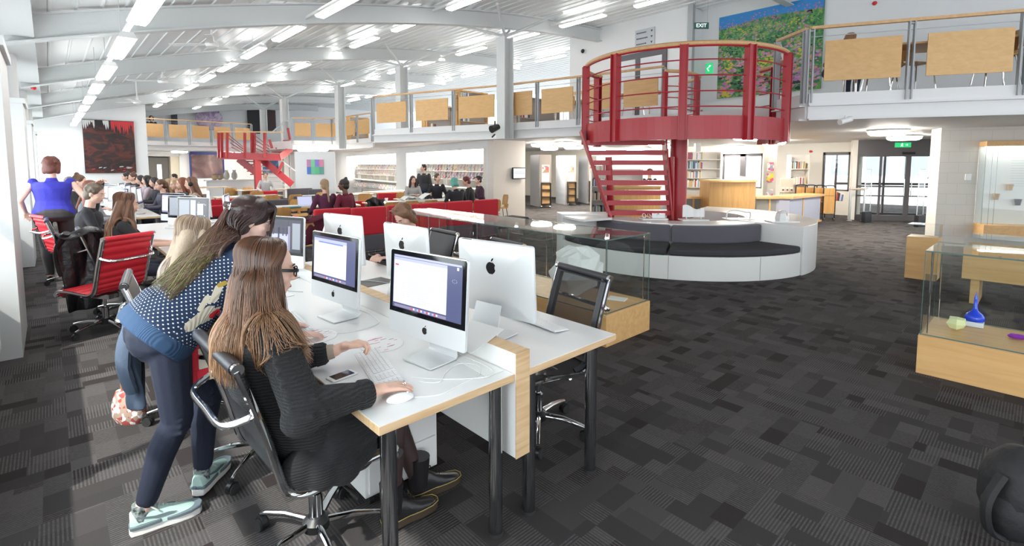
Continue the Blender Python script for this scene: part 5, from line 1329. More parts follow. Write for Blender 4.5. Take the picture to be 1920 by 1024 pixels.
b.er, b.wr = ik(b.sr, V((.205, -.335, .785)), .285, .25, (-.25, -.55, -.8)); b.el, b.wl = ik(b.sl, V((.255, .105, .815)), .285, .25, (.1, .3, -.9))
for sdx in (1, -1): b.arm(q, sdx)
b.leg(q, 1); b.leg(q, -1)
# right hand resting on the mouse, left hand raised over the keyboard
hand(q, b.wr + V((.03, .005, 0)), (1, -.06, -.06), (.06, 0, 1), 1, .98, curl=(.28, .30, .34, .36), spread=.10, th_open=.75)
hand(q, b.wl + V((.025, -.005, .01)), (.80, -.55, .32), (.15, .35, .9), -1, .98, curl=(.75, .80, .85, .9), spread=.12, th_open=.5, thumbcurl=.5)
bake(q, 'body', mat('skin_warm_fair', (.74, .46, .35), .48, bump=('noise', 90, .08, .002)), t, .0052, 2)
eyes(b, t)
q = MB(); k_ = .0105
def ringband(q, c, ax_, r1, r2, n=16):
    ax_ = V(ax_).normalized(); u = ax_.orthogonal().normalized(); v = ax_.cross(u); q.tube([c + (u * math.cos(2 * PI * j / n) + v * math.sin(2 * PI * j / n)) * r1 for j in range(n)], r2, 6, closed=True)
q = MB(); ringband(q, b.wr + V((.137, -.012, -.002)), (1, -.06, -.1), .0098, .0018); q.build('finger_ring', CHROME, t)
# glasses
q = MB(); F, S_, U = b.hf, b.hs, b.hu
for g in (-1, 1):
    c = b.hc + F * .096 + S_ * g * .034 + U * .002; pts = []
    for j in range(20): a = 2 * PI * j / 20; pts.append(c + S_ * (.027 * math.copysign(abs(math.cos(a)) ** .7, math.cos(a))) + U * (.020 * math.copysign(abs(math.sin(a)) ** .7, math.sin(a))) - F * (.004 * abs(math.cos(a)) * (1 if math.cos(a) * g > 0 else 0)))
    q.tube(pts, .0028, 6, closed=True)
    q.tube([c + S_ * g * .028 + U * .008, c + S_ * g * .040 - F * .012 + U * .008, b.hc + S_ * g * .079 + F * .012 + U * .010, b.hc + S_ * g * .081 - F * .015 - U * .004], [.0042, .0042, .003, .0025], 6, flat=1.6, up0=(0, 0, 1))
q.tube([b.hc + F * .103 + S_ * .010 + U * .006, b.hc + F * .107 + U * .008, b.hc + F * .103 - S_ * .010 + U * .006], .003, 6)
gl = q.build('glasses', mat('black_acetate', (.010, .010, .012), .15), t)
# cardigan: loose knit body, wide sleeves, rolled cuffs, hem spreading over the seat
q = MB(); prof = [(-.13, .15, .215), (-.06, .165, .225), (.04, .150, .210), (.14, .138, .19), (.22, .132, .178), (.30, .134, .180), (.38, .132, .190), (.43, .112, .188), (.468, .086, .150), (.495, .066, .085)]
loft(q, [(b.pel + b.ax * z + b.fw * (-.016 if z > .2 else (.105 if z < -.03 else (.07 if z < .1 else .03))), b.fw, b.sd, rf, rs) for z, rf, rs in prof])
cap(q, b.sr, b.er, .064, .074); cap(q, b.er, b.er.lerp(b.wr, .55), .074, .060); cap(q, b.er.lerp(b.wr, .5), b.er.lerp(b.wr, .82), .060, .050); q.ell(b.er + V((-.01, -.005, -.03)), (.078, .066, .066))
cap(q, b.sl, b.el, .070, .078); cap(q, b.el, b.el.lerp(b.wl, .70), .075, .048)
cap(q, b.neck - b.ax * .05 - b.fw * .03, b.neck - b.ax * .01 - b.fw * .02, .075, .066)
# folds across the sleeve and back
for k in range(7):
    p = b.sr.lerp(b.er, .25 + .12 * k); q.tube([p + V((-.06, -.055, .04 - .01 * k)), p + V((.0, -.078, -.01)), p + V((.06, -.05, -.05))], [.010, .016, .010], 8)
for k in range(5):
    p = b.er.lerp(b.wr, .1 + .15 * k); q.tube([p + V((-.01, -.055, .055 - .008 * k)), p + V((.02, -.070 + .004 * k, 0)), p + V((.03, -.045, -.06 + .01 * k))], [.008, .014, .008], 8)
bake(q, 'cardigan', KNITB, t, .0085, 3)
for W_, E_, r_ in ((b.wr, b.er, .047), (b.wl, b.el, .043)):
    q = MB(); d = (W_ - E_).normalized(); c = E_ + d * (.25 * .80 if r_ > .045 else .25 * .66); loft(q, [(c + d * x, d.orthogonal().normalized(), d.cross(d.orthogonal().normalized()), rr_, rr_) for x, rr_ in ((-.012, r_ * .9), (0, r_ + .008), (.035, r_ + .006), (.05, r_ - .004), (.046, r_ - .014))])
    q.build('rolled_cuff', KNITB, t)
q = MB(); d = (b.wl - b.el).normalized(); c = b.el + d * .215; q.tube([c - d * .02, c + d * .012, c + d * .028], [.034, .034, .031], 16); q.build('beige_undersleeve', knit('beige_rib', (.42, .34, .27), 60, .5, .004), t)
# skirt draping over the thighs
q = MB(); kc = (b.kl + b.kr) / 2
loft(q, [(V((.05, -.02, .50)), V((0, 0, 1)), V((0, 1, 0)), .10, .235), (V((.08, -.03, .545)), V((0, 0, 1)), V((0, 1, 0)), .115, .24), (V((.20, -.04, .565)), V((0, 0, 1)), V((0, 1, 0)), .10, .22), (V((.31, -.04, .575)), V((0, 0, 1)), V((0, 1, 0)), .085, .19), (V((.36, -.04, .575)), V((0, 0, 1)), V((0, 1, 0)), .07, .165)], 22)
for dx, dy, dz_ in ((-.02, -.19, .50), (.06, -.215, .48), (.14, -.22, .47), (.22, -.19, .48)): q.ell((dx, dy, dz_), (.08, .05, .085))
bake(q, 'black_skirt', knit('black_wool_skirt', (.013, .013, .015), 30, .5, .005), t, .011, 3)
TIGHT = mat('sheer_black_tights', (.045, .024, .024), .55)
q = MB(); b.leg(q, 1, g=.004); b.leg(q, -1, g=.004); bake(q, 'tights', TIGHT, t, .010, 2)
BOOT = mat('black_boot_leather', (.018, .016, .018), .3, bump=('noise', 40, .3, .004)); SOLE = mat('amber_boot_sole', (.06, .042, .026), .45)
shoe('boot', b.al + V((.0, 0, -.005)), V((1, -.10, 0)), t, (BOOT, SOLE, BOOT), 1.06, boot=True); shoe('boot', b.ar + V((0, 0, -.005)), V((1, -.05, 0)), t, (BOOT, SOLE, BOOT), 1.06, boot=True)
# long straight hair, brown turning fairer at the ends
cols = [(b.pel + b.ax * .10 - b.fw * .02, b.pel + b.ax * .40 - b.fw * .02, .150, .140), (b.sr, b.sl, .074, .074), (b.sr, b.er, .072, .080), (b.sl, b.el, .072, .078), (b.neck, b.neck + b.ax * .04, .05, .05), (b.er, b.er.lerp(b.wr, .6), .09, .07)]
HB = hairmat('long_brown_hair', (.080, .032, .015), (.17, .078, .036), (.38, .22, .12))
q = MB(); s = 1.0; B = (b.hf, b.hs, b.hu)
q.ell(b.hc - b.hf * .024 + b.hu * .036, (.096, .081, .088), n=22, B=B)
loft(q, [(b.hc - b.hf * .030 + b.hu * .03, b.hf, b.hs, .084, .080), (b.hc - b.hf * .036 - b.hu * .05, b.hf, b.hs, .076, .082), (b.hc - V((.052, 0, .13)), V((1, 0, 0)), V((0, 1, 0)), .066, .082), (b.hc - V((.078, 0, .21)), V((1, 0, 0)), V((0, 1, 0)), .055, .085), (b.hc - V((.10, 0, .30)), V((1, 0, 0)), V((0, 1, 0)), .045, .08)])
cols += [(b.hc - V((.040, -.03, .06)), b.hc - V((.075, -.04, .20)), .070, .060), (b.hc - V((.040, .03, .06)), b.hc - V((.075, .04, .20)), .070, .060)]
o = bake(q, 'hair_mass', mat('brown_hair_mass', (.085, .036, .018), .45, bump=('noise', 60, .4, .004)), t, .008, 3)
long_hair(b, 'hair', t, HB, 3000, (.28, .48), cols, az=(70, 290), back=.03, steps=18, seedv=3, r=.0019, wave=.005)
# front curtain on her right cheek falling forward of the shoulder
rr = random.Random(11); paths = []
for i in range(520):
    ph = math.radians(-66 - 36 * rr.random()); lay = rr.random(); P = []
    for j in range(8):
        e = PI / 2 * (1 - j / 7); P.append(b.hc - b.hf * .010 + b.hu * .028 + b.hf * (math.cos(ph) * .075 * math.cos(e) + .045 * math.sin(e)) + b.hs * (math.sin(ph) * .087 * math.cos(e) * (1 + .1 * lay)) + b.hu * .094 * math.sin(e))
    p = P[-1].copy(); tgt = V((.02 + .10 * rr.random(), -.17 - .05 * rr.random(), 0)) - V((p.x, p.y, 0)); tgt = V((-.10 + .14 * rr.random(), -.155 - .06 * rr.random(), .90 + .12 * rr.random()))
    for j in range(1, 17):
        u_ = j / 16; x = p.lerp(tgt, u_); x.x = p.x + (tgt.x - p.x) * u_ ** 1.6 - .035 * math.sin(u_ * PI); x.y = p.y + (tgt.y - p.y) * u_ ** .9; P.append(push(x, cols, .006 + .012 * lay))
    paths.append(P)
strands('hair_front', paths, HB, t, .0019)

# ------------------------------------------------------------------ the woman leaning over in the dotted cardigan
t = thing('person', 'young woman in a navy dotted cardigan and jeans leaning over the desk', 'person', (.30, 2.76, 0))
lean = math.radians(46)
b = BN = Body('stand', s=.93, lean=lean, head=(.28, -.10), pel=(.05, -.02, .925), wl=(.62, -.05, .78), wr=(.615, -.21, .78), neckfwd=-.01)
b.hc = b.hc - (b.hc - b.neck) * .18
b.hl, b.hr = b.pel + V((.02, .09, 0)), b.pel + V((.0, -.09, 0))
b.ar = V((-.075, -.05, .085)); b.al = V((.185, .07, .09)); b.kr, b.ar = ik(b.hr, b.ar, .44, .43, (1, 0, .2)); b.kl, b.al = ik(b.hl, b.al, .44, .43, (1, 0, .3))
b.er, b.wr = ik(b.sr, V((.56, -.20, .80)), .28, .25, (-.6, -.4, -.5)); b.el, b.wl = ik(b.sl, V((.56, .05, .80)), .28, .25, (-.4, .6, -.5))
q = MB(); b.torso(q, -.014); b.neckhead(q)
for sdx in (1, -1): b.arm(q, sdx); b.leg(q, sdx)
hand(q, b.wr + V((.02, 0, -.005)), (1, .12, -.12), (.1, 0, 1), 1, .95, curl=(.25, .28, .3, .35)); hand(q, b.wl + V((.02, 0, -.005)), (1, -.1, -.12), (.1, 0, 1), -1, .95, curl=(.25, .28, .3, .35))
bake(q, 'body', mat('skin_light', (.78, .50, .41), .48), t, .0056, 2); eyes(b, t)
# jeans
DEN = mat('dark_denim', (.009, .013, .030), .85, bump=('noise', 260, .4, .002)); n_, l_ = nodes_of(DEN)
q = MB(); loft(q, [(b.pel + V((0, 0, z)), V((1, 0, 0)), V((0, 1, 0)), rf, rs) for z, rf, rs in ((-.14, .10, .12), (-.07, .135, .175), (.0, .140, .185), (.06, .125, .170), (.10, .115, .155))]); q.ell(b.pel + V((-.05, -.05, -.03)), (.10, .09, .11)); q.ell(b.pel + V((-.05, .06, -.03)), (.10, .09, .11))
for sdx in (1, -1): b.leg(q, sdx, (.092, .064, .042), .006, cut=.15)
for K, r_ in ((b.kr, .062), (b.kl, .062)):
    for k in range(4): q.tube([K + V((-.055, -.045, .05 - .03 * k)), K + V((.0, -.066, .04 - .03 * k)), K + V((.05, -.035, .05 - .03 * k))], [.004, .008, .004], 6)
bake(q, 'jeans', DEN, t, .0085, 2)
# dotted cardigan with plain hem
DOT = bpy.data.materials.new('navy_knit_white_dots'); DOT.use_nodes = True; n_, l_ = nodes_of(DOT); pb = n_['Principled BSDF']; pb.inputs['Roughness'].default_value = .9
def NM(op, a, c=None, d=None):
    x = n_.new('ShaderNodeMath'); x.operation = op
    for i, v in enumerate((a, c, d)):
        if v is None: continue
        if isinstance(v, (int, float)): x.inputs[i].default_value = v
        else: l_.new(v, x.inputs[i])
    return x.outputs[0]
tc = n_.new('ShaderNodeTexCoord'); mp = n_.new('ShaderNodeMapping'); mp.vector_type = 'TEXTURE'
mp.inputs['Location'].default_value = tuple(b.pel); mp.inputs['Rotation'].default_value = (0, lean, 0)
l_.new(tc.outputs['Object'], mp.inputs[0]); sp = n_.new('ShaderNodeSeparateXYZ'); l_.new(mp.outputs[0], sp.inputs[0])
angn = NM('ARCTAN2', sp.outputs[0], sp.outputs[1]); uu = NM('MULTIPLY', angn, .165 / .0205); vv = NM('DIVIDE', sp.outputs[2], .0120)
row = NM('FLOOR', vv); odd = NM('MULTIPLY', NM('FLOORED_MODULO', row, 2.0), .5)
fu = NM('SUBTRACT', NM('FRACT', NM('ADD', uu, odd)), .5); fv = NM('SUBTRACT', NM('FRACT', vv), .5)
dd = NM('ADD', NM('POWER', NM('ABSOLUTE', NM('MULTIPLY', fu, 1.5)), 2.0), NM('POWER', NM('ABSOLUTE', fv), 2.0)); isd = NM('LESS_THAN', dd, .052)
lim = NM('GREATER_THAN', sp.outputs[2], -.005); lim2 = NM('LESS_THAN', sp.outputs[2], .385); isd = NM('MULTIPLY', NM('MULTIPLY', isd, lim), lim2)
mx = n_.new('ShaderNodeMix'); mx.data_type = 'RGBA'; l_.new(isd, mx.inputs['Factor']); mx.inputs['B'].default_value = (.78, .80, .80, 1)
hm = n_.new('ShaderNodeMix'); hm.data_type = 'RGBA'; l_.new(lim, hm.inputs['Factor']); hm.inputs['A'].default_value = (.020, .052, .115, 1); hm.inputs['B'].default_value = (.012, .028, .070, 1)
l_.new(hm.outputs['Result'], mx.inputs['A']); prev = mx.outputs['Result']
near_ = NM('LESS_THAN', sp.outputs[1], 0.0)
for A2, B2, r2, c2 in (((.42, .95), (.50, 1.0), .024, 0), ((.47, .955), (.545, .975), .010, 0), ((.46, .99), (.54, 1.0), .008, 0), ((.464, 1.018), (.493, 1.062), .012, 0), ((.52, 1.05), (.54, 1.098), .017, 0), ((.50, 1.04), (.53, 1.06), .008, 0), ((.545, 1.112), (.565, 1.118), .011, 2), ((.514, .972), (.535, .982), .015, 1)):
    uv = []
    for (x_, z2) in (A2, B2): d_ = V((x_, 2.56, z2)) - V((.30, 2.76, 0)) - b.pel; uv.append((d_.dot(b.ax), d_.dot(b.fw)))
    (u0, w0), (u1, w1_) = uv; du, dw = u1 - u0, w1_ - w0; L2 = du * du + dw * dw
    pu = NM('SUBTRACT', sp.outputs[2], u0); pw = NM('SUBTRACT', sp.outputs[0], w0)
    tt = NM('MULTIPLY', NM('ADD', NM('MULTIPLY', pu, du), NM('MULTIPLY', pw, dw)), 1 / L2); tt = NM('MINIMUM', NM('MAXIMUM', tt, 0.0), 1.0)
    dist = NM('ADD', NM('POWER', NM('ABSOLUTE', NM('SUBTRACT', pu, NM('MULTIPLY', tt, du))), 2.0), NM('POWER', NM('ABSOLUTE', NM('SUBTRACT', pw, NM('MULTIPLY', tt, dw))), 2.0))
    msk = NM('MULTIPLY', NM('LESS_THAN', dist, r2 * r2), near_); mz = n_.new('ShaderNodeMix'); mz.data_type = 'RGBA'; l_.new(msk, mz.inputs['Factor']); l_.new(prev, mz.inputs['A']); mz.inputs['B'].default_value = ((.62, .56, .44, 1), (.7, .02, .03, 1), (.45, .30, .05, 1))[c2]; prev = mz.outputs['Result']
l_.new(prev, pb.inputs['Base Color'])
wv = n_.new('ShaderNodeTexWave'); wv.inputs['Scale'].default_value = 60; wv.bands_direction = 'Y'; l_.new(mp.outputs[0], wv.inputs[0]); bp = n_.new('ShaderNodeBump'); bp.inputs['Strength'].default_value = .5; bp.inputs['Distance'].default_value = .003; l_.new(wv.outputs['Fac'], bp.inputs['Height']); l_.new(bp.outputs[0], pb.inputs['Normal'])
q = MB(); prof = [(-.075, .165, .225), (-.03, .170, .225), (.03, .160, .212), (.12, .148, .195), (.21, .143, .188), (.30, .138, .190), (.375, .123, .187), (.415, .095, .160), (.45, .060, .088)]
loft(q, [(b.pel + b.ax * z - b.fw * (.0 if z > .1 else -.0) + V((0, 0, .0)), b.fw, b.sd, rf, rs) for z, rf, rs in prof], 26)
cap(q, b.sr, b.er, .064, .056); cap(q, b.er, b.er.lerp(b.wr, .8), .055, .042); cap(q, b.sl, b.el, .064, .056); cap(q, b.el, b.el.lerp(b.wl, .8), .055, .042)
q.ell(b.pel + b.ax * .05 - b.fw * .02, (.155, .20, .12), B=(b.fw, b.sd, b.ax))
bake(q, 'dotted_cardigan', DOT, t, .0085, 3)
# plain navy raglan shoulder and knitted pictures on the front edge
q = MB(); cap(q, b.sr + b.fw * .005, b.sr.lerp(b.er, .45) , .068, .062); q.ell(b.sr + b.ax * .03 + b.fw * .03 + b.sd * .03, (.07, .06, .05), B=(b.fw, b.sd, b.ax)); cap(q, b.neck - b.ax * .05, b.neck - b.ax * .015, .070, .062)
bake(q, 'navy_raglan_sleeve', knit('navy_rib_knit', (.014, .030, .075), 55, .6, .004, 'X'), t, .0085, 2)
# striped scarf hanging down in front
SC_ = [mat('scarf_beige', (.50, .38, .25), .9, bump=('noise', 200, .5, .004)), mat('scarf_navy', (.02, .03, .07), .9), mat('scarf_red', (.65, .03, .05), .9), mat('scarf_cream', (.70, .62, .50), .9)]
q = MB(); x0 = .17
for k, (z0, z1, i) in enumerate(((.64, .70, 2), (.70, .80, 3), (.80, .86, 1), (.86, .96, 0), (.96, 1.0, 1), (1.0, 1.1, 3), (1.1, 1.22, 0))):
    for a_, b_, mi in ((-.05, -.022, 2), (-.022, .028, i), (.028, .07, SC_ and (1 if k % 2 else 3))): q.box(x0 + a_ + .18 * (z0 - .6), -.10, z0, x0 + b_ + .18 * (z0 - .6), -.085, z1, None, SC_[mi])
q.build('hanging_scarf', None, t, bevel=.003)
SNK = (mat('mint_sneaker_mesh', (.42, .58, .54), .7, bump=('noise', 200, .3, .002)), mat('white_midsole', (.76, .74, .72), .5), mat('floral_black_lining', (.03, .03, .035), .8, var=(60, (.35, .42, .40))), mat('slate_sneaker_trim', (.12, .16, .18), .6), mat('pale_grey_laces', (.55, .60, .58), .8))
shoe('sneaker', b.ar + V((0, 0, -.005)), V((1, -.10, 0)), t, SNK, 1.04, sneaker=True); shoe('sneaker', b.al + V((0, 0, .0)), V((.65, .75, 0)), t, SNK, 1.04, sneaker=True)
# dark hair in a half ponytail with green lengths falling over the back
HG = hairmat('dark_brown_green_hair', (.030, .012, .012), (.075, .035, .020), (.20, .22, .075)); F, S_, U = b.hf, b.hs, b.hu
q = MB(); q.ell(b.hc - F * .020 + U * .038, (.100, .085, .091), n=22, B=(F, S_, U)); q.ell(b.hc - F * .05 - U * .02, (.07, .078, .08), n=18, B=(F, S_, U)); q.ell(b.hc + F * .055 + U * .075, (.045, .06, .032), n=14, B=(F, S_, U))
bake(q, 'hair_mass', mat('dark_brown_hair_mass', (.030, .014, .013), .35, bump=('noise', 60, .4, .004)), t, .008, 3)
rr = random.Random(4); paths = []; tie = b.hc - F * .115 + U * .05
cols = [(b.pel + b.ax * .05, b.pel + b.ax * .42, .16, .145), (b.sr, b.sl, .08, .08), (b.neck, b.hc, .06, .09)]
for i in range(1300):
    ph = math.radians(62 + 236 * rr.random()); P = []; lay = rr.random(); low = rr.random() < .45
    for j in range(8):
        e = PI / 2 * (1 - j / 7 * (1.0 if low else .75)); P.append(b.hc - F * .012 + U * .030 + F * (math.cos(ph) * .104 * math.cos(e) + .03 * math.sin(e)) + S_ * (math.sin(ph) * .086 * math.cos(e) * (1 + .05 * lay)) + U * .096 * math.sin(e))
    p = P[-1].copy(); start = p.copy(); tgt0 = (tie if not low else b.neck + b.ax * .02 - b.sd * (.02 + .065 * rr.random()) - b.fw * .04) + S_ * (rr.random() - .5) * .05 + U * (rr.random() - .5) * .03
    for j in range(1, 6): P.append(push(start.lerp(tgt0, j / 5) - F * .03 * math.sin(j / 5 * PI), [(b.hc + U * .03 - F * .012, b.hc + U * .03 - F * .012, .088, .088)], .004))
    Lh = .06 + .24 * rr.random(); sdo = rr.random(); end = b.pel + b.ax * (.40 - Lh) - b.fw * (.145 - .05 * sdo + .02 * lay) - b.sd * (.03 + .15 * sdo); p0 = P[-1].copy()
    for j in range(1, 13):
        u_ = j / 12; x = p0.lerp(end, u_) + V((0, 0, -.05 * math.sin(u_ * PI) + .03 * u_ * (1 - u_))) + V((math.sin(j + ph), math.cos(j * 1.3 + ph), 0)) * .003; P.append(push(x, cols, .008 + .015 * lay))
    paths.append(P)
strands('hair', [p for k, p in enumerate(paths) if k % 4], hairmat('dark_brown_hair', (.030, .012, .012), (.075, .035, .022), (.16, .10, .06)), t, .0025)
strands('green_hair_streaks', paths[::4], HG, t, .0026)
rr = random.Random(9); paths = []
for i in range(260):           # fringe and face-framing strands
    g = -1 if rr.random() < .6 else 1; a0 = rr.random(); P = []
    st = b.hc + U * .118 + F * .02 + S_ * g * .01; mid = b.hc + F * (.088 + .01 * rr.random()) + U * (.055 + .01 * rr.random()) + S_ * g * (.01 + (.03 if g < 0 else .055) * a0); en = mid - U * (.06 + .10 * rr.random()) + F * .012 * (1 - a0) + S_ * g * .012
    for j in range(9): u_ = j / 8; P.append((st * (1 - u_) ** 2 + (mid + U * .045 + F * .01) * 2 * u_ * (1 - u_) + mid * u_ * u_))
    for j in range(1, 6): P.append(mid.lerp(en, j / 5))
    paths.append(P)
strands('fringe', paths, hairmat('dark_fringe_hair', (.028, .012, .012), (.06, .028, .02)), t, .0024)
q = MB()
for k in range(5): a = k * .628; q.cyl(tie + S_ * -.045 + (U * math.cos(a) + F * math.sin(a)) * -.016, tie + S_ * -.045 + (U * math.cos(a) + F * math.sin(a)) * .016, .0022, 6)
q.build('star_hairclip', CHROME, t)
# ------------------------------------------------------------------ magazine wall (built into the white partition at the right of the reading area)
COVERS = [(.62, .04, .05), (.05, .12, .35), (.75, .70, .62), (.10, .10, .11), (.80, .45, .08), (.15, .45, .48), (.70, .62, .66), (.78, .78, .76), (.42, .08, .30), (.78, .66, .12)]
CNAME = ['red', 'navy blue', 'cream', 'black', 'orange', 'teal', 'pale pink', 'white', 'plum', 'yellow']
MAG = []
def speck(nm, c, c2, sc):
    m = mat(nm, c, .3); n, l = nodes_of(m); b = n['Principled BSDF']; tc = n.new('ShaderNodeTexCoord'); v = n.new('ShaderNodeTexVoronoi'); v.inputs['Scale'].default_value = sc
    l.new(tc.outputs['Object'], v.inputs[0]); r = n.new('ShaderNodeValToRGB'); r.color_ramp.interpolation = 'CONSTANT'; e = r.color_ramp.elements; e[0].color = (*c, 1); e[1].position = .62; e[1].color = (*c2, 1); x = e.new(.35); x.color = (.8, .78, .75, 1)
    sx = n.new('ShaderNodeSeparateColor'); l.new(v.outputs['Color'], sx.inputs[0]); l.new(sx.outputs[0], r.inputs[0]); l.new(r.outputs[0], b.inputs['Base Color']); return m
for k, c in enumerate(COVERS):
    q = MB(); q.box(-.105, 0, 0, .105, .006, .29, Matrix.Rotation(-.38, 4, 'X')); o = q.build('magazine', speck('cover_' + CNAME[k].replace(' ', '_'), c, tuple(.4 + .5 * v for v in COVERS[(k + 3) % 10]), 9), loc=(0, 0, -5), ang=0)
    MAG.append(tag(o, 'magazine with a mostly %s cover standing on the wall display shelves' % CNAME[k], 'magazine', 'magazines on the wall shelves, %s covers' % CNAME[k]))
mused = set(); rm = random.Random(21)
A_, B_ = V((9.68, 11.2, 0)), V((11.0, 18.5, 0)); dM = (B_ - A_).normalized(); nM = V((-dM.y, dM.x, 0))    # towards the camera side
def mp_(s_, back=0.0, z=0.0): p = A_ + dM * s_ - nM * back; return V((p.x, p.y, z))
def sline(px, back=0.0):            # distance along the wall seen at picture column px
    d = ray(px, 300); r_ = d.x / d.y; p = A_ - nM * back; return (p.x - r_ * p.y) / (r_ * dM.y - dM.x)
def mbox(s0, s1, b0, b1, z0, z1):
    q = MB(); q.prism([(mp_(s0, b0).x, mp_(s0, b0).y), (mp_(s1, b0).x, mp_(s1, b0).y), (mp_(s1, b1).x, mp_(s1, b1).y), (mp_(s0, b1).x, mp_(s0, b1).y)], z0, z1); return q
S_all = [(sline(912), sline(762)), (sline(742), sline(650))]
send = sline(628)
# white surround
for i, (a, b2) in enumerate(((.35, S_all[0][0]), (S_all[0][1], S_all[1][0]), (S_all[1][1], send))):
    struct(mbox(a, b2, 0, 1.3, 0, SL0).build('wall_magazine_%d' % (i + 1), WHITE, ang=0))
for i, (a, b2) in enumerate(S_all):
    struct(mbox(a, b2, .75, .80, 0, SL0).build('trim_%d' % (70 + i), WARM, ang=0)); struct(mbox(a, b2, 0, .75, 2.17, SL0).build('trim_%d' % (74 + i), WHITE, ang=0))
q = MB(); q.prism([(9.68, 11.2), (11.05, 11.25), (11.05, 11.8), (9.79, 11.8)], 0, SL0); struct(q.build('wall_magazine_end', mat('beige_end_panel', (.78, .73, .67), .55), ang=0))
for i, (a, b2) in enumerate(S_all):
    t = thing('magazine_shelving', 'white sloping magazine shelves built into the wall, %s' % ('nearer right-hand bay' if i == 0 else 'farther left-hand bay'), 'shelving', mp_((a + b2) / 2, .6), group='magazine shelving bays')
    a1, b1 = a + .05, b2 - .10
    for z in (1.72, 1.455, 1.17): mbox(a1, b1, .40, .74, z - .02, z).build('shelf', SHELFM, t, world=True, ang=0)
    mbox(a1, b1, .74, .75, .9, 2.15).build('back_panel', mat('white_shelf_back', (.80, .78, .74), .5), t, world=True, ang=0)
    mbox(a1 - .02, b1, .12, .74, .86, .895).build('counter_shelf', SHELFM, t, world=True, ang=0); mbox(a1, b1, .16, .74, .42, .44).build('low_shelf', SHELFM, t, world=True, ang=0); mbox(a1, b1, .16, .74, .05, .09).build('base_shelf', SHELFM, t, world=True, ang=0)
    n = 7
    for k in range(n + 1): s_ = a1 + (b1 - a1 - .02) * k / n; mbox(s_, s_ + .02, .45, .74, .895, 1.17).build('divider', SHELFM, t, world=True, ang=0)
    lm = mbox(a1 + .1, b1 - .1, .25, .45, 2.14, 2.165).build('strip_lamp', mat('warm_strip_lamp', (1, 1, 1), .5, emit=((1, .93, .82), 45)), t, world=True, ang=0)
    angM = math.atan2(dM.y, dM.x)
    for zi, z in enumerate((1.72, 1.455, 1.17, .47)):
        s_ = a1 + .13
        while s_ < b1 - .12:
            k = rm.choice((0, 1, 2, 2, 3, 4, 5, 6, 7, 7, 7, 7, 7, 7, 2, 8)) if zi else rm.choice((7, 7, 7, 2, 7, 6, 7, 0)); 
            if zi == 3: k = rm.choice((7, 5, 6, 7, 1, 3))
            p = mp_(s_, .50 if zi < 3 else .30, z + .001)
            if k not in mused: o = MAG[k]; mused.add(k)
            else: o = MAG[k].copy(); COL.objects.link(o)
            o.location = p; o.rotation_euler = (0, 0, angM + PI); s_ += .222 + rm.random() * .05
for k in range(10):
    if k not in mused: bpy.data.objects.remove(MAG[k])
t = thing('wall_screen', 'small black framed screen on the end of the magazine wall', 'screen', (10.8, 11.17, 1.3))
c0, c1 = aty(960, 336, 11.19), aty(984, 314, 11.19)
MB().box(c0.x, 11.15, c0.z, c1.x, 11.2, c1.z).build('frame', BLACKP, t, world=True, bevel=.006)
q = MB(); q.box(c0.x + .03, 11.143, c0.z + .03, c1.x - .03, 11.15, c1.z - .03); q.build('panel', mat('sign_screen_glow', (.1, .1, .1), .3, emit=((.80, .86, .86), .9)), t, world=True, ang=0)
q = MB()
for zz in (.45, .62): q.box(c0.x + .05, 11.141, c0.z + .03 + zz * (c1.z - c0.z - .06), c1.x - .05, 11.1425, c0.z + .04 + zz * (c1.z - c0.z - .06))
q.build('panel_lines', mat('sign_screen_lines', (.05, .2, .2), .4), t, world=True, ang=0)

# ------------------------------------------------------------------ book stacks with grey end panels
ENDP = mat('taupe_end_panel', (.36, .315, .28), .5); SIDEP = mat('grey_metal_panel', (.50, .52, .56), .3, .2)
BOOKM = [mat('book_%d' % k, c, .5) for k, c in enumerate(((.45, .06, .06), (.08, .14, .32), (.8, .78, .72), (.04, .04, .05), (.78, .76, .74), (.6, .45, .2), (.7, .72, .78), (.25, .4, .5)))]
def book_row(p0, dirn, nrm, L, z, hmax, parent_group, lab, rb, depth=.2, most=40):
    """individual books side by side on a shelf"""
    s_ = 0; k = 0
    while s_ < L - .04 and k < most:
        w_ = .022 + rb.random() * .03; h = hmax * (.72 + .25 * rb.random()); p = p0 + dirn * s_
        q = MB(); q.prism([(0, 0), (w_ - .002, 0), (w_ - .002, depth), (0, depth)], 0, h)
        o = q.build('book', rb.choice(BOOKM), loc=(p.x, p.y, z), ang=0); o.rotation_euler.z = math.atan2(dirn.y, dirn.x); tag(o, lab, 'book', parent_group); s_ += w_; k += 1
stacks = [((994, 384.5), (1011, 388), (1033, 388), 1.0), ((1042, 381), (1060, 384), (1079, 384), 1.0), ((1084, 379), (1101, 382), (1117, 382), 1.0)]
rb = random.Random(5)
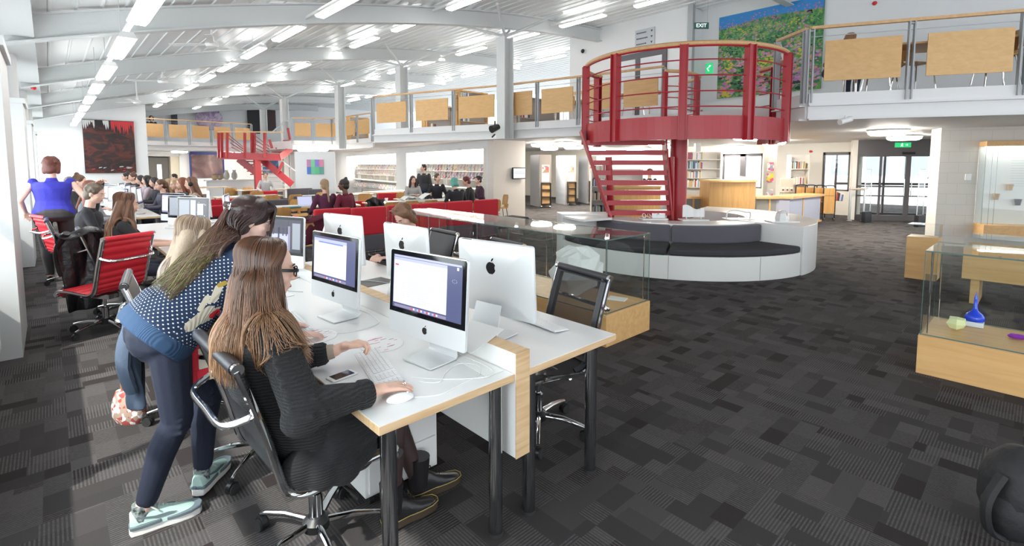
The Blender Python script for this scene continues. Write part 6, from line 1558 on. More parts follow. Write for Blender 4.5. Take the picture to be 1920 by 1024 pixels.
for k, (pa, pb_, pc_, _) in enumerate(stacks):
    a, b2, c = atz(*pa), atz(*pb_), atz(*pc_); d_ = a + (c - b2); H_ = 2.08 if k < 2 else 2.05
    t = thing('book_stack', ['grey book stack end nearest the magazine wall, with a poster and a book trolley', 'middle grey book stack end with a poster', 'third book stack end, half hidden behind the red stair'][k], 'shelving', ((a.x + c.x) / 2, (a.y + c.y) / 2, 0), group='grey book stacks')
    q = MB(); q.prism([(a.x, a.y), (b2.x, b2.y), (c.x, c.y), (d_.x, d_.y)], 0, H_); q.build('side_panel', SIDEP, t, world=True, ang=0)
    e = (c - b2).normalized(); no = V((e.y, -e.x, 0)); no = no if no.dot(b2) < 0 else -no; Wd = (c - b2).length
    Me = Matrix.Translation(b2) @ Matrix.Rotation(math.atan2(e.y, e.x), 4, 'Z')
    sg = -1
    MB().box(0, -.02, 0, Wd, 0, H_, Me).build('end_panel', ENDP, t, world=True, ang=0)
    MB().box(Wd * .2, -.03, 1.0, Wd * .85, -.02, 1.68, Me).build('poster', PAPER, t, world=True, ang=0)
    MB().box(Wd * .24, -.032, 1.36, Wd * .81, -.03, 1.64, Me).build('poster_photo', speck('poster_photo_%d' % k, (.4, .25, .15), (.6, .12, .12), 6), t, world=True, ang=0)
    t = thing('book_trolley', ['black and oak book trolley parked at the first stack end', 'black and oak book trolley parked at the second stack end', 'black and oak book trolley parked at the third stack end'][k], 'trolley', Me @ V((Wd * .55, -.3, 0)), group='black book trolleys')
    for x in (Wd * .12, Wd * .88): MB().box(x, -.5, .1, x + .03, -.05, .98, Me).build('side', BLACKP, t, world=True, bevel=.01)
    for z in (.14, .42, .70, .96): MB().box(Wd * .12, -.48, z, Wd * .9, -.08, z + .02, Me).build('shelf', BLACKP, t, world=True, ang=0)
    MB().box(Wd * .2, -.30, .16, Wd * .84, -.27, .95, Me).build('oak_panel', OAK, t, world=True, ang=0)
    for x in (Wd * .16, Wd * .86):
        q = MB(); q.cyl(Me @ V((x - .015, -.44, .05)), Me @ V((x + .015, -.44, .05)), .05, 14); q.build('wheel', CHROME, t, world=True)
    # open shelving behind the end panel
    for j in range(2):
        p0 = d_ + V((_r.x, _r.y, 0)) * (.02) + V((_g.x, _g.y, 0)) * (.4 + .1 * j)
        for z in (.3, .75, 1.2, 1.62):
            if j == 0: book_row(p0, V((_r.x, _r.y, 0)), None, .25, z, .28, 'books between the grey stacks', 'book standing on the shelves between the grey stack ends', rb)
    t2 = thing('book_shelf', ['tall shelf of books just right of the first grey stack end', 'tall shelf of books just right of the second grey stack end', 'tall shelf of books just right of the third grey stack end'][k], 'shelving', d_ + V((_g.x, _g.y, 0)) * .4, group='book shelves between the stacks')
    p0 = d_ + V((_r.x, _r.y, 0)) * (.02) + V((_g.x, _g.y, 0)) * .4; Ms = Matrix.Translation(p0) @ Matrix.Rotation(math.atan2(_r.y, _r.x), 4, 'Z')
    for z in (.3, .75, 1.2, 1.62, 2.0): MB().box(-.02, 0, z - .02, .38, .25, z, Ms).build('shelf', SHELFM, t2, world=True, ang=0)
    for x in (-.04, .38): MB().box(x, 0, 0, x + .02, .25, 2.02, Ms).build('upright', SHELFM, t2, world=True, ang=0)
# more shelves behind the red stair
def shelf_unit(lab, p, ang, W, H_, levels, grp=None, books=True, lo=0, m=SHELFM, fill=.9, most=30):
    M = Matrix.Translation(p) @ Matrix.Rotation(ang, 4, 'Z'); t = thing('book_shelf', lab, 'shelving', p, group=grp)
    for x in (0, W - .02): MB().box(x, 0, lo, x + .02, .26, H_, M).build('upright', m, t, world=True, ang=0)
    MB().box(0, .25, lo, W, .26, H_, M).build('back', m, t, world=True, ang=0)
    for z in levels:
        MB().box(0, 0, z - .02, W, .26, z, M).build('shelf', m, t, world=True, ang=0)
        if books: book_row(M @ V((.03, .02, 0)), (M.to_3x3() @ V((1, 0, 0))), None, (W - .06) * fill, z, .26, 'books, ' + lab[:40], 'book standing on the ' + lab.replace('small ', ''), rb, most=min(most, 13))
    return t
fa = math.atan2(_r.y, _r.x)
p_ = atd(1287, 350, 16.2); shelf_unit('white shelves of folders behind the reception counter', (p_.x, p_.y, 0), fa, 1.1, 2.1, (.95, 1.25, 1.55, 1.85))
p_ = atd(1482, 330, 16.2); shelf_unit('small wall shelf of books right of the reception column', (p_.x, p_.y, 0), fa, .62, 2.0, (.5, 1.05, 1.55))
p_ = atd(1110, 300, 14.5); shelf_unit('low shelves seen through the red stair treads', (p_.x, p_.y, 0), fa, 1.5, 1.55, (.25, .65, 1.05, 1.45), most=36)
# ------------------------------------------------------------------ reception
def arcdesk(lab, cpx, D, w_, h, col, dep=.7, bulge=.18, nm='reception_desk'):
    c = atd(cpx, 350, D); t = thing(nm, lab, 'desk', (c.x, c.y, 0), fa); P = [(-w_ / 2 + w_ * k / 14, -bulge * math.sin(PI * k / 14)) for k in range(15)]
    q = MB(); q.prism(P + [(w_ / 2, dep), (-w_ / 2, dep)], 0, h); q.build('front_panel', col, t, ang=30)
    q = MB(); q.prism([(x * 1.03, y - .04) for x, y in P] + [(w_ / 2 * 1.03, dep + .04), (-w_ / 2 * 1.03, dep + .04)], h, h + .05); q.build('worktop', OAK, t, ang=30); return t
OAKD = wood('golden_oak_front', (.60, .32, .10), (.70, .42, .16), 2)
arcdesk('tall curved oak reception desk right of the red stair pole', 1374, 13.1, 1.22, 1.22, OAKD)
arcdesk('oak counter front seen between the red stair treads', 1196, 13.6, 1.25, 1.05, OAKD, bulge=.05)
def counter(lab, a, b2, h, front, dep=.6):
    a, b2 = V(a), V(b2); d = (b2 - a); L = d.length; M = Matrix.Translation((a.x, a.y, 0)) @ Matrix.Rotation(math.atan2(d.y, d.x), 4, 'Z'); t = thing('service_counter', lab, 'counter', (a.x, a.y, 0))
    MB().box(0, 0, h - .06, L, dep, h, M).build('oak_top', OAK, t, world=True, ang=0); MB().box(.05, .10, .05, L - .05, dep - .05, h - .06, M).build('front_panel', front, t, world=True, ang=0); MB().box(.0, .06, 0, L, .14, .05, M).build('plinth', OAK, t, world=True, ang=0)
    MB().box(.4 * L, .08, .05, .4 * L + .05, .11, h - .06, M).build('divider', OAK, t, world=True, ang=0); return t
GREEN = mat('grey_green_panel', (.27, .28, .25), .5)
counter('low oak counter with grey panels left of the tall reception desk', atd(1284, 372, 13.6), atd(1326, 372, 13.6), .80, GREEN)
counter('low oak counter with grey panels behind the leaflet stand', atd(1418, 372, 13.6), atd(1484, 372, 13.5), .80, GREEN)
counter('blue-grey end section of the low oak counter', atd(1487, 372, 13.25), atd(1547, 370, 14.6), .82, mat('blue_grey_panel', (.42, .45, .56), .4))
# column with leaflet holders, stands
p_ = atz(1440, 410); t = thing('column', 'cream square column with small leaflet holders beside the reception desk', 'column', (p_.x, p_.y, 0))
COLM = mat('cream_column_paint', (.52, .50, .44), .5); MB().box(-.13, -.13, 0, .13, .13, SL0).build('shaft', COLM, t, ang=0).rotation_euler.z = fa
for z, c in ((1.62, (.3, .35, .45)), (1.28, (.7, .65, .05)), (.80, (.5, .5, .5))):
    MB().box(-.17, -.19, z - .13, .02, -.14, z + .13).build('leaflet_holder', speck('leaflet_%d' % int(z * 100), c, (.7, .1, .25), 12), t, ang=0).rotation_euler.z = fa
p_ = atz(1278, 400); t = thing('column', 'slim grey column just right of the red stair pole', 'column', (p_.x + .5, p_.y - .25, 0)); MB().box(-.09, -.09, 0, .09, .09, SL0).build('shaft', STEEL, t, ang=0).rotation_euler.z = fa
p_ = atz(1473, 407); t = thing('leaflet_stand', 'tall beige leaflet stand with rows of pockets, right of the cream column', 'stand', (p_.x, p_.y, 0), fa)
MB().box(-.22, 0, 0, .22, .05, 1.25).build('back_board', mat('beige_board', (.52, .47, .38), .6), t, bevel=.02)
for r_ in range(3):
    for c in range(3): q = MB(); q.box(-.2 + c * .135, -.04, .40 + r_ * .20, -.08 + c * .135, 0, .56 + r_ * .20); pk = q.build('pocket', mat('cream_pocket', (.72, .66, .56), .5), t, ang=0); MB().box(-.17 + c * .135, -.045, .45 + r_ * .2, -.11 + c * .135, -.04, .5 + r_ * .2).build('pocket_print', mat('dark_brown_print', (.12, .05, .04), .6), pk, ang=0)
MB().box(-.06, -.02, .16, .12, 0, .34).build('notice', PAPER, t, ang=0)
p_ = atz(1396, 413); t = thing('notice_stand', 'slim metal stand holding a tilted white notice in front of the oak desk', 'stand', (p_.x, p_.y, 0), fa)
q = MB(); q.cyl((0, 0, .02), (-.06, 0, 1.05), .02, 10); q.build('pole', DCHROME, t); MB().cyl((0, 0, 0), (0, 0, .02), .16, 20).build('base', DCHROME, t)
q = MB(); q.box(-.20, -.01, 0, .20, .01, .36, Matrix.Translation((-.13, -.02, 1.0)) @ Matrix.Rotation(.12, 4, 'Y') @ Matrix.Rotation(-.4, 4, 'X')); q.build('notice_panel', PAPER, t, ang=0)
for px_, lb in ((1417, 'red fire extinguisher left of the cream column base'), (1447, 'red fire extinguisher right of the cream column base')):
    p_ = atz(px_, 408); t = thing('fire_extinguisher', lb, 'fire extinguisher', (p_.x, p_.y, 0)); MB().lathe([(.06, 0), (.08, .02), (.08, .40), (.05, .47), (.02, .50)], n=16).build('cylinder', mat('extinguisher_red', (.6, .03, .03), .3), t); q = MB(); q.box(-.03, -.01, .50, .06, .01, .54); q.build('handle', BLACKP, t)
# trolleys by the far window
for k, (px_, D) in enumerate(((1503, 15.6), (1521, 15.2), (1538, 15.0), (1556, 14.8))):
    p_ = atd(px_, 350, D); t = thing('book_trolley', ['oak-panelled black trolley, leftmost of the row by the far window', 'oak-panelled black trolley, second from left by the far window', 'oak-panelled black trolley, third from left by the far window', 'oak-panelled black trolley nearest the entrance, loaded with books'][k], 'trolley', (p_.x, p_.y, 0), fa, 'oak trolleys by the far window')
    MB().box(-.16, -.01, .22, .16, .01, .98).build('oak_panel', OAKD, t, ang=0)
    q = MB(); q.tube(smoothpath([(-.18, 0, .06), (-.18, 0, .9), (-.14, 0, 1.04), (.14, 0, 1.04), (.18, 0, .9), (.18, 0, .06)], 4), .015, 6); q.build('frame', BLACKP, t)
    q = MB(); q.bar((-.18, 0, .75), (.18, 0, .75), .02, .02); q.bar((-.18, 0, .2), (.18, 0, .2), .02, .02); q.build('crossbar', BLACKP, t, ang=0)
    MB().box(-.17, 0, .55, .17, .35, .58).build('shelf', OAKD, t, ang=0)
    for x in (-.15, .15): q = MB(); q.cyl((x - .015, 0, .045), (x + .015, 0, .045), .045, 14); q.build('wheel', CHROME, t)
p_ = atd(1566, 330, 14.9)
for k in range(6):
    q = MB(); q.box(0, 0, 0, .04, .2, .3 - .02 * k, Matrix.Rotation(.2 + .05 * k, 4, 'Y')); tag(q.build('book', BOOKM[(k * 3 + 2) % 8], loc=(p_.x + .05 * k * _r.x, p_.y + .05 * k * _r.y, .60), ang=0), 'leaning book on the loaded trolley by the window', 'book', 'books on the trolley by the window')
# security gates, barrier stool
for px_, py, lb in ((1624, 417, 'left anti-theft gate in front of the entrance doors'), (1723, 425, 'right anti-theft gate in front of the entrance doors')):
    p_ = atz(px_, py); t = thing('security_gate', lb, 'security gate', (p_.x, p_.y, 0), fa + .5, 'anti-theft gates'); MB().box(-.18, -.05, 0, .18, .05, .32).build('base', BLACKP, t, bevel=.01)
    MB().box(-.17, -.012, .32, .17, .012, 1.55).build('clear_panel', GLASS, t, bevel=.01); q = MB(); q.tube([(-.17, 0, .32), (-.17, 0, 1.55), (.17, 0, 1.55), (.17, 0, .32)], .012, 6); q.build('edge_tube', ALU, t)
p_ = atz(1592, 414); t = thing('barrier_rail', 'steel barrier rail with two legs beside the entrance', 'barrier', (p_.x, p_.y, 0), fa)
for x in (0, .42): q = MB(); q.cyl((x, 0, 0), (x, 0, .93), .028, 12); q.cyl((x, 0, 0), (x, 0, .01), .07, 12); q.build('leg', ALU, t)
q = MB(); q.tube([(-.03, 0, .95), (.45, 0, .95), (.52, 0, 1.0)], .03, 8); q.build('rail', mat('beige_padding', (.62, .5, .42), .6), t)
q = MB(); q.lathe([(.9, 0), (.7, .18), (.35, .30), (.03, .36)], n=8); q2 = atd(1757, 345, 15.3)
t = thing('umbrella', 'dark open umbrella beyond the entrance doors', 'umbrella', (19.9, 2.0, 1.25)); q = MB(); q.lathe([(.50, 0), (.42, .14), (.22, .25), (.02, .28)], n=8); q.build('canopy', BLACKP, t, ang=20); q = MB(); q.cyl((0, 0, -1.25), (0, 0, .3), .012, 8); q.build('pole', STEEL, t)
# signs
p_ = Md @ V((1.15, -.055, 2.26)); t = thing('exit_sign', 'green running-man exit sign above the entrance doors', 'sign', p_); GRN = mat('exit_sign_green', (.02, .35, .12), .4, emit=((.02, .45, .15), .7)); WS = mat('exit_sign_white', (.8, .8, .8), .4, emit=((.8, 1, .9), .8))
def exitsign(t, M, w_=.40, h=.14, withtext=None):
    MB().box(-w_ / 2, 0, -h / 2, w_ / 2, .03, h / 2, M).build('panel', GRN, t, world=True, ang=0)
    q = MB(); k = h / .14
    for a, b2 in (((0, .045), (.0, .05)),): q.cyl(M @ V((-.02 * k, -.002, .042 * k)), M @ V((-.02 * k, -.004, .042 * k)), .012 * k, 10)
    for a, b2 in (((-.025, .028), (-.03, -.005)), ((-.03, -.005), (-.055, -.045)), ((-.03, -.005), (-.005, -.025)), ((-.005, -.025), (-.01, -.05)), ((-.025, .025), (.005, .005)), ((-.028, .025), (-.055, .01)), ((.06, 0), (.12, 0)), ((.12, 0), (.095, .022)), ((.12, 0), (.095, -.022))): q.bar(M @ V((a[0] * k, -.003, a[1] * k)), M @ V((b2[0] * k, -.003, b2[1] * k)), .003, .010 * k, up=(0, 0, 1))
    q.build('running_man_symbol', WS, t, world=True, ang=0)
exitsign(t, Md @ Matrix.Translation((1.15, -.07, 2.26)))
def hang_exit(px_, py, D, lab, sc=1.0):
    p = atd(px_, py, D); M = Matrix.Translation(p) @ Matrix.Rotation(fa, 4, 'Z'); t = thing('exit_sign', lab, 'sign', p); BG = mat('exit_sign_dark_green', (.02, .10, .08), .4)
    MB().box(-.22 * sc, 0, -.09 * sc, .22 * sc, .02, .09 * sc, M).build('panel', BG, t, world=True, ang=0); tx = text('lettering', 'EXIT', .15 * sc, WS, None, Matrix.Translation((0, -.003, 0))); tx.parent = t; tx.matrix_basis = pmat(t).inverted() @ M
    q = MB()
    for x in (-.18, .18): q.cyl(M @ V((x * sc, .01, .09 * sc)), M @ V((x * sc, .01, 2.0)), .003, 4)
    q.build('hanger_wire', STEEL, t, world=True); return t
hang_exit(1315, 48, 9.2, 'hanging exit sign near the top of the grey strip left of the flower painting', .62)
p_ = atx(1330, 127, 13.68); t = thing('safety_sign', 'small green exit notice left of the flower painting', 'sign', p_); MB().box(13.66, p_.y - .10, p_.z - .16, 13.69, p_.y + .10, p_.z + .12).build('board', GRN, t, world=True, ang=0); q = MB()
q.bar((13.655, p_.y + .05, p_.z - .02), (13.655, p_.y - .05, p_.z + .05), .004, .02); q.bar((13.655, p_.y - .0, p_.z + .05), (13.655, p_.y - .05, p_.z + .05), .004, .02); q.bar((13.655, p_.y, p_.z - .1), (13.655, p_.y + .05, p_.z - .02), .004, .02); q.build('symbol', WS, t, world=True, ang=0)
p_ = atx(1208, 76, 12.95); t = thing('wall_sign', 'grey directory sign with four lines and arrows on the upper white wall', 'sign', p_); yw = .32; MB().box(12.96, p_.y - yw, p_.z - .34, 12.99, p_.y + yw, p_.z + .34).build('board', mat('silver_sign', (.55, .58, .62), .35), t, world=True, ang=0)
MT = Matrix(((0, 1, 0, 12.955), (-1, 0, 0, 0), (0, 0, 1, 0), (0, 0, 0, 1)))
DKP = mat('dark_sign_print', (.04, .04, .05), .5)
for k, s_ in enumerate(('Floor 1', 'Silent Study', 'Meeting Rooms', 'Exit')):
    pass
q = MB()
for k in range(4):
    z = p_.z + .24 - .16 * k; rr = random.Random(k); y = p_.y + yw - .05
    while y > p_.y - yw + .22 + .1 * rr.random(): w_ = .02 + .02 * rr.random(); q.box(12.957, y - w_, z - .018, 12.96, y, z + .018); y -= w_ + .012
    q.prism([(p_.y - yw + .05, z + .03), (p_.y - yw + .12, z + .03), (p_.y - yw + .085, z - .03)], 12.957, 12.96, Matrix(((0, 0, 1, 0), (1, 0, 0, 0), (0, 1, 0, 0), (0, 0, 0, 1))))
q.build('print', DKP, t, world=True, ang=0)
p_ = atx(1093, 96, 12.9); t = thing('security_camera', 'small dome camera on the upper white wall', 'camera', p_); q = MB(); q.ell(p_, (.07, .07, .07)); q.build('dome', BLACKP, t, world=True); q = MB(); q.cyl(p_ + V((.09, 0, 0)), p_ + V((.0, 0, 0)), .075, 14); q.build('mount', LAM, t, world=True)
def bell(px_, py, f, lab, g='fire bells', md=(0, 0, 1)):
    p = f; t = thing('fire_alarm', lab, 'alarm', p, group=g); q = MB(); q.ell(p, (.05, .05, .045)); q.build('sounder', mat('alarm_red', (.6, .02, .03), .3), t, world=True); q = MB(); q.cyl(p + V(md) * .03, p + V(md) * .085, .045, 14); q.build('mount', LAM, t, world=True)
bell(0, 0, atx(1640, 6, 13.62), 'red fire sounder at the top of the upper right wall', md=(1, 0, 0)); bell(0, 0, atx(1520, 284, 19.22), 'red fire sounder on the cream wall above the leaflet stand', md=(1, 0, 0)); bell(0, 0, V((-.22, 6.9, 3.38)), 'red fire sounder on the left wall near the first beam'); bell(0, 0, V((-.15, 15.5, 3.38)), 'red fire sounder on the left wall far down the hall')
# stage lamp clamped under the gallery by the tall column
p_ = atd(928, 243, 12.9); t = thing('stage_lamp', 'black clamp-on stage lamp under the gallery beside the tall column', 'lamp', p_); q = MB(); q.cyl(p_ + V((-.12, 0, .0)), p_ + V((.12, 0, .08)), .10, 14, r2=.07); q.build('body', BLACKP, t, world=True); q = MB(); q.bar(p_ + V((0, 0, .05)), p_ + V((0, 0, .22)), .03, .03); q.bar(p_ + V((0, 0, -.12)), p_ + V((-.1, 0, -.2)), .03, .03); q.build('yoke', BLACKP, t, world=True, ang=0)
p_ = atz(1585, 226, 2.36); t = thing('projector_lamp', 'small white angled lamp under the gallery edge at the right', 'lamp', p_); q = MB(); q.cyl(p_ + V((-.10, .05, -.03)), p_ + V((.10, -.05, .03)), .045, 12); q.build('body', LAM, t, world=True); q = MB(); q.cyl(p_ + V((0, 0, 0)), p_ + V((0, 0, .08)), .01, 6); q.build('bracket', LAM, t, world=True)

# ------------------------------------------------------------------ wall art
def art(nm, lab, M, w_, h, m, th=.04, cat='painting'):
    t = thing(nm, lab, cat, M.to_translation()); MB().box(-w_ / 2, 0, 0, w_ / 2, th, h, M).build('canvas', m, t, world=True, ang=0); return t
def artmat(name, stops, scale=3, dist=2, rough=.5, stretch=(1, 1, 1), kind='noise'):
    m = mat(name, (.5, .5, .5), rough); n, l = nodes_of(m); b = n['Principled BSDF']; tc = n.new('ShaderNodeTexCoord'); mp = n.new('ShaderNodeMapping'); mp.inputs['Scale'].default_value = stretch; l.new(tc.outputs['Object'], mp.inputs[0])
    t = n.new('ShaderNodeTexNoise'); t.inputs['Scale'].default_value = scale; t.inputs['Detail'].default_value = 8; t.inputs['Distortion'].default_value = dist; l.new(mp.outputs[0], t.inputs[0])
    r = n.new('ShaderNodeValToRGB'); e = r.color_ramp.elements; e[0].position = stops[0][0]; e[0].color = (*stops[0][1], 1); e[1].position = stops[-1][0]; e[1].color = (*stops[-1][1], 1)
    for p, c in stops[1:-1]: x = e.new(p); x.color = (*c, 1)
    l.new(t.outputs[0], r.inputs[0]); l.new(r.outputs[0], b.inputs['Base Color']); return m
# big abstract on the gable wall: dark field, torn red and white top edge as raised paint
a, b2 = aty(160, 325, 26.7), aty(250, 228, 26.7); W_a, H_a = b2.x - a.x, b2.z - a.z
t = art('abstract_painting', 'large abstract painting in black and dark red on the white gable wall', Matrix.Translation(((a.x + b2.x) / 2, 26.66, a.z)), W_a, H_a, artmat('abstract_dark_red', [(.30, (.012, .010, .012)), (.48, (.03, .012, .012)), (.62, (.11, .022, .014)), (.72, (.04, .012, .012))], 2.2, 1.5, stretch=(1.0, 1, 1.6)))
rr = random.Random(6); q = MB(); RDP = mat('painted_scarlet', (.55, .03, .04), .5); WHP = mat('painted_white', (.65, .65, .65), .5); BKP = mat('painted_black', (.012, .012, .014), .5)
for k in range(26):
    x = a.x + W_a * (k / 26); m_ = WHP if k < 6 or (9 < k < 13) else (RDP if k >= 14 else BKP); hh = H_a * (.05 + .13 * rr.random()) * (1.4 if k >= 14 else 1)
    q.add([(x, 26.655, b2.z - .02), (x + W_a / 24, 26.655, b2.z - .02), (x + W_a / 26, 26.655, b2.z - hh * .8), (x + W_a / 40, 26.655, b2.z - hh * 1.2), (x + .01, 26.655, b2.z - hh * .6)], [(0, 1, 2, 3, 4)], None, m_)
for k in range(14):
    x = a.x + W_a * (.1 + .8 * rr.random()); z = a.z + H_a * (.03 + .10 * rr.random()); q.add([(x, 26.655, z), (x + .06 + .10 * rr.random(), 26.655, z + .02), (x + .12, 26.655, z + .05), (x + .02, 26.655, z + .04)], [(0, 1, 2, 3)], None, WHP if k % 3 else RDP)
q.build('torn_paint_edge', None, t, world=True, ang=0)
# flower meadow painting on the upper right wall
yL, yR = atx(1348, 100, 13.68).y, atx(1542, 100, 13.68).y; zb_, zt_ = 3.50, 5.68
SKYP = mat('painted_blue_sky', (.03, .25, .62), .5)
m_ = artmat('painted_meadow_green', [(.30, (.015, .09, .06)), (.45, (.05, .22, .08)), (.55, (.12, .34, .09)), (.66, (.32, .42, .10)), (.75, (.6, .52, .12))], 9, .8)
t = thing('flower_painting', 'tall painting of a flower meadow under blue sky on the upper right wall', 'painting', (13.66, (yL + yR) / 2, zb_))
MB().box(13.64, yR, zb_, 13.69, yL, zt_).build('canvas', m_, t, world=True, ang=0)
q = MB(); q.add([(13.636, yL, zt_), (13.636, yR, zt_), (13.636, yR, zt_ - .28), (13.636, (yL + yR) / 2, zt_ - .22), (13.636, yL, zt_ - .34)], [(0, 1, 2, 3, 4)]); q.build('sky_strip', SKYP, t, world=True, ang=0)
rr = random.Random(12); FC = [mat('petal_' + n_2, c, .6) for n_2, c in (('pink', (.55, .22, .38)), ('mauve', (.42, .18, .42)), ('salmon', (.60, .28, .26)), ('yellow', (.62, .50, .06)), ('lilac', (.50, .36, .55)), ('leaf', (.05, .20, .07)), ('dark_leaf', (.008, .04, .03)))]
q = MB()
for k in range(1500):
    y = yR + .03 + (yL - yR - .06) * rr.random(); u_ = rr.random(); z = zb_ + .03 + (zt_ - zb_ - .42) * u_; cl = noise.noise(V((y * 2.2, z * 2.2, 3))); sz = (.012 + .030 * (1 - u_)) * (.6 + .8 * rr.random())
    c = FC[5 + (k % 2)] if cl < -.12 else (FC[3] if (.30 < cl or k % 13 == 0) else FC[rr.choice((0, 1, 2, 4, 0, 5))])
    n5 = 6; x = 13.637 - .002 * rr.random(); a0 = rr.random(); q.add([(x, y + sz * math.cos(a0 + 1.047 * j) * 1.3, z + sz * math.sin(a0 + 1.047 * j) * .8) for j in range(n5)], [tuple(range(n5))], None, c)
for k in range(160):
    y = yR + .03 + (yL - yR - .06) * rr.random(); z = zt_ - .36 + .28 * rr.random() * (1 if k % 3 else .5); sz = .012 + .012 * rr.random(); q.add([(13.633, y + sz * math.cos(1.2 * j), z + sz * math.sin(1.2 * j)) for j in range(5)], [(0, 1, 2, 3, 4)], None, FC[k % 2])
q.build('painted_flowers', None, t, world=True, ang=0)
# far gallery art
def wallart(px0, px1, py0, py1, Y, nm, lab, m, th=.05): p0, p1 = aty(px0, py1, Y), aty(px1, py0, Y); return art(nm, lab, Matrix.Translation(((p0.x + p1.x) / 2, Y - th, p0.z)), p1.x - p0.x, p1.z - p0.z, m, th)
wallart(465, 486, 205, 250, 37.5, 'dark_canvas', 'plain black canvas on the far gallery wall, left of the distant column', mat('black_canvas', (.02, .02, .025), .6)); wallart(495, 516, 207, 245, 37.5, 'dark_canvas', 'black canvas with a red upper edge on the far gallery wall', artmat('black_red_canvas', [(.4, (.02, .018, .02)), (.7, (.10, .015, .015))], .6, 0))
wallart(360, 416, 290, 333, 32.96, 'figure_painting', 'blue-framed painting of pale and dark figures under the far gallery', artmat('blue_brown_painting', [(.30, (.02, .03, .12)), (.42, (.10, .05, .05)), (.52, (.20, .12, .12)), (.62, (.45, .30, .30)), (.72, (.12, .08, .18))], .9, .6))
p0, p1 = aty(358, 335, 32.95), aty(418, 288, 32.95); t = thing('picture_frame', 'deep blue border round the figure painting', 'frame', p0); q = MB()
for a_, b_ in (((p0.x, p1.z), (p1.x, p1.z)), ((p0.x, p0.z), (p0.x, p1.z)), ((p1.x, p0.z), (p1.x, p1.z))): q.bar((a_[0], 32.93, a_[1]), (b_[0], 32.93, b_[1]), .05, .16)
q.build('border', mat('deep_blue_paint', (.03, .05, .25), .5), t, world=True, ang=0)
p0 = atd(591, 313, 20.5); MSt = Matrix.Translation(p0) @ Matrix.Rotation(fa, 4, 'Z'); t = thing('striped_painting', 'square painting of blue, green and pink stripes under the gallery', 'painting', p0)
cs = [((.08, .2, .6), (.55, .25, .45)), ((.15, .55, .3), (.2, .6, .35)), ((.12, .5, .25), (.25, .2, .6)), ((.1, .35, .3), (.7, .25, .4))]
for k in range(4):
    for j, c in enumerate(cs[k]): x = -.34 + .17 * k; MB().box(x, -.01, -.30 + .30 * j, x + .165, .02, 0 + .30 * j, MSt).build('colour_stripe', mat('stripe_%d%d' % (k, j), c, .5), t, world=True, ang=0)
struct(MB().box(-.85, .03, -1.9, .80, .1, .62, MSt).build('wall_alcove', WHITE, ang=0))
p0 = aty(392, 222, 37.3); t = thing('round_artwork', 'round mauve sculpture disc on the far gallery wall', 'artwork', p0); q = MB(); q.ell(p0, (.78, .12, .78), n=24); q.build('disc', artmat('mauve_marble', [(.35, (.22, .14, .25)), (.5, (.45, .35, .50)), (.62, (.62, .55, .68))], 2.5, 1.5), t, world=True)
p0 = aty(327, 222, 37.4); wallart(322, 332, 213, 248, 37.45, 'notice_board', 'narrow dark notice board on the far gallery wall', mat('dark_board', (.06, .07, .09), .6))
# blue poster behind the far stair
p0 = atd(507, 312, 26.5); t = thing('blue_poster', 'dark blue framed poster behind the far red stair', 'poster', p0); MB().box(-.42, 0, -.35, .42, .03, .30, Matrix.Translation(p0) @ Matrix.Rotation(fa, 4, 'Z')).build('print', artmat('blue_poster_print', [(.35, (.01, .03, .10)), (.6, (.08, .20, .40)), (.7, (.3, .4, .5))], 3, .5), t, world=True, ang=0)
# ------------------------------------------------------------------ reading area furniture
def sofa_block(lab, x, y, rz, w_=.60, red=REDFAB, grp='red high-backed bench units'):
    t = thing('bench_seat', lab, 'bench', (x, y, 0), rz, grp)     # local: back rest on -y side, facing +y
    MB().box(-w_ / 2, -.05, .47, w_ / 2, .05, .95).build('back_panel', red, t, bevel=.03, seg=3)
    MB().box(-w_ / 2, -.045, .20, w_ / 2, .05, .475).build('lower_back', GREYFAB, t, bevel=.02)
    MB().box(-w_ / 2, .05, .28, w_ / 2, .62, .45).build('seat', GREYFAB, t, bevel=.03, seg=3)
    q = MB()
    for s_ in (-1, 1): q.tube([(s_ * (w_ / 2 - .05), -.0, .21), (s_ * (w_ / 2 - .05), -.0, .015), (s_ * (w_ / 2 - .05), .55, .015), (s_ * (w_ / 2 - .05), .55, .28)], .012, 6)
    q.tube([(-w_ / 2 + .05, 0, .16), (w_ / 2 - .05, 0, .16)], .010, 6); q.build('sled_legs', CHROME, t); return t
SF = None; ordn = ['leftmost', 'second from left', 'third from left', 'fourth from left', 'fifth from left', 'rightmost']
pts = [(588, 657, 393, 391), (660, 722, 389, 388), (728, 781, 384, 383), (783, 834, 382, 379), (836, 886, 377, 375), (888, 934, 374, 373)]
for k, (xa, xb, ya, yb) in enumerate(pts):
    A, B = atz(xa, ya, .95), atz(xb, yb, .95); c = (A + B) / 2; d = B - A; yy = 8.0 if k < 1 else (7.85 if k == 1 else 7.92)
    A, B = aty(xa, ya, yy), aty(xb, yb, yy); 
    lab = 'red high-backed bench unit seen from behind, %s of the row of six' % ordn[k]
    if SF is None: SF = sofa_block(lab, (A.x + B.x) / 2, yy, 0, .62)
    else: dup(SF, ((A.x + B.x) / 2, yy, 0), label=lab)
q = None
t = thing('bench_seat', 'low charcoal seat end sticking out right of the red bench row', 'bench', (8.0, 8.9, 0)); MB().box(7.3, 8.3, .22, 8.3, 8.9, .44).build('seat', DARKFAB, t, world=True, bevel=.04, seg=3)
q = MB()
for x in (7.4, 8.2): q.tube([(x, 8.4, .22), (x, 8.4, .01), (x, 8.8, .01), (x, 8.8, .22)], .012, 6)
q.build('sled_legs', CHROME, t, world=True)
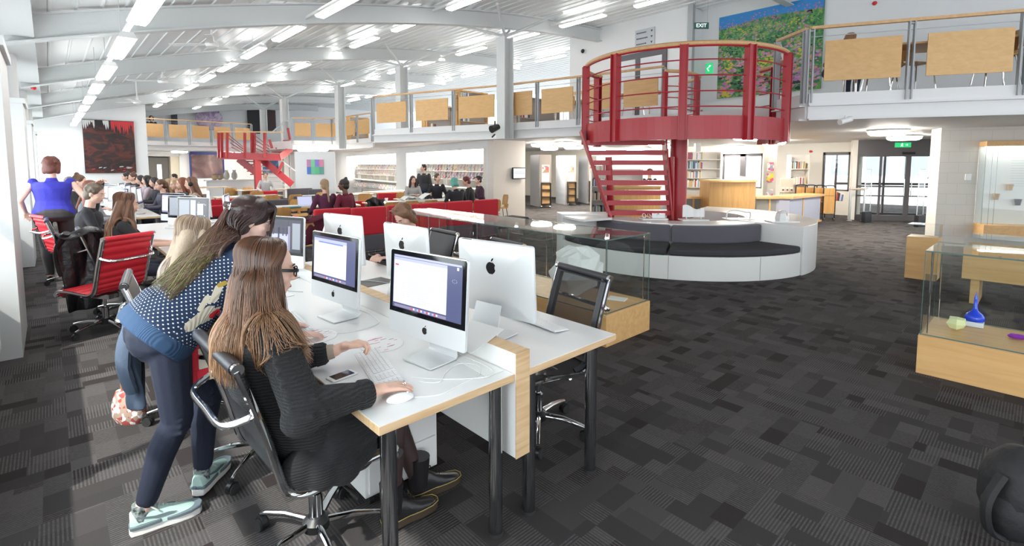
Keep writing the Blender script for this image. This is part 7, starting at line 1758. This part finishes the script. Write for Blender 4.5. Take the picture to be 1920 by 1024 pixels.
def table(lab, x, y, rz, L, W_, grp='white reading tables with oak edges', z=.73):
    t = thing('reading_table', lab, 'table', (x, y, 0), rz, grp); MB().box(-L / 2, -W_ / 2, z - .03, L / 2, W_ / 2, z - .003).build('oak_edge', OAK, t, bevel=.002); MB().box(-L / 2 + .003, -W_ / 2 + .003, z - .003, L / 2 - .003, W_ / 2 - .003, z).build('white_top', LAM, t, ang=0)
    for sx_ in (-1, 1):
        for sy_ in (-1, 1): q = MB(); q.cyl((sx_ * (L / 2 - .08), sy_ * (W_ / 2 - .08), 0), (sx_ * (L / 2 - .08), sy_ * (W_ / 2 - .08), z - .03), .022, 10); q.build('leg', CHROME, t)
    return t
table('white reading table with the open laptop, in front of the two women in maroon', 4.45, 11.55, -.25, 2.0, .8)
table('long white reading table of the group with open books', 7.2, 11.2, -.12, 3.0, .80)
table('white table in the middle distance behind the maroon tops', 6.6, 15.4, 0, 2.4, .8); table('white table beyond the dark bench backs', 4.4, 16.5, 0, 1.8, .8); table('white table near the far red stair', 6.3, 20.5, 0, 2.4, .8); table('far white table under the figure painting', 4.2, 24.5, 0, 3.0, .8); table('white table before the lower magazines', 9.0, 16.2, .2, 1.8, .8)
OAKC = wood('golden_oak_shell', (.52, .27, .08), (.66, .38, .14), 2)
def shell_chair(lab, x, y, rz):
    t = thing('oak_chair', lab, 'chair', (x, y, 0), rz, 'oak shell chairs')      # faces +y local
    rows = []
    for i in range(7):
        z = .52 + .30 * i / 6; w_ = .19 + .02 * math.sin(i / 6 * PI) - (.03 if i == 6 else 0); rows.append([(w_ * (j / 4 - 1), -.20 - .05 * i / 6 + .035 * (abs(j - 4) / 4) ** 2, z) for j in range(9)])
    q = MB(); q.sheet(rows, th=.012); q.build('backrest', OAKC, t)
    rows = [[(.19 * (j / 4 - 1), -.20 + .42 * i / 5, .45 + (.02 if i == 0 else 0) - (.02 if i == 5 else 0)) for j in range(9)] for i in range(6)]
    q = MB(); q.sheet(rows, th=.012); q.build('seat', OAKC, t)
    q = MB(); q.tube([(0, -.19, .46), (0, -.215, .50), (0, -.22, .56)], .03, 6, flat=2.2); q.build('shell_neck', OAKC, t)
    for sx_ in (-1, 1):
        for yb, yf in ((-.16, -.22), (.16, .20)): q = MB(); q.cyl((sx_ * .15, yb, .445), (sx_ * .20, yf, 0), .011, 8); q.build('leg', CHROME, t)
    return t
SH = None
chs = [(614, 390, 9.6, 0, 'under the woman with the long fair ponytail'), (656, 392, 9.5, .1, 'under the woman with dark tied-up hair'), (727, 380, 10.4, .05, 'behind the third red bench unit'), (763, 378, 10.4, 0, 'between the black jacket and the group, left of the next'), (800, 373, 10.3, -.05, 'in front of the open books'), (865, 376, 9.3, -.1, 'under the person with teal hair'), (918, 374, 9.4, -.1, 'right behind the rightmost bench unit'),
       (936, 368, 10.6, 1.2, 'turned sideways by the white wall end'), (518, 386, 10.6, .1, 'left of the laptop table'), (565, 382, 12.4, 3.1, 'facing us behind the laptop table'), (505, 362, 15.2, 0, 'in the second row left'), (548, 360, 15.0, .1, 'in the second row right of the dark bench'), (600, 361, 15.6, 0, 'behind the ponytail woman'), (688, 366, 13.6, 3.0, 'near the magazine counter'),
       (430, 347, 21, 0, 'far left under the painting'), (460, 346, 21, .1, 'far left, second one'), (590, 332, 21.0, 1.57, 'standing alone by the striped painting'), (760, 362, 13.4, 3.1, 'behind the red bench with a dark bag'), (558, 396, 7.6, .0, 'under the maroon coat'), (478, 358, 17.5, 0, 'next to the white far table')]
for k, (px_, py, Y, a, lb) in enumerate(chs):
    p = aty(px_, py, Y); lab = 'oak shell chair ' + lb
    if SH is None: SH = shell_chair(lab, p.x, Y, a)
    else: dup(SH, (p.x, Y, 0), a, label=lab)
# dark and red benches farther back
def long_bench(lab, px0, px1, py, Y, m, h=.80):
    A, B = aty(px0, py, Y), aty(px1, py, Y); t = thing('long_bench', lab, 'bench', ((A.x + B.x) / 2, Y, 0), group='long upholstered benches'); w_ = B.x - A.x
    MB().box(-w_ / 2, -.05, .42, w_ / 2, .05, h).build('back_panel', m, t, bevel=.03); MB().box(-w_ / 2, -.04, .15, w_ / 2, .5, .43).build('seat', DARKFAB, t, bevel=.02); 
    for sx_ in (-1, 1): MB().box(sx_ * (w_ / 2 - .1) - .02, 0, 0, sx_ * (w_ / 2 - .1) + .02, .4, .15).build('leg', STEEL, t, ang=0)
long_bench('dark grey bench back left of the laptop table', 490, 540, 364, 13.2, GREYFAB); long_bench('dark grey bench back behind the laptop', 550, 612, 362, 14.2, GREYFAB); long_bench('long dark bench near the far stair', 538, 585, 348, 19, GREYFAB); long_bench('small dark bench right of the far stair', 578, 612, 352, 18, GREYFAB)
long_bench('bright red bench under the far stair', 468, 520, 349, 17.8, REDFAB); long_bench('red bench beyond the ponytail woman', 592, 650, 357, 14.8, REDFAB, .72); long_bench('red bench across the group table, left part', 708, 757, 358, 14.0, REDFAB); long_bench('red bench across the group table, right part', 758, 772, 359, 13.8, REDFAB, .85); long_bench('red bench far left under the blue painting', 395, 440, 355, 16, REDFAB, .7)
long_bench('red bench behind the leaning woman', 365, 425, 362, 13.5, REDFAB, .7); long_bench('red bench at the far end of the lower magazines', 655, 690, 368, 12.6, REDFAB, .70)
# objects on tables
def laptop(lab, x, y, z, rz, m=ALU, scr='grey'):
    t = thing('laptop', lab, 'laptop', (x, y, z), rz); MB().box(-.16, -.11, 0, .16, .11, .015).build('base', m, t, bevel=.002); M = Matrix.Translation((0, .11, .015)) @ Matrix.Rotation(-.25, 4, 'X')
    MB().box(-.16, 0, 0, .16, .008, .21, M).build('lid', m, t, ang=0); MB().box(-.148, -.0015, .01, .148, 0, .2, M).build('lit_screen', SCR[scr], t, ang=0); return t
p_ = aty(578, 383, 11.3); laptop('open laptop on the white table left of the ponytail woman', p_.x, 11.40, .731, -.1, scr='bar')
p_ = aty(288, 410, 7.0); laptop('dark open laptop in front of the woman in the black T-shirt', 1.02, 6.95, .745, -1.3, BLACKP, 'dk')
q = MB(); q.box(-.16, -.11, 0, .16, .11, .02); p_ = aty(550, 387, 11.2); tag(q.build('folder', mat('teal_folder', (.05, .30, .33), .5), loc=(p_.x, 11.3, .731), rz=.2, ang=0), 'teal folder on the laptop table', 'folder')
def open_book(lab, x, y, z, rz, s=1):
    t = thing('open_book', lab, 'book', (x, y, z), rz); 
    for g in (-1, 1):
        q = MB(); rows = [[(g * .17 * j / 6 * s, yy, (.02 + .035 * math.sin(j / 6 * PI) + (.10 if g > 0 else .03) * (j / 6) ** 2) * s) for j in range(7)] for yy in (-.12 * s, .12 * s)]; q.sheet(rows, th=.008); q.build('page_block', PAPER, t)
p_ = aty(800, 364, 11.4); open_book('open book held up in front of the woman in the pale cardigan', 6.65, 11.35, .735, .1, 1.0); p_ = aty(815, 364, 11.2); open_book('large open atlas on the group table', 7.15, 11.3, .735, -.15, 1.5)
t = tag(MB().lathe([(.03, 0), (.042, .10), (.038, .10), (.028, .006)], n=14).build('paper_cup', LAM, loc=(6.25, 11.4, .731)), 'white cup on the group table left of the open book', 'cup')
# drawn vases/pots far left by the blue painting
for k, (px_, py) in enumerate(((403, 338), (425, 336), (413, 340), (440, 342))):
    p = aty(px_, py, 27.5); q = MB(); h = .28 + .2 * (k % 2); q.lathe([(.06, 0), (.14, .25 * h), (.13, .6 * h), (.06, .85 * h), (.09, h)], n=14); tag(q.build('clay_pot', mat('pot_%d' % k, [(.40, .30, .18), (.55, .55, .50), (.35, .28, .2), (.5, .5, .5)][k], .6), loc=(p.x, 27.5, .95)), 'pot on the far display shelf, %s' % ['leftmost', 'third from left', 'second from left', 'rightmost'][k], 'pot')
q = MB(); p = aty(398, 345, 27.5); t = thing('display_shelf', 'far white display shelf carrying four pots', 'shelf', (p.x + .9, 27.5, 0)); MB().box(p.x - .3, 27.3, .90, p.x + 2.6, 27.8, .95).build('top', LAM, t, world=True, ang=0); MB().box(p.x - .2, 27.35, 0, p.x + 2.5, 27.75, .9).build('body', WHITE, t, world=True, ang=0)
# coats and bags
def drape(nm, lab, x, y, rz, m, H_=.62, W_=.40, z=.93, cat='coat'):
    t = thing(nm, lab, cat, (x, y, 0), rz); rr = random.Random(int(x * 100)); q = MB(); rows = []
    for i in range(9):
        u_ = i / 8; zz = z + .03 - H_ * u_; rows.append([(-.05 - .10 * u_ * 0 - .05 * math.sin(j * 1.3 + i * .6) * u_ - .03 * (j % 2), W_ * (j / 8 - .5) * (1 - .25 * u_ + .05 * math.sin(i)), zz + .03 * math.sin(j * .9) * (1 - u_) * -1) for j in range(9)])
    rows = [[(p[0] + .12, p[1], p[2] - .08) for p in rows[0]]] + rows
    q.sheet(rows, th=.03); o = q.build('fabric', m, t); o.modifiers.new('s', 'SUBSURF').levels = 1
    for g_ in (-1, 1):
        q = MB(); q.tube(smoothpath([(.0, g_ * W_ * .30, z - .02), (-.07, g_ * W_ * .40, z - .14), (-.09, g_ * W_ * .42, z - .30), (-.06, g_ * W_ * .38, z - .46)], 4), [.05] * 4 + [.048] * 4 + [.043] * 4 + [.036], 10, flat=.6); q.build('sleeve', m, t)
    return t
BLKC = mat('black_puffer_nylon', (.012, .012, .014), .38, bump=('noise', 14, .6, .02))
drape('black_coat', 'black padded coat hanging behind the red ribbed chair, reaching to the floor', .22, 6.72, -1.2, BLKC, .88, .44, 1.0)
drape('denim_jacket', 'blue-grey denim jacket hung over the chair of the fair-haired person', .36, 3.60, -.15, mat('washed_denim', (.06, .085, .13), .8, bump=('noise', 120, .4, .004)), .62, .44, .84, 'jacket')
drape('maroon_coat', 'dark maroon coat over a chair back behind the red ribbed chair', 2.9, 7.35, -1.5, mat('maroon_wool', (.10, .012, .028), .9), .45, .55, .90)
drape('dark_jacket', 'dark jacket over a chair behind the second red bench unit', 5.35, 10.3, 1.57, BLKC, .25, .45, .90)
t = thing('handbag', 'floral beige and red handbag on the carpet by the leaning woman', 'bag', (.30, 3.98, 0), .5); FLO = speck('floral_cloth', (.42, .30, .24), (.40, .09, .08), 26); t.scale = (.62, .62, .72)
q = MB(); loft_r = [(.0, .10, .17), (.05, .13, .21), (.14, .13, .21), (.22, .10, .18), (.27, .04, .15)]
q.lathe([(1e-3, 0)] + [(r2, z) for z, _, r2 in loft_r] + [(1e-3, .275)], n=20, sx=.55); q.build('body', FLO, t); q = MB(); q.tube(smoothpath([(0, -.10, .24), (0, -.08, .42), (0, .08, .42), (0, .10, .24)], 6), .010, 6); q.build('handle', mat('tan_leather', (.35, .18, .09), .5), t); q = MB(); q.cyl((.12, 0, .2), (.125, 0, .2), .02, 12); q.build('buckle', mat('brass', (.6, .45, .2), .25, 1), t)
# ------------------------------------------------------------------ second and third desk clusters with computers
desk_half(.85, 1.50, 6.0, 9.6, 'second desk cluster, left run with the dark laptop', [(.95, 6.1), (1.42, 6.1), (.95, 9.5), (1.42, 9.5)]); desk_half(1.58, 2.15, 7.2, 9.6, 'second desk cluster, right run', [(1.66, 7.3), (2.06, 7.3), (2.06, 9.5), (1.66, 9.5)])
desk_half(.66, 1.04, 10.9, 15.4, 'third desk cluster far left, left run', [(.72, 11.0), (.98, 11.0), (.72, 15.3)]); desk_half(1.08, 1.46, 10.9, 15.4, 'third desk cluster far left, right run', [(1.14, 11.0), (1.40, 11.0), (1.40, 15.3)])
t = thing('desk_partition', 'white partition board of the third desk cluster', 'partition', (1.06, 10.9, .3)); MB().box(1.042, 10.88, .3, 1.078, 15.4, .95).build('board', LAM, t, world=True, ang=0)
t = thing('desk_partition', 'white partition board of the second desk cluster', 'partition', (1.54, 6.0, .3)); MB().box(1.505, 5.98, .3, 1.575, 9.6, .83).build('board', LAM, t, world=True, ang=0)
imac('dark picture-editing screen on the second desk cluster, nearest of its row', (1.30, 7.35, DZ + .003), math.radians(-60), 4, grp='computers on the far desks'); imac('screen with grey panes on the second desk cluster, left of the dark one', (1.28, 7.95, DZ + .003), math.radians(-62), 4, grp='computers on the far desks'); imac('screen farthest left on the second desk cluster, glowing white', (1.28, 8.65, DZ + .003), math.radians(-66), 1, grp='computers on the far desks')
imac('white computer seen from behind at the near end of the second desk cluster', (1.85, 7.9, DZ + .003), math.radians(70), 1, grp='computers on the far desks'); imac('white computer seen from behind on the second desk cluster, second one', (1.88, 9.1, DZ + .003), math.radians(80), 1, grp='computers on the far desks')
for k, (x, y) in enumerate(((.90, 11.3), (.90, 12.3), (.90, 13.3), (.90, 14.6))): imac('computer facing the left seats of the third desk cluster, %s' % ['nearest', 'second', 'third', 'farthest'][k], (x, y, DZ + .003), math.radians(-70), 1, grp='computers on the far desks', rear=False)
for k, (x, y) in enumerate(((1.24, 11.6), (1.24, 12.5), (1.24, 13.4), (1.24, 14.6))): imac('white computer back on the third desk cluster, %s' % ['nearest', 'second', 'third', 'farthest'][k], (x, y, DZ + .003), math.radians(75), 1, grp='computers on the far desks')
# ------------------------------------------------------------------ gallery furniture seen over the railing
def up_shelf(lab, px0, px1, Y, h, m): 
    A, B = aty(px0, 200, Y), aty(px1, 200, Y); t = thing('gallery_shelf', lab, 'shelving', ((A.x + B.x) / 2, Y, SL1), group='book shelves on the gallery'); w_ = B.x - A.x
    MB().box(-w_ / 2, 0, h - .05, w_ / 2, .4, h).build('top_board', m, t, ang=0); MB().box(-w_ / 2, .1, 0, w_ / 2, .13, h - .05).build('back', ENDP, t, ang=0)
    for x in (-w_ / 2, w_ / 2 - .03): MB().box(x, 0, 0, x + .03, .4, h - .05).build('side', m, t, ang=0)
    for z in (.35, .75, 1.12): 
        if z < h - .25: MB().box(-w_ / 2, 0, z - .02, w_ / 2, .3, z).build('shelf', m, t, ang=0)
    rb2 = random.Random(int(px0))
    for z in (.35, .75, 1.12):
        if z < h - .25: book_row(V((A.x + .05, Y + .0, 0)), V((1, 0, 0)), None, w_ - .1, SL1 + z, .24, 'books on the gallery shelves', 'book on the low shelves behind the gallery railing', rb2, .09, 10)
up_shelf('low brown shelf behind the three-panel gallery railing, right one', 862, 915, 13.5, 1.38, OAKD); up_shelf('low brown shelf behind the three-panel gallery railing, left one', 800, 850, 17.0, 1.30, OAKD); up_shelf('shelf of books behind the short gallery railing', 655, 690, 24.0, 1.3, OAKD); up_shelf('shelf of books behind the panels right of the tall column', 975, 1050, 11.2, 1.0, ENDP)
def up_table(lab, x, y, rz, L, W_): t = table(lab, x, y, rz, L, W_, 'study tables on the gallery'); t.location.z = SL1; return t
up_table('oak table on the gallery at the top right, behind the big panels', 10.3, 1.2, math.atan2(-2.35, 1.2), 2.6, .8); up_table('study table behind the red round landing rail', 11.4, 7.6, 1.5, 1.8, .8); up_table('second study table behind the red landing', 11.6, 9.6, 1.5, 1.4, .8)
t = thing('gallery_desk', 'oak cupboard desk top on the gallery, left of the red landing', 'desk', (12.1, 8.6, SL1)); a_ = atd(1070, 130, 15.5); MB().box(a_.x, a_.y - .6, SL1 + 1.02, a_.x + 1.0, a_.y + .2, SL1 + 1.10).build('oak_top', OAK, t, world=True, ang=0); MB().box(a_.x + .05, a_.y - .5, SL1, a_.x + .95, a_.y + .1, SL1 + 1.02).build('white_body', LAM, t, world=True, ang=0)
for k, (x, y, a) in enumerate(((9.75, 1.9, .4), (10.0, 1.5, 2.6), (10.3, .6, .5), (10.9, 8.2, 1.2), (10.9, 7.2, 1.4), (10.8, 9.4, 1.4))):
    dup(SH, (x, y, SL1), a, label='oak shell chair on the gallery ' + ['at the left end of the top right panels', 'under the table at the top right', 'at the far end of the top right table', 'behind the red landing, middle', 'behind the red landing, nearest', 'behind the red landing, farthest'][k])
# ------------------------------------------------------------------ other people
def headat(px_, py, Y, z=1.28): p = aty(px_, py, Y); return p
BR, DK, BLD, AUB, GRY = (.10, .045, .022), (.020, .014, .013), (.42, .28, .15), (.20, .06, .03), (.14, .12, .11)
# woman walking away in the blue top
t, b = person('person walking away in a bright blue sleeveless top and dark trousers, by the windows', 0.02, 9.5, math.radians(88), (.03, .03, .34), (.11, .028, .018), hairstyle='bob', kind='stand', voxel=.012, trousers=(.035, .032, .035), sleeve=.02, s=1.03, wide=1.28, lean=.06, wl=(.16, .30, 1.02), wr=(.12, -.34, 1.04), feet=((.12, .09, .09), (-.22, -.10, .14)), face=True, turn=-.5)
# woman in the black T-shirt
t, b = person('seated woman with long brown hair and a black T-shirt, arms on the desk', .50, 6.75, math.radians(-6), (.018, .018, .020), (.16, .075, .04), hairstyle='long', voxel=.010, sleeve=.42, s=1.0, seat=.47, lean=.12, head=(.15, 0), wl=(.44, .08, .79), wr=(.46, -.12, .79))
cols_ = [(b.pel + b.ax * .10, b.pel + b.ax * .42, .14, .13), (b.sr, b.sl, .07, .07)]
long_hair(b, 'hair_strands', t, hairmat('mid_brown_long_hair', (.12, .05, .025), (.22, .11, .06), (.40, .24, .13)), 420, (.38, .52), cols_, seedv=8, r=.0034)
alu_chair('office_chair', 'office chair under the woman in the black T-shirt', (.55, 6.95, 0), math.radians(0), BLKLEA, fine=False)
# fair-haired person half hidden behind the leaning woman
t, b = person('fair-haired seated person mostly hidden behind the leaning woman', .56, 3.66, math.radians(4), (.35, .30, .30), (.36, .27, .19), hairstyle='long', voxel=.010, s=.98, lean=.10, seat=.46, head=(.25, 0), wl=(.40, .06, .80), wr=(.40, -.12, .80))
cols_ = [(b.pel + b.ax * .10, b.pel + b.ax * .42, .14, .13), (b.sr, b.sl, .07, .07)]
long_hair(b, 'hair_strands', t, hairmat('fair_long_hair', (.26, .18, .12), (.42, .32, .24), (.60, .50, .42)), 600, (.35, .52), cols_, seedv=9, r=.003)
# man with his hand on his head
def faceang(px): return 0
t, b = person('man in a dark suit jacket sitting with one hand on his head', .30, 8.35, math.radians(-12), (.020, .020, .024), (.13, .095, .07), hairstyle='short', voxel=.012, s=1.08, wide=1.1, lean=.12, seat=.47, head=(.3, .0), turn=-.3, wl=(.17, .10, 1.43), wr=(.40, -.15, .80))
alu_chair('office_chair', 'office chair under the man with his hand on his head', (.30, 8.5, 0), 0, BLKLEA, fine=False)
SPEC = [ # px, py(head top), y, facing deg (0=+x), top, hair, style, label, extra
 (150, 331, 11.5, -25, (.02, .02, .025), BR, 'bun', 'person with a top bun in a black top at the left desks', SKIN),
 (172, 343, 9.9, -20, (.30, .31, .33), AUB, 'long', 'person in a silvery grey jacket with reddish hair behind the suited man', SKIN),
 (133, 335, 13.5, -20, (.05, .05, .05), GRY, 'short', 'grey-haired person farthest left in the desk row', SKIN),
 (236, 325, 17.5, 180, (.04, .05, .07), DK, 'bun', 'dark-haired person left of the white laptop glow, far desks', SKIN),
 (248, 326, 17.0, 200, (.03, .03, .03), BR, 'bun', 'brown-haired person with dark scarf at the far desks', SKIN),
 (262, 331, 16.5, 185, (.50, .42, .45), DK, 'bob', 'dark-haired person in a pink top leaning at the far desks', SKIN),
 (274, 331, 15.5, 170, (.45, .36, .40), DK, 'long', 'person with long black hair at the far desks', SKIN),
 (288, 335, 15.0, 185, (.04, .04, .05), DK, 'bob', 'person in black next to the long black hair', SKIN),
 (300, 339, 12.9, 190, (.10, .10, .14), BR, 'tail', 'person with pulled back hair left of the fair-haired one', SKIN),
 (315, 338, 13.2, 185, (.16, .10, .08), BLD, 'long', 'fair-haired person in the far right desk row', SKIN),
 (328, 338, 12.6, 190, (.12, .12, .13), BLD, 'bob', 'blond person between two others at the far right desk row', SKIN),
 (340, 336, 12.0, 180, (.05, .06, .06), AUB, 'long', 'person with wavy auburn hair holding a hand to the face', SKIN),
 (357, 335, 10.9, 178, (.35, .26, .20), (.17, .08, .045), 'long', 'person with long brown hair and headphones at the second cluster', SKIN),
 (326, 327, 22.0, 180, (.05, .05, .06), DK, 'short', 'dark-haired person alone in the far background', SKIN),
]
AL = random.Random(3)
for k, (px_, py, Y, ang, top, hair, st, lab, sk) in enumerate(SPEC):
    hp = aty(px_, py + 2, Y); p = V((hp.x, Y, 0)); a = math.radians(ang); lean = .10
    off = V((math.cos(a), math.sin(a), 0)) * .09
    zt = hp.z; sc = 1.0; seat = max(.40, min(.60, .46 + (zt - 1.30)))
    person(lab, p.x - off.x, p.y - off.y, a, top, hair, sk, st, voxel=.018, lean=lean, seat=seat, head=(.15, 0), hands=Y < 12, wl=(.36, .10, seat + .30), wr=(.36, -.10, seat + .30), grp=None)
t = thing('headphones', 'black headphones worn by the brown-haired person at the second cluster', 'headphones', aty(355, 345, 10.9)); hp = aty(355, 345, 10.9)
q = MB(); q.tube([hp + V((0, .095 * math.cos(a_), .125 * math.sin(a_))) for a_ in [PI * j / 10 for j in range(11)]], .010, 6); q.build('band', BLACKP, t, world=True); q = MB(); q.ell(hp + V((0, -.095, 0)), (.04, .02, .045)); q.ell(hp + V((0, .095, 0)), (.04, .02, .045)); q.build('ear_cups', BLACKP, t, world=True)
# right-hand side: person with lowered head behind the computer
t, b = person('person with brown hair and lowered head behind the computer on the right run', 2.66, 4.28, math.radians(196), (.03, .03, .035), (.15, .07, .035), hairstyle='bob', voxel=.011, lean=.12, seat=.44, head=(.75, 0), wl=(.40, .10, .80), wr=(.40, -.10, .80))
q = MB(); q.tube(smoothpath([b.neck + V((-.06, .02, -.02)), b.neck + V((.0, .085, -.02)), b.neck + V((.08, .04, -.06)), b.neck + V((.12, .06, -.20))], 6), .035, 8); q.build('bright_patterned_scarf', speck('bright_scarf', (.75, .25, .05), (.75, .55, .05), 30), t)
# two women in maroon
person('woman with a long fair ponytail in a dark purple jumper, seen from behind', aty(610, 345, 9.9).x, 9.85, math.radians(95), (.085, .015, .050), (.30, .19, .10), hairstyle='tail', voxel=.014, lean=.12, seat=.47, head=(.1, 0), s=1.02)
person('woman with dark tied-up hair in a maroon jumper, turned to the left', aty(652, 345, 9.7).x, 9.7, math.radians(115), (.13, .010, .030), DK, SKIN2, 'bun', voxel=.014, lean=.15, seat=.47, head=(.05, .5), s=1.02)
# the group round the long table
person('woman with long dark hair and a pale grey cardigan reading a book', aty(776, 336, 12.3).x, 12.4, math.radians(-105), (.42, .42, .40), (.05, .025, .02), hairstyle='long', voxel=.014, lean=.12, seat=.47, head=(.2, 0), wl=(.34, .10, .82), wr=(.34, -.10, .82))
person('man with short brown hair in a black top facing us at the group table', aty(822, 333, 12.0).x, 12.1, math.radians(-110), (.020, .020, .028), (.12, .08, .05), hairstyle='short', voxel=.014, lean=.1, seat=.48, head=(.12, .3), s=1.05)
person('person with short teal-green hair and a black jacket, seen from behind', aty(858, 345, 9.7).x, 9.7, math.radians(85), (.018, .018, .024), (.12, .36, .30), hairstyle='bob', voxel=.014, lean=.18, seat=.46, head=(.35, 0), s=1.02, wide=1.15)
person('person with burgundy hair in a black jumper, seen from the side', aty(886, 340, 10.2).x, 10.2, math.radians(130), (.02, .02, .024), (.13, .025, .03), hairstyle='short', voxel=.014, lean=.2, seat=.47, head=(.35, .4), s=1.02)
person('man with dark hair in a dark purple top at the right end of the group', aty(903, 343, 11.0).x, 11.0, math.radians(160), (.05, .02, .04), DK, hairstyle='short', voxel=.014, lean=.15, seat=.47, head=(.15, .3), s=1.0)
person('standing man with dark hair in a fur-collared dark parka looking left', aty(795, 312, 13.2).x, 13.2, math.radians(-150), (.045, .045, .05), (.03, .02, .015), hairstyle='short', kind='stand', voxel=.014, s=.98, wide=1.15, lean=.02, turn=-.6)
person('person in a white top working under the far red stair', aty(497, 331, 20.0).x, 20.0, math.radians(-100), (.60, .58, .58), (.20, .12, .07), hairstyle='short', voxel=.018, lean=.15, seat=.5)
person('person in dark clothes behind the counter, seen through the red stair', atd(1218, 315, 15.2).x, atd(1218, 315, 15.2).y, math.radians(-140), (.02, .02, .035), (.15, .08, .04), hairstyle='short', kind='sit', voxel=.018, lean=.1, seat=.66)
person('person reading at the left edge of the far gallery', aty(283, 217, 31.0).x, 31.0, math.radians(-90), (.03, .03, .03), DK, hairstyle='bob', voxel=.02, lean=.1, seat=.46, legs=False).__getitem__(0).location.z = SL1
person('person leaning over a bag on the gallery at the top right', atd(1562, 60, 9.3).x, atd(1562, 60, 9.3).y, math.radians(-40), (.35, .22, .12), (.28, .14, .07), hairstyle='bob', voxel=.018, lean=.5, seat=.46, head=(.5, 0)).__getitem__(0).location.z = SL1
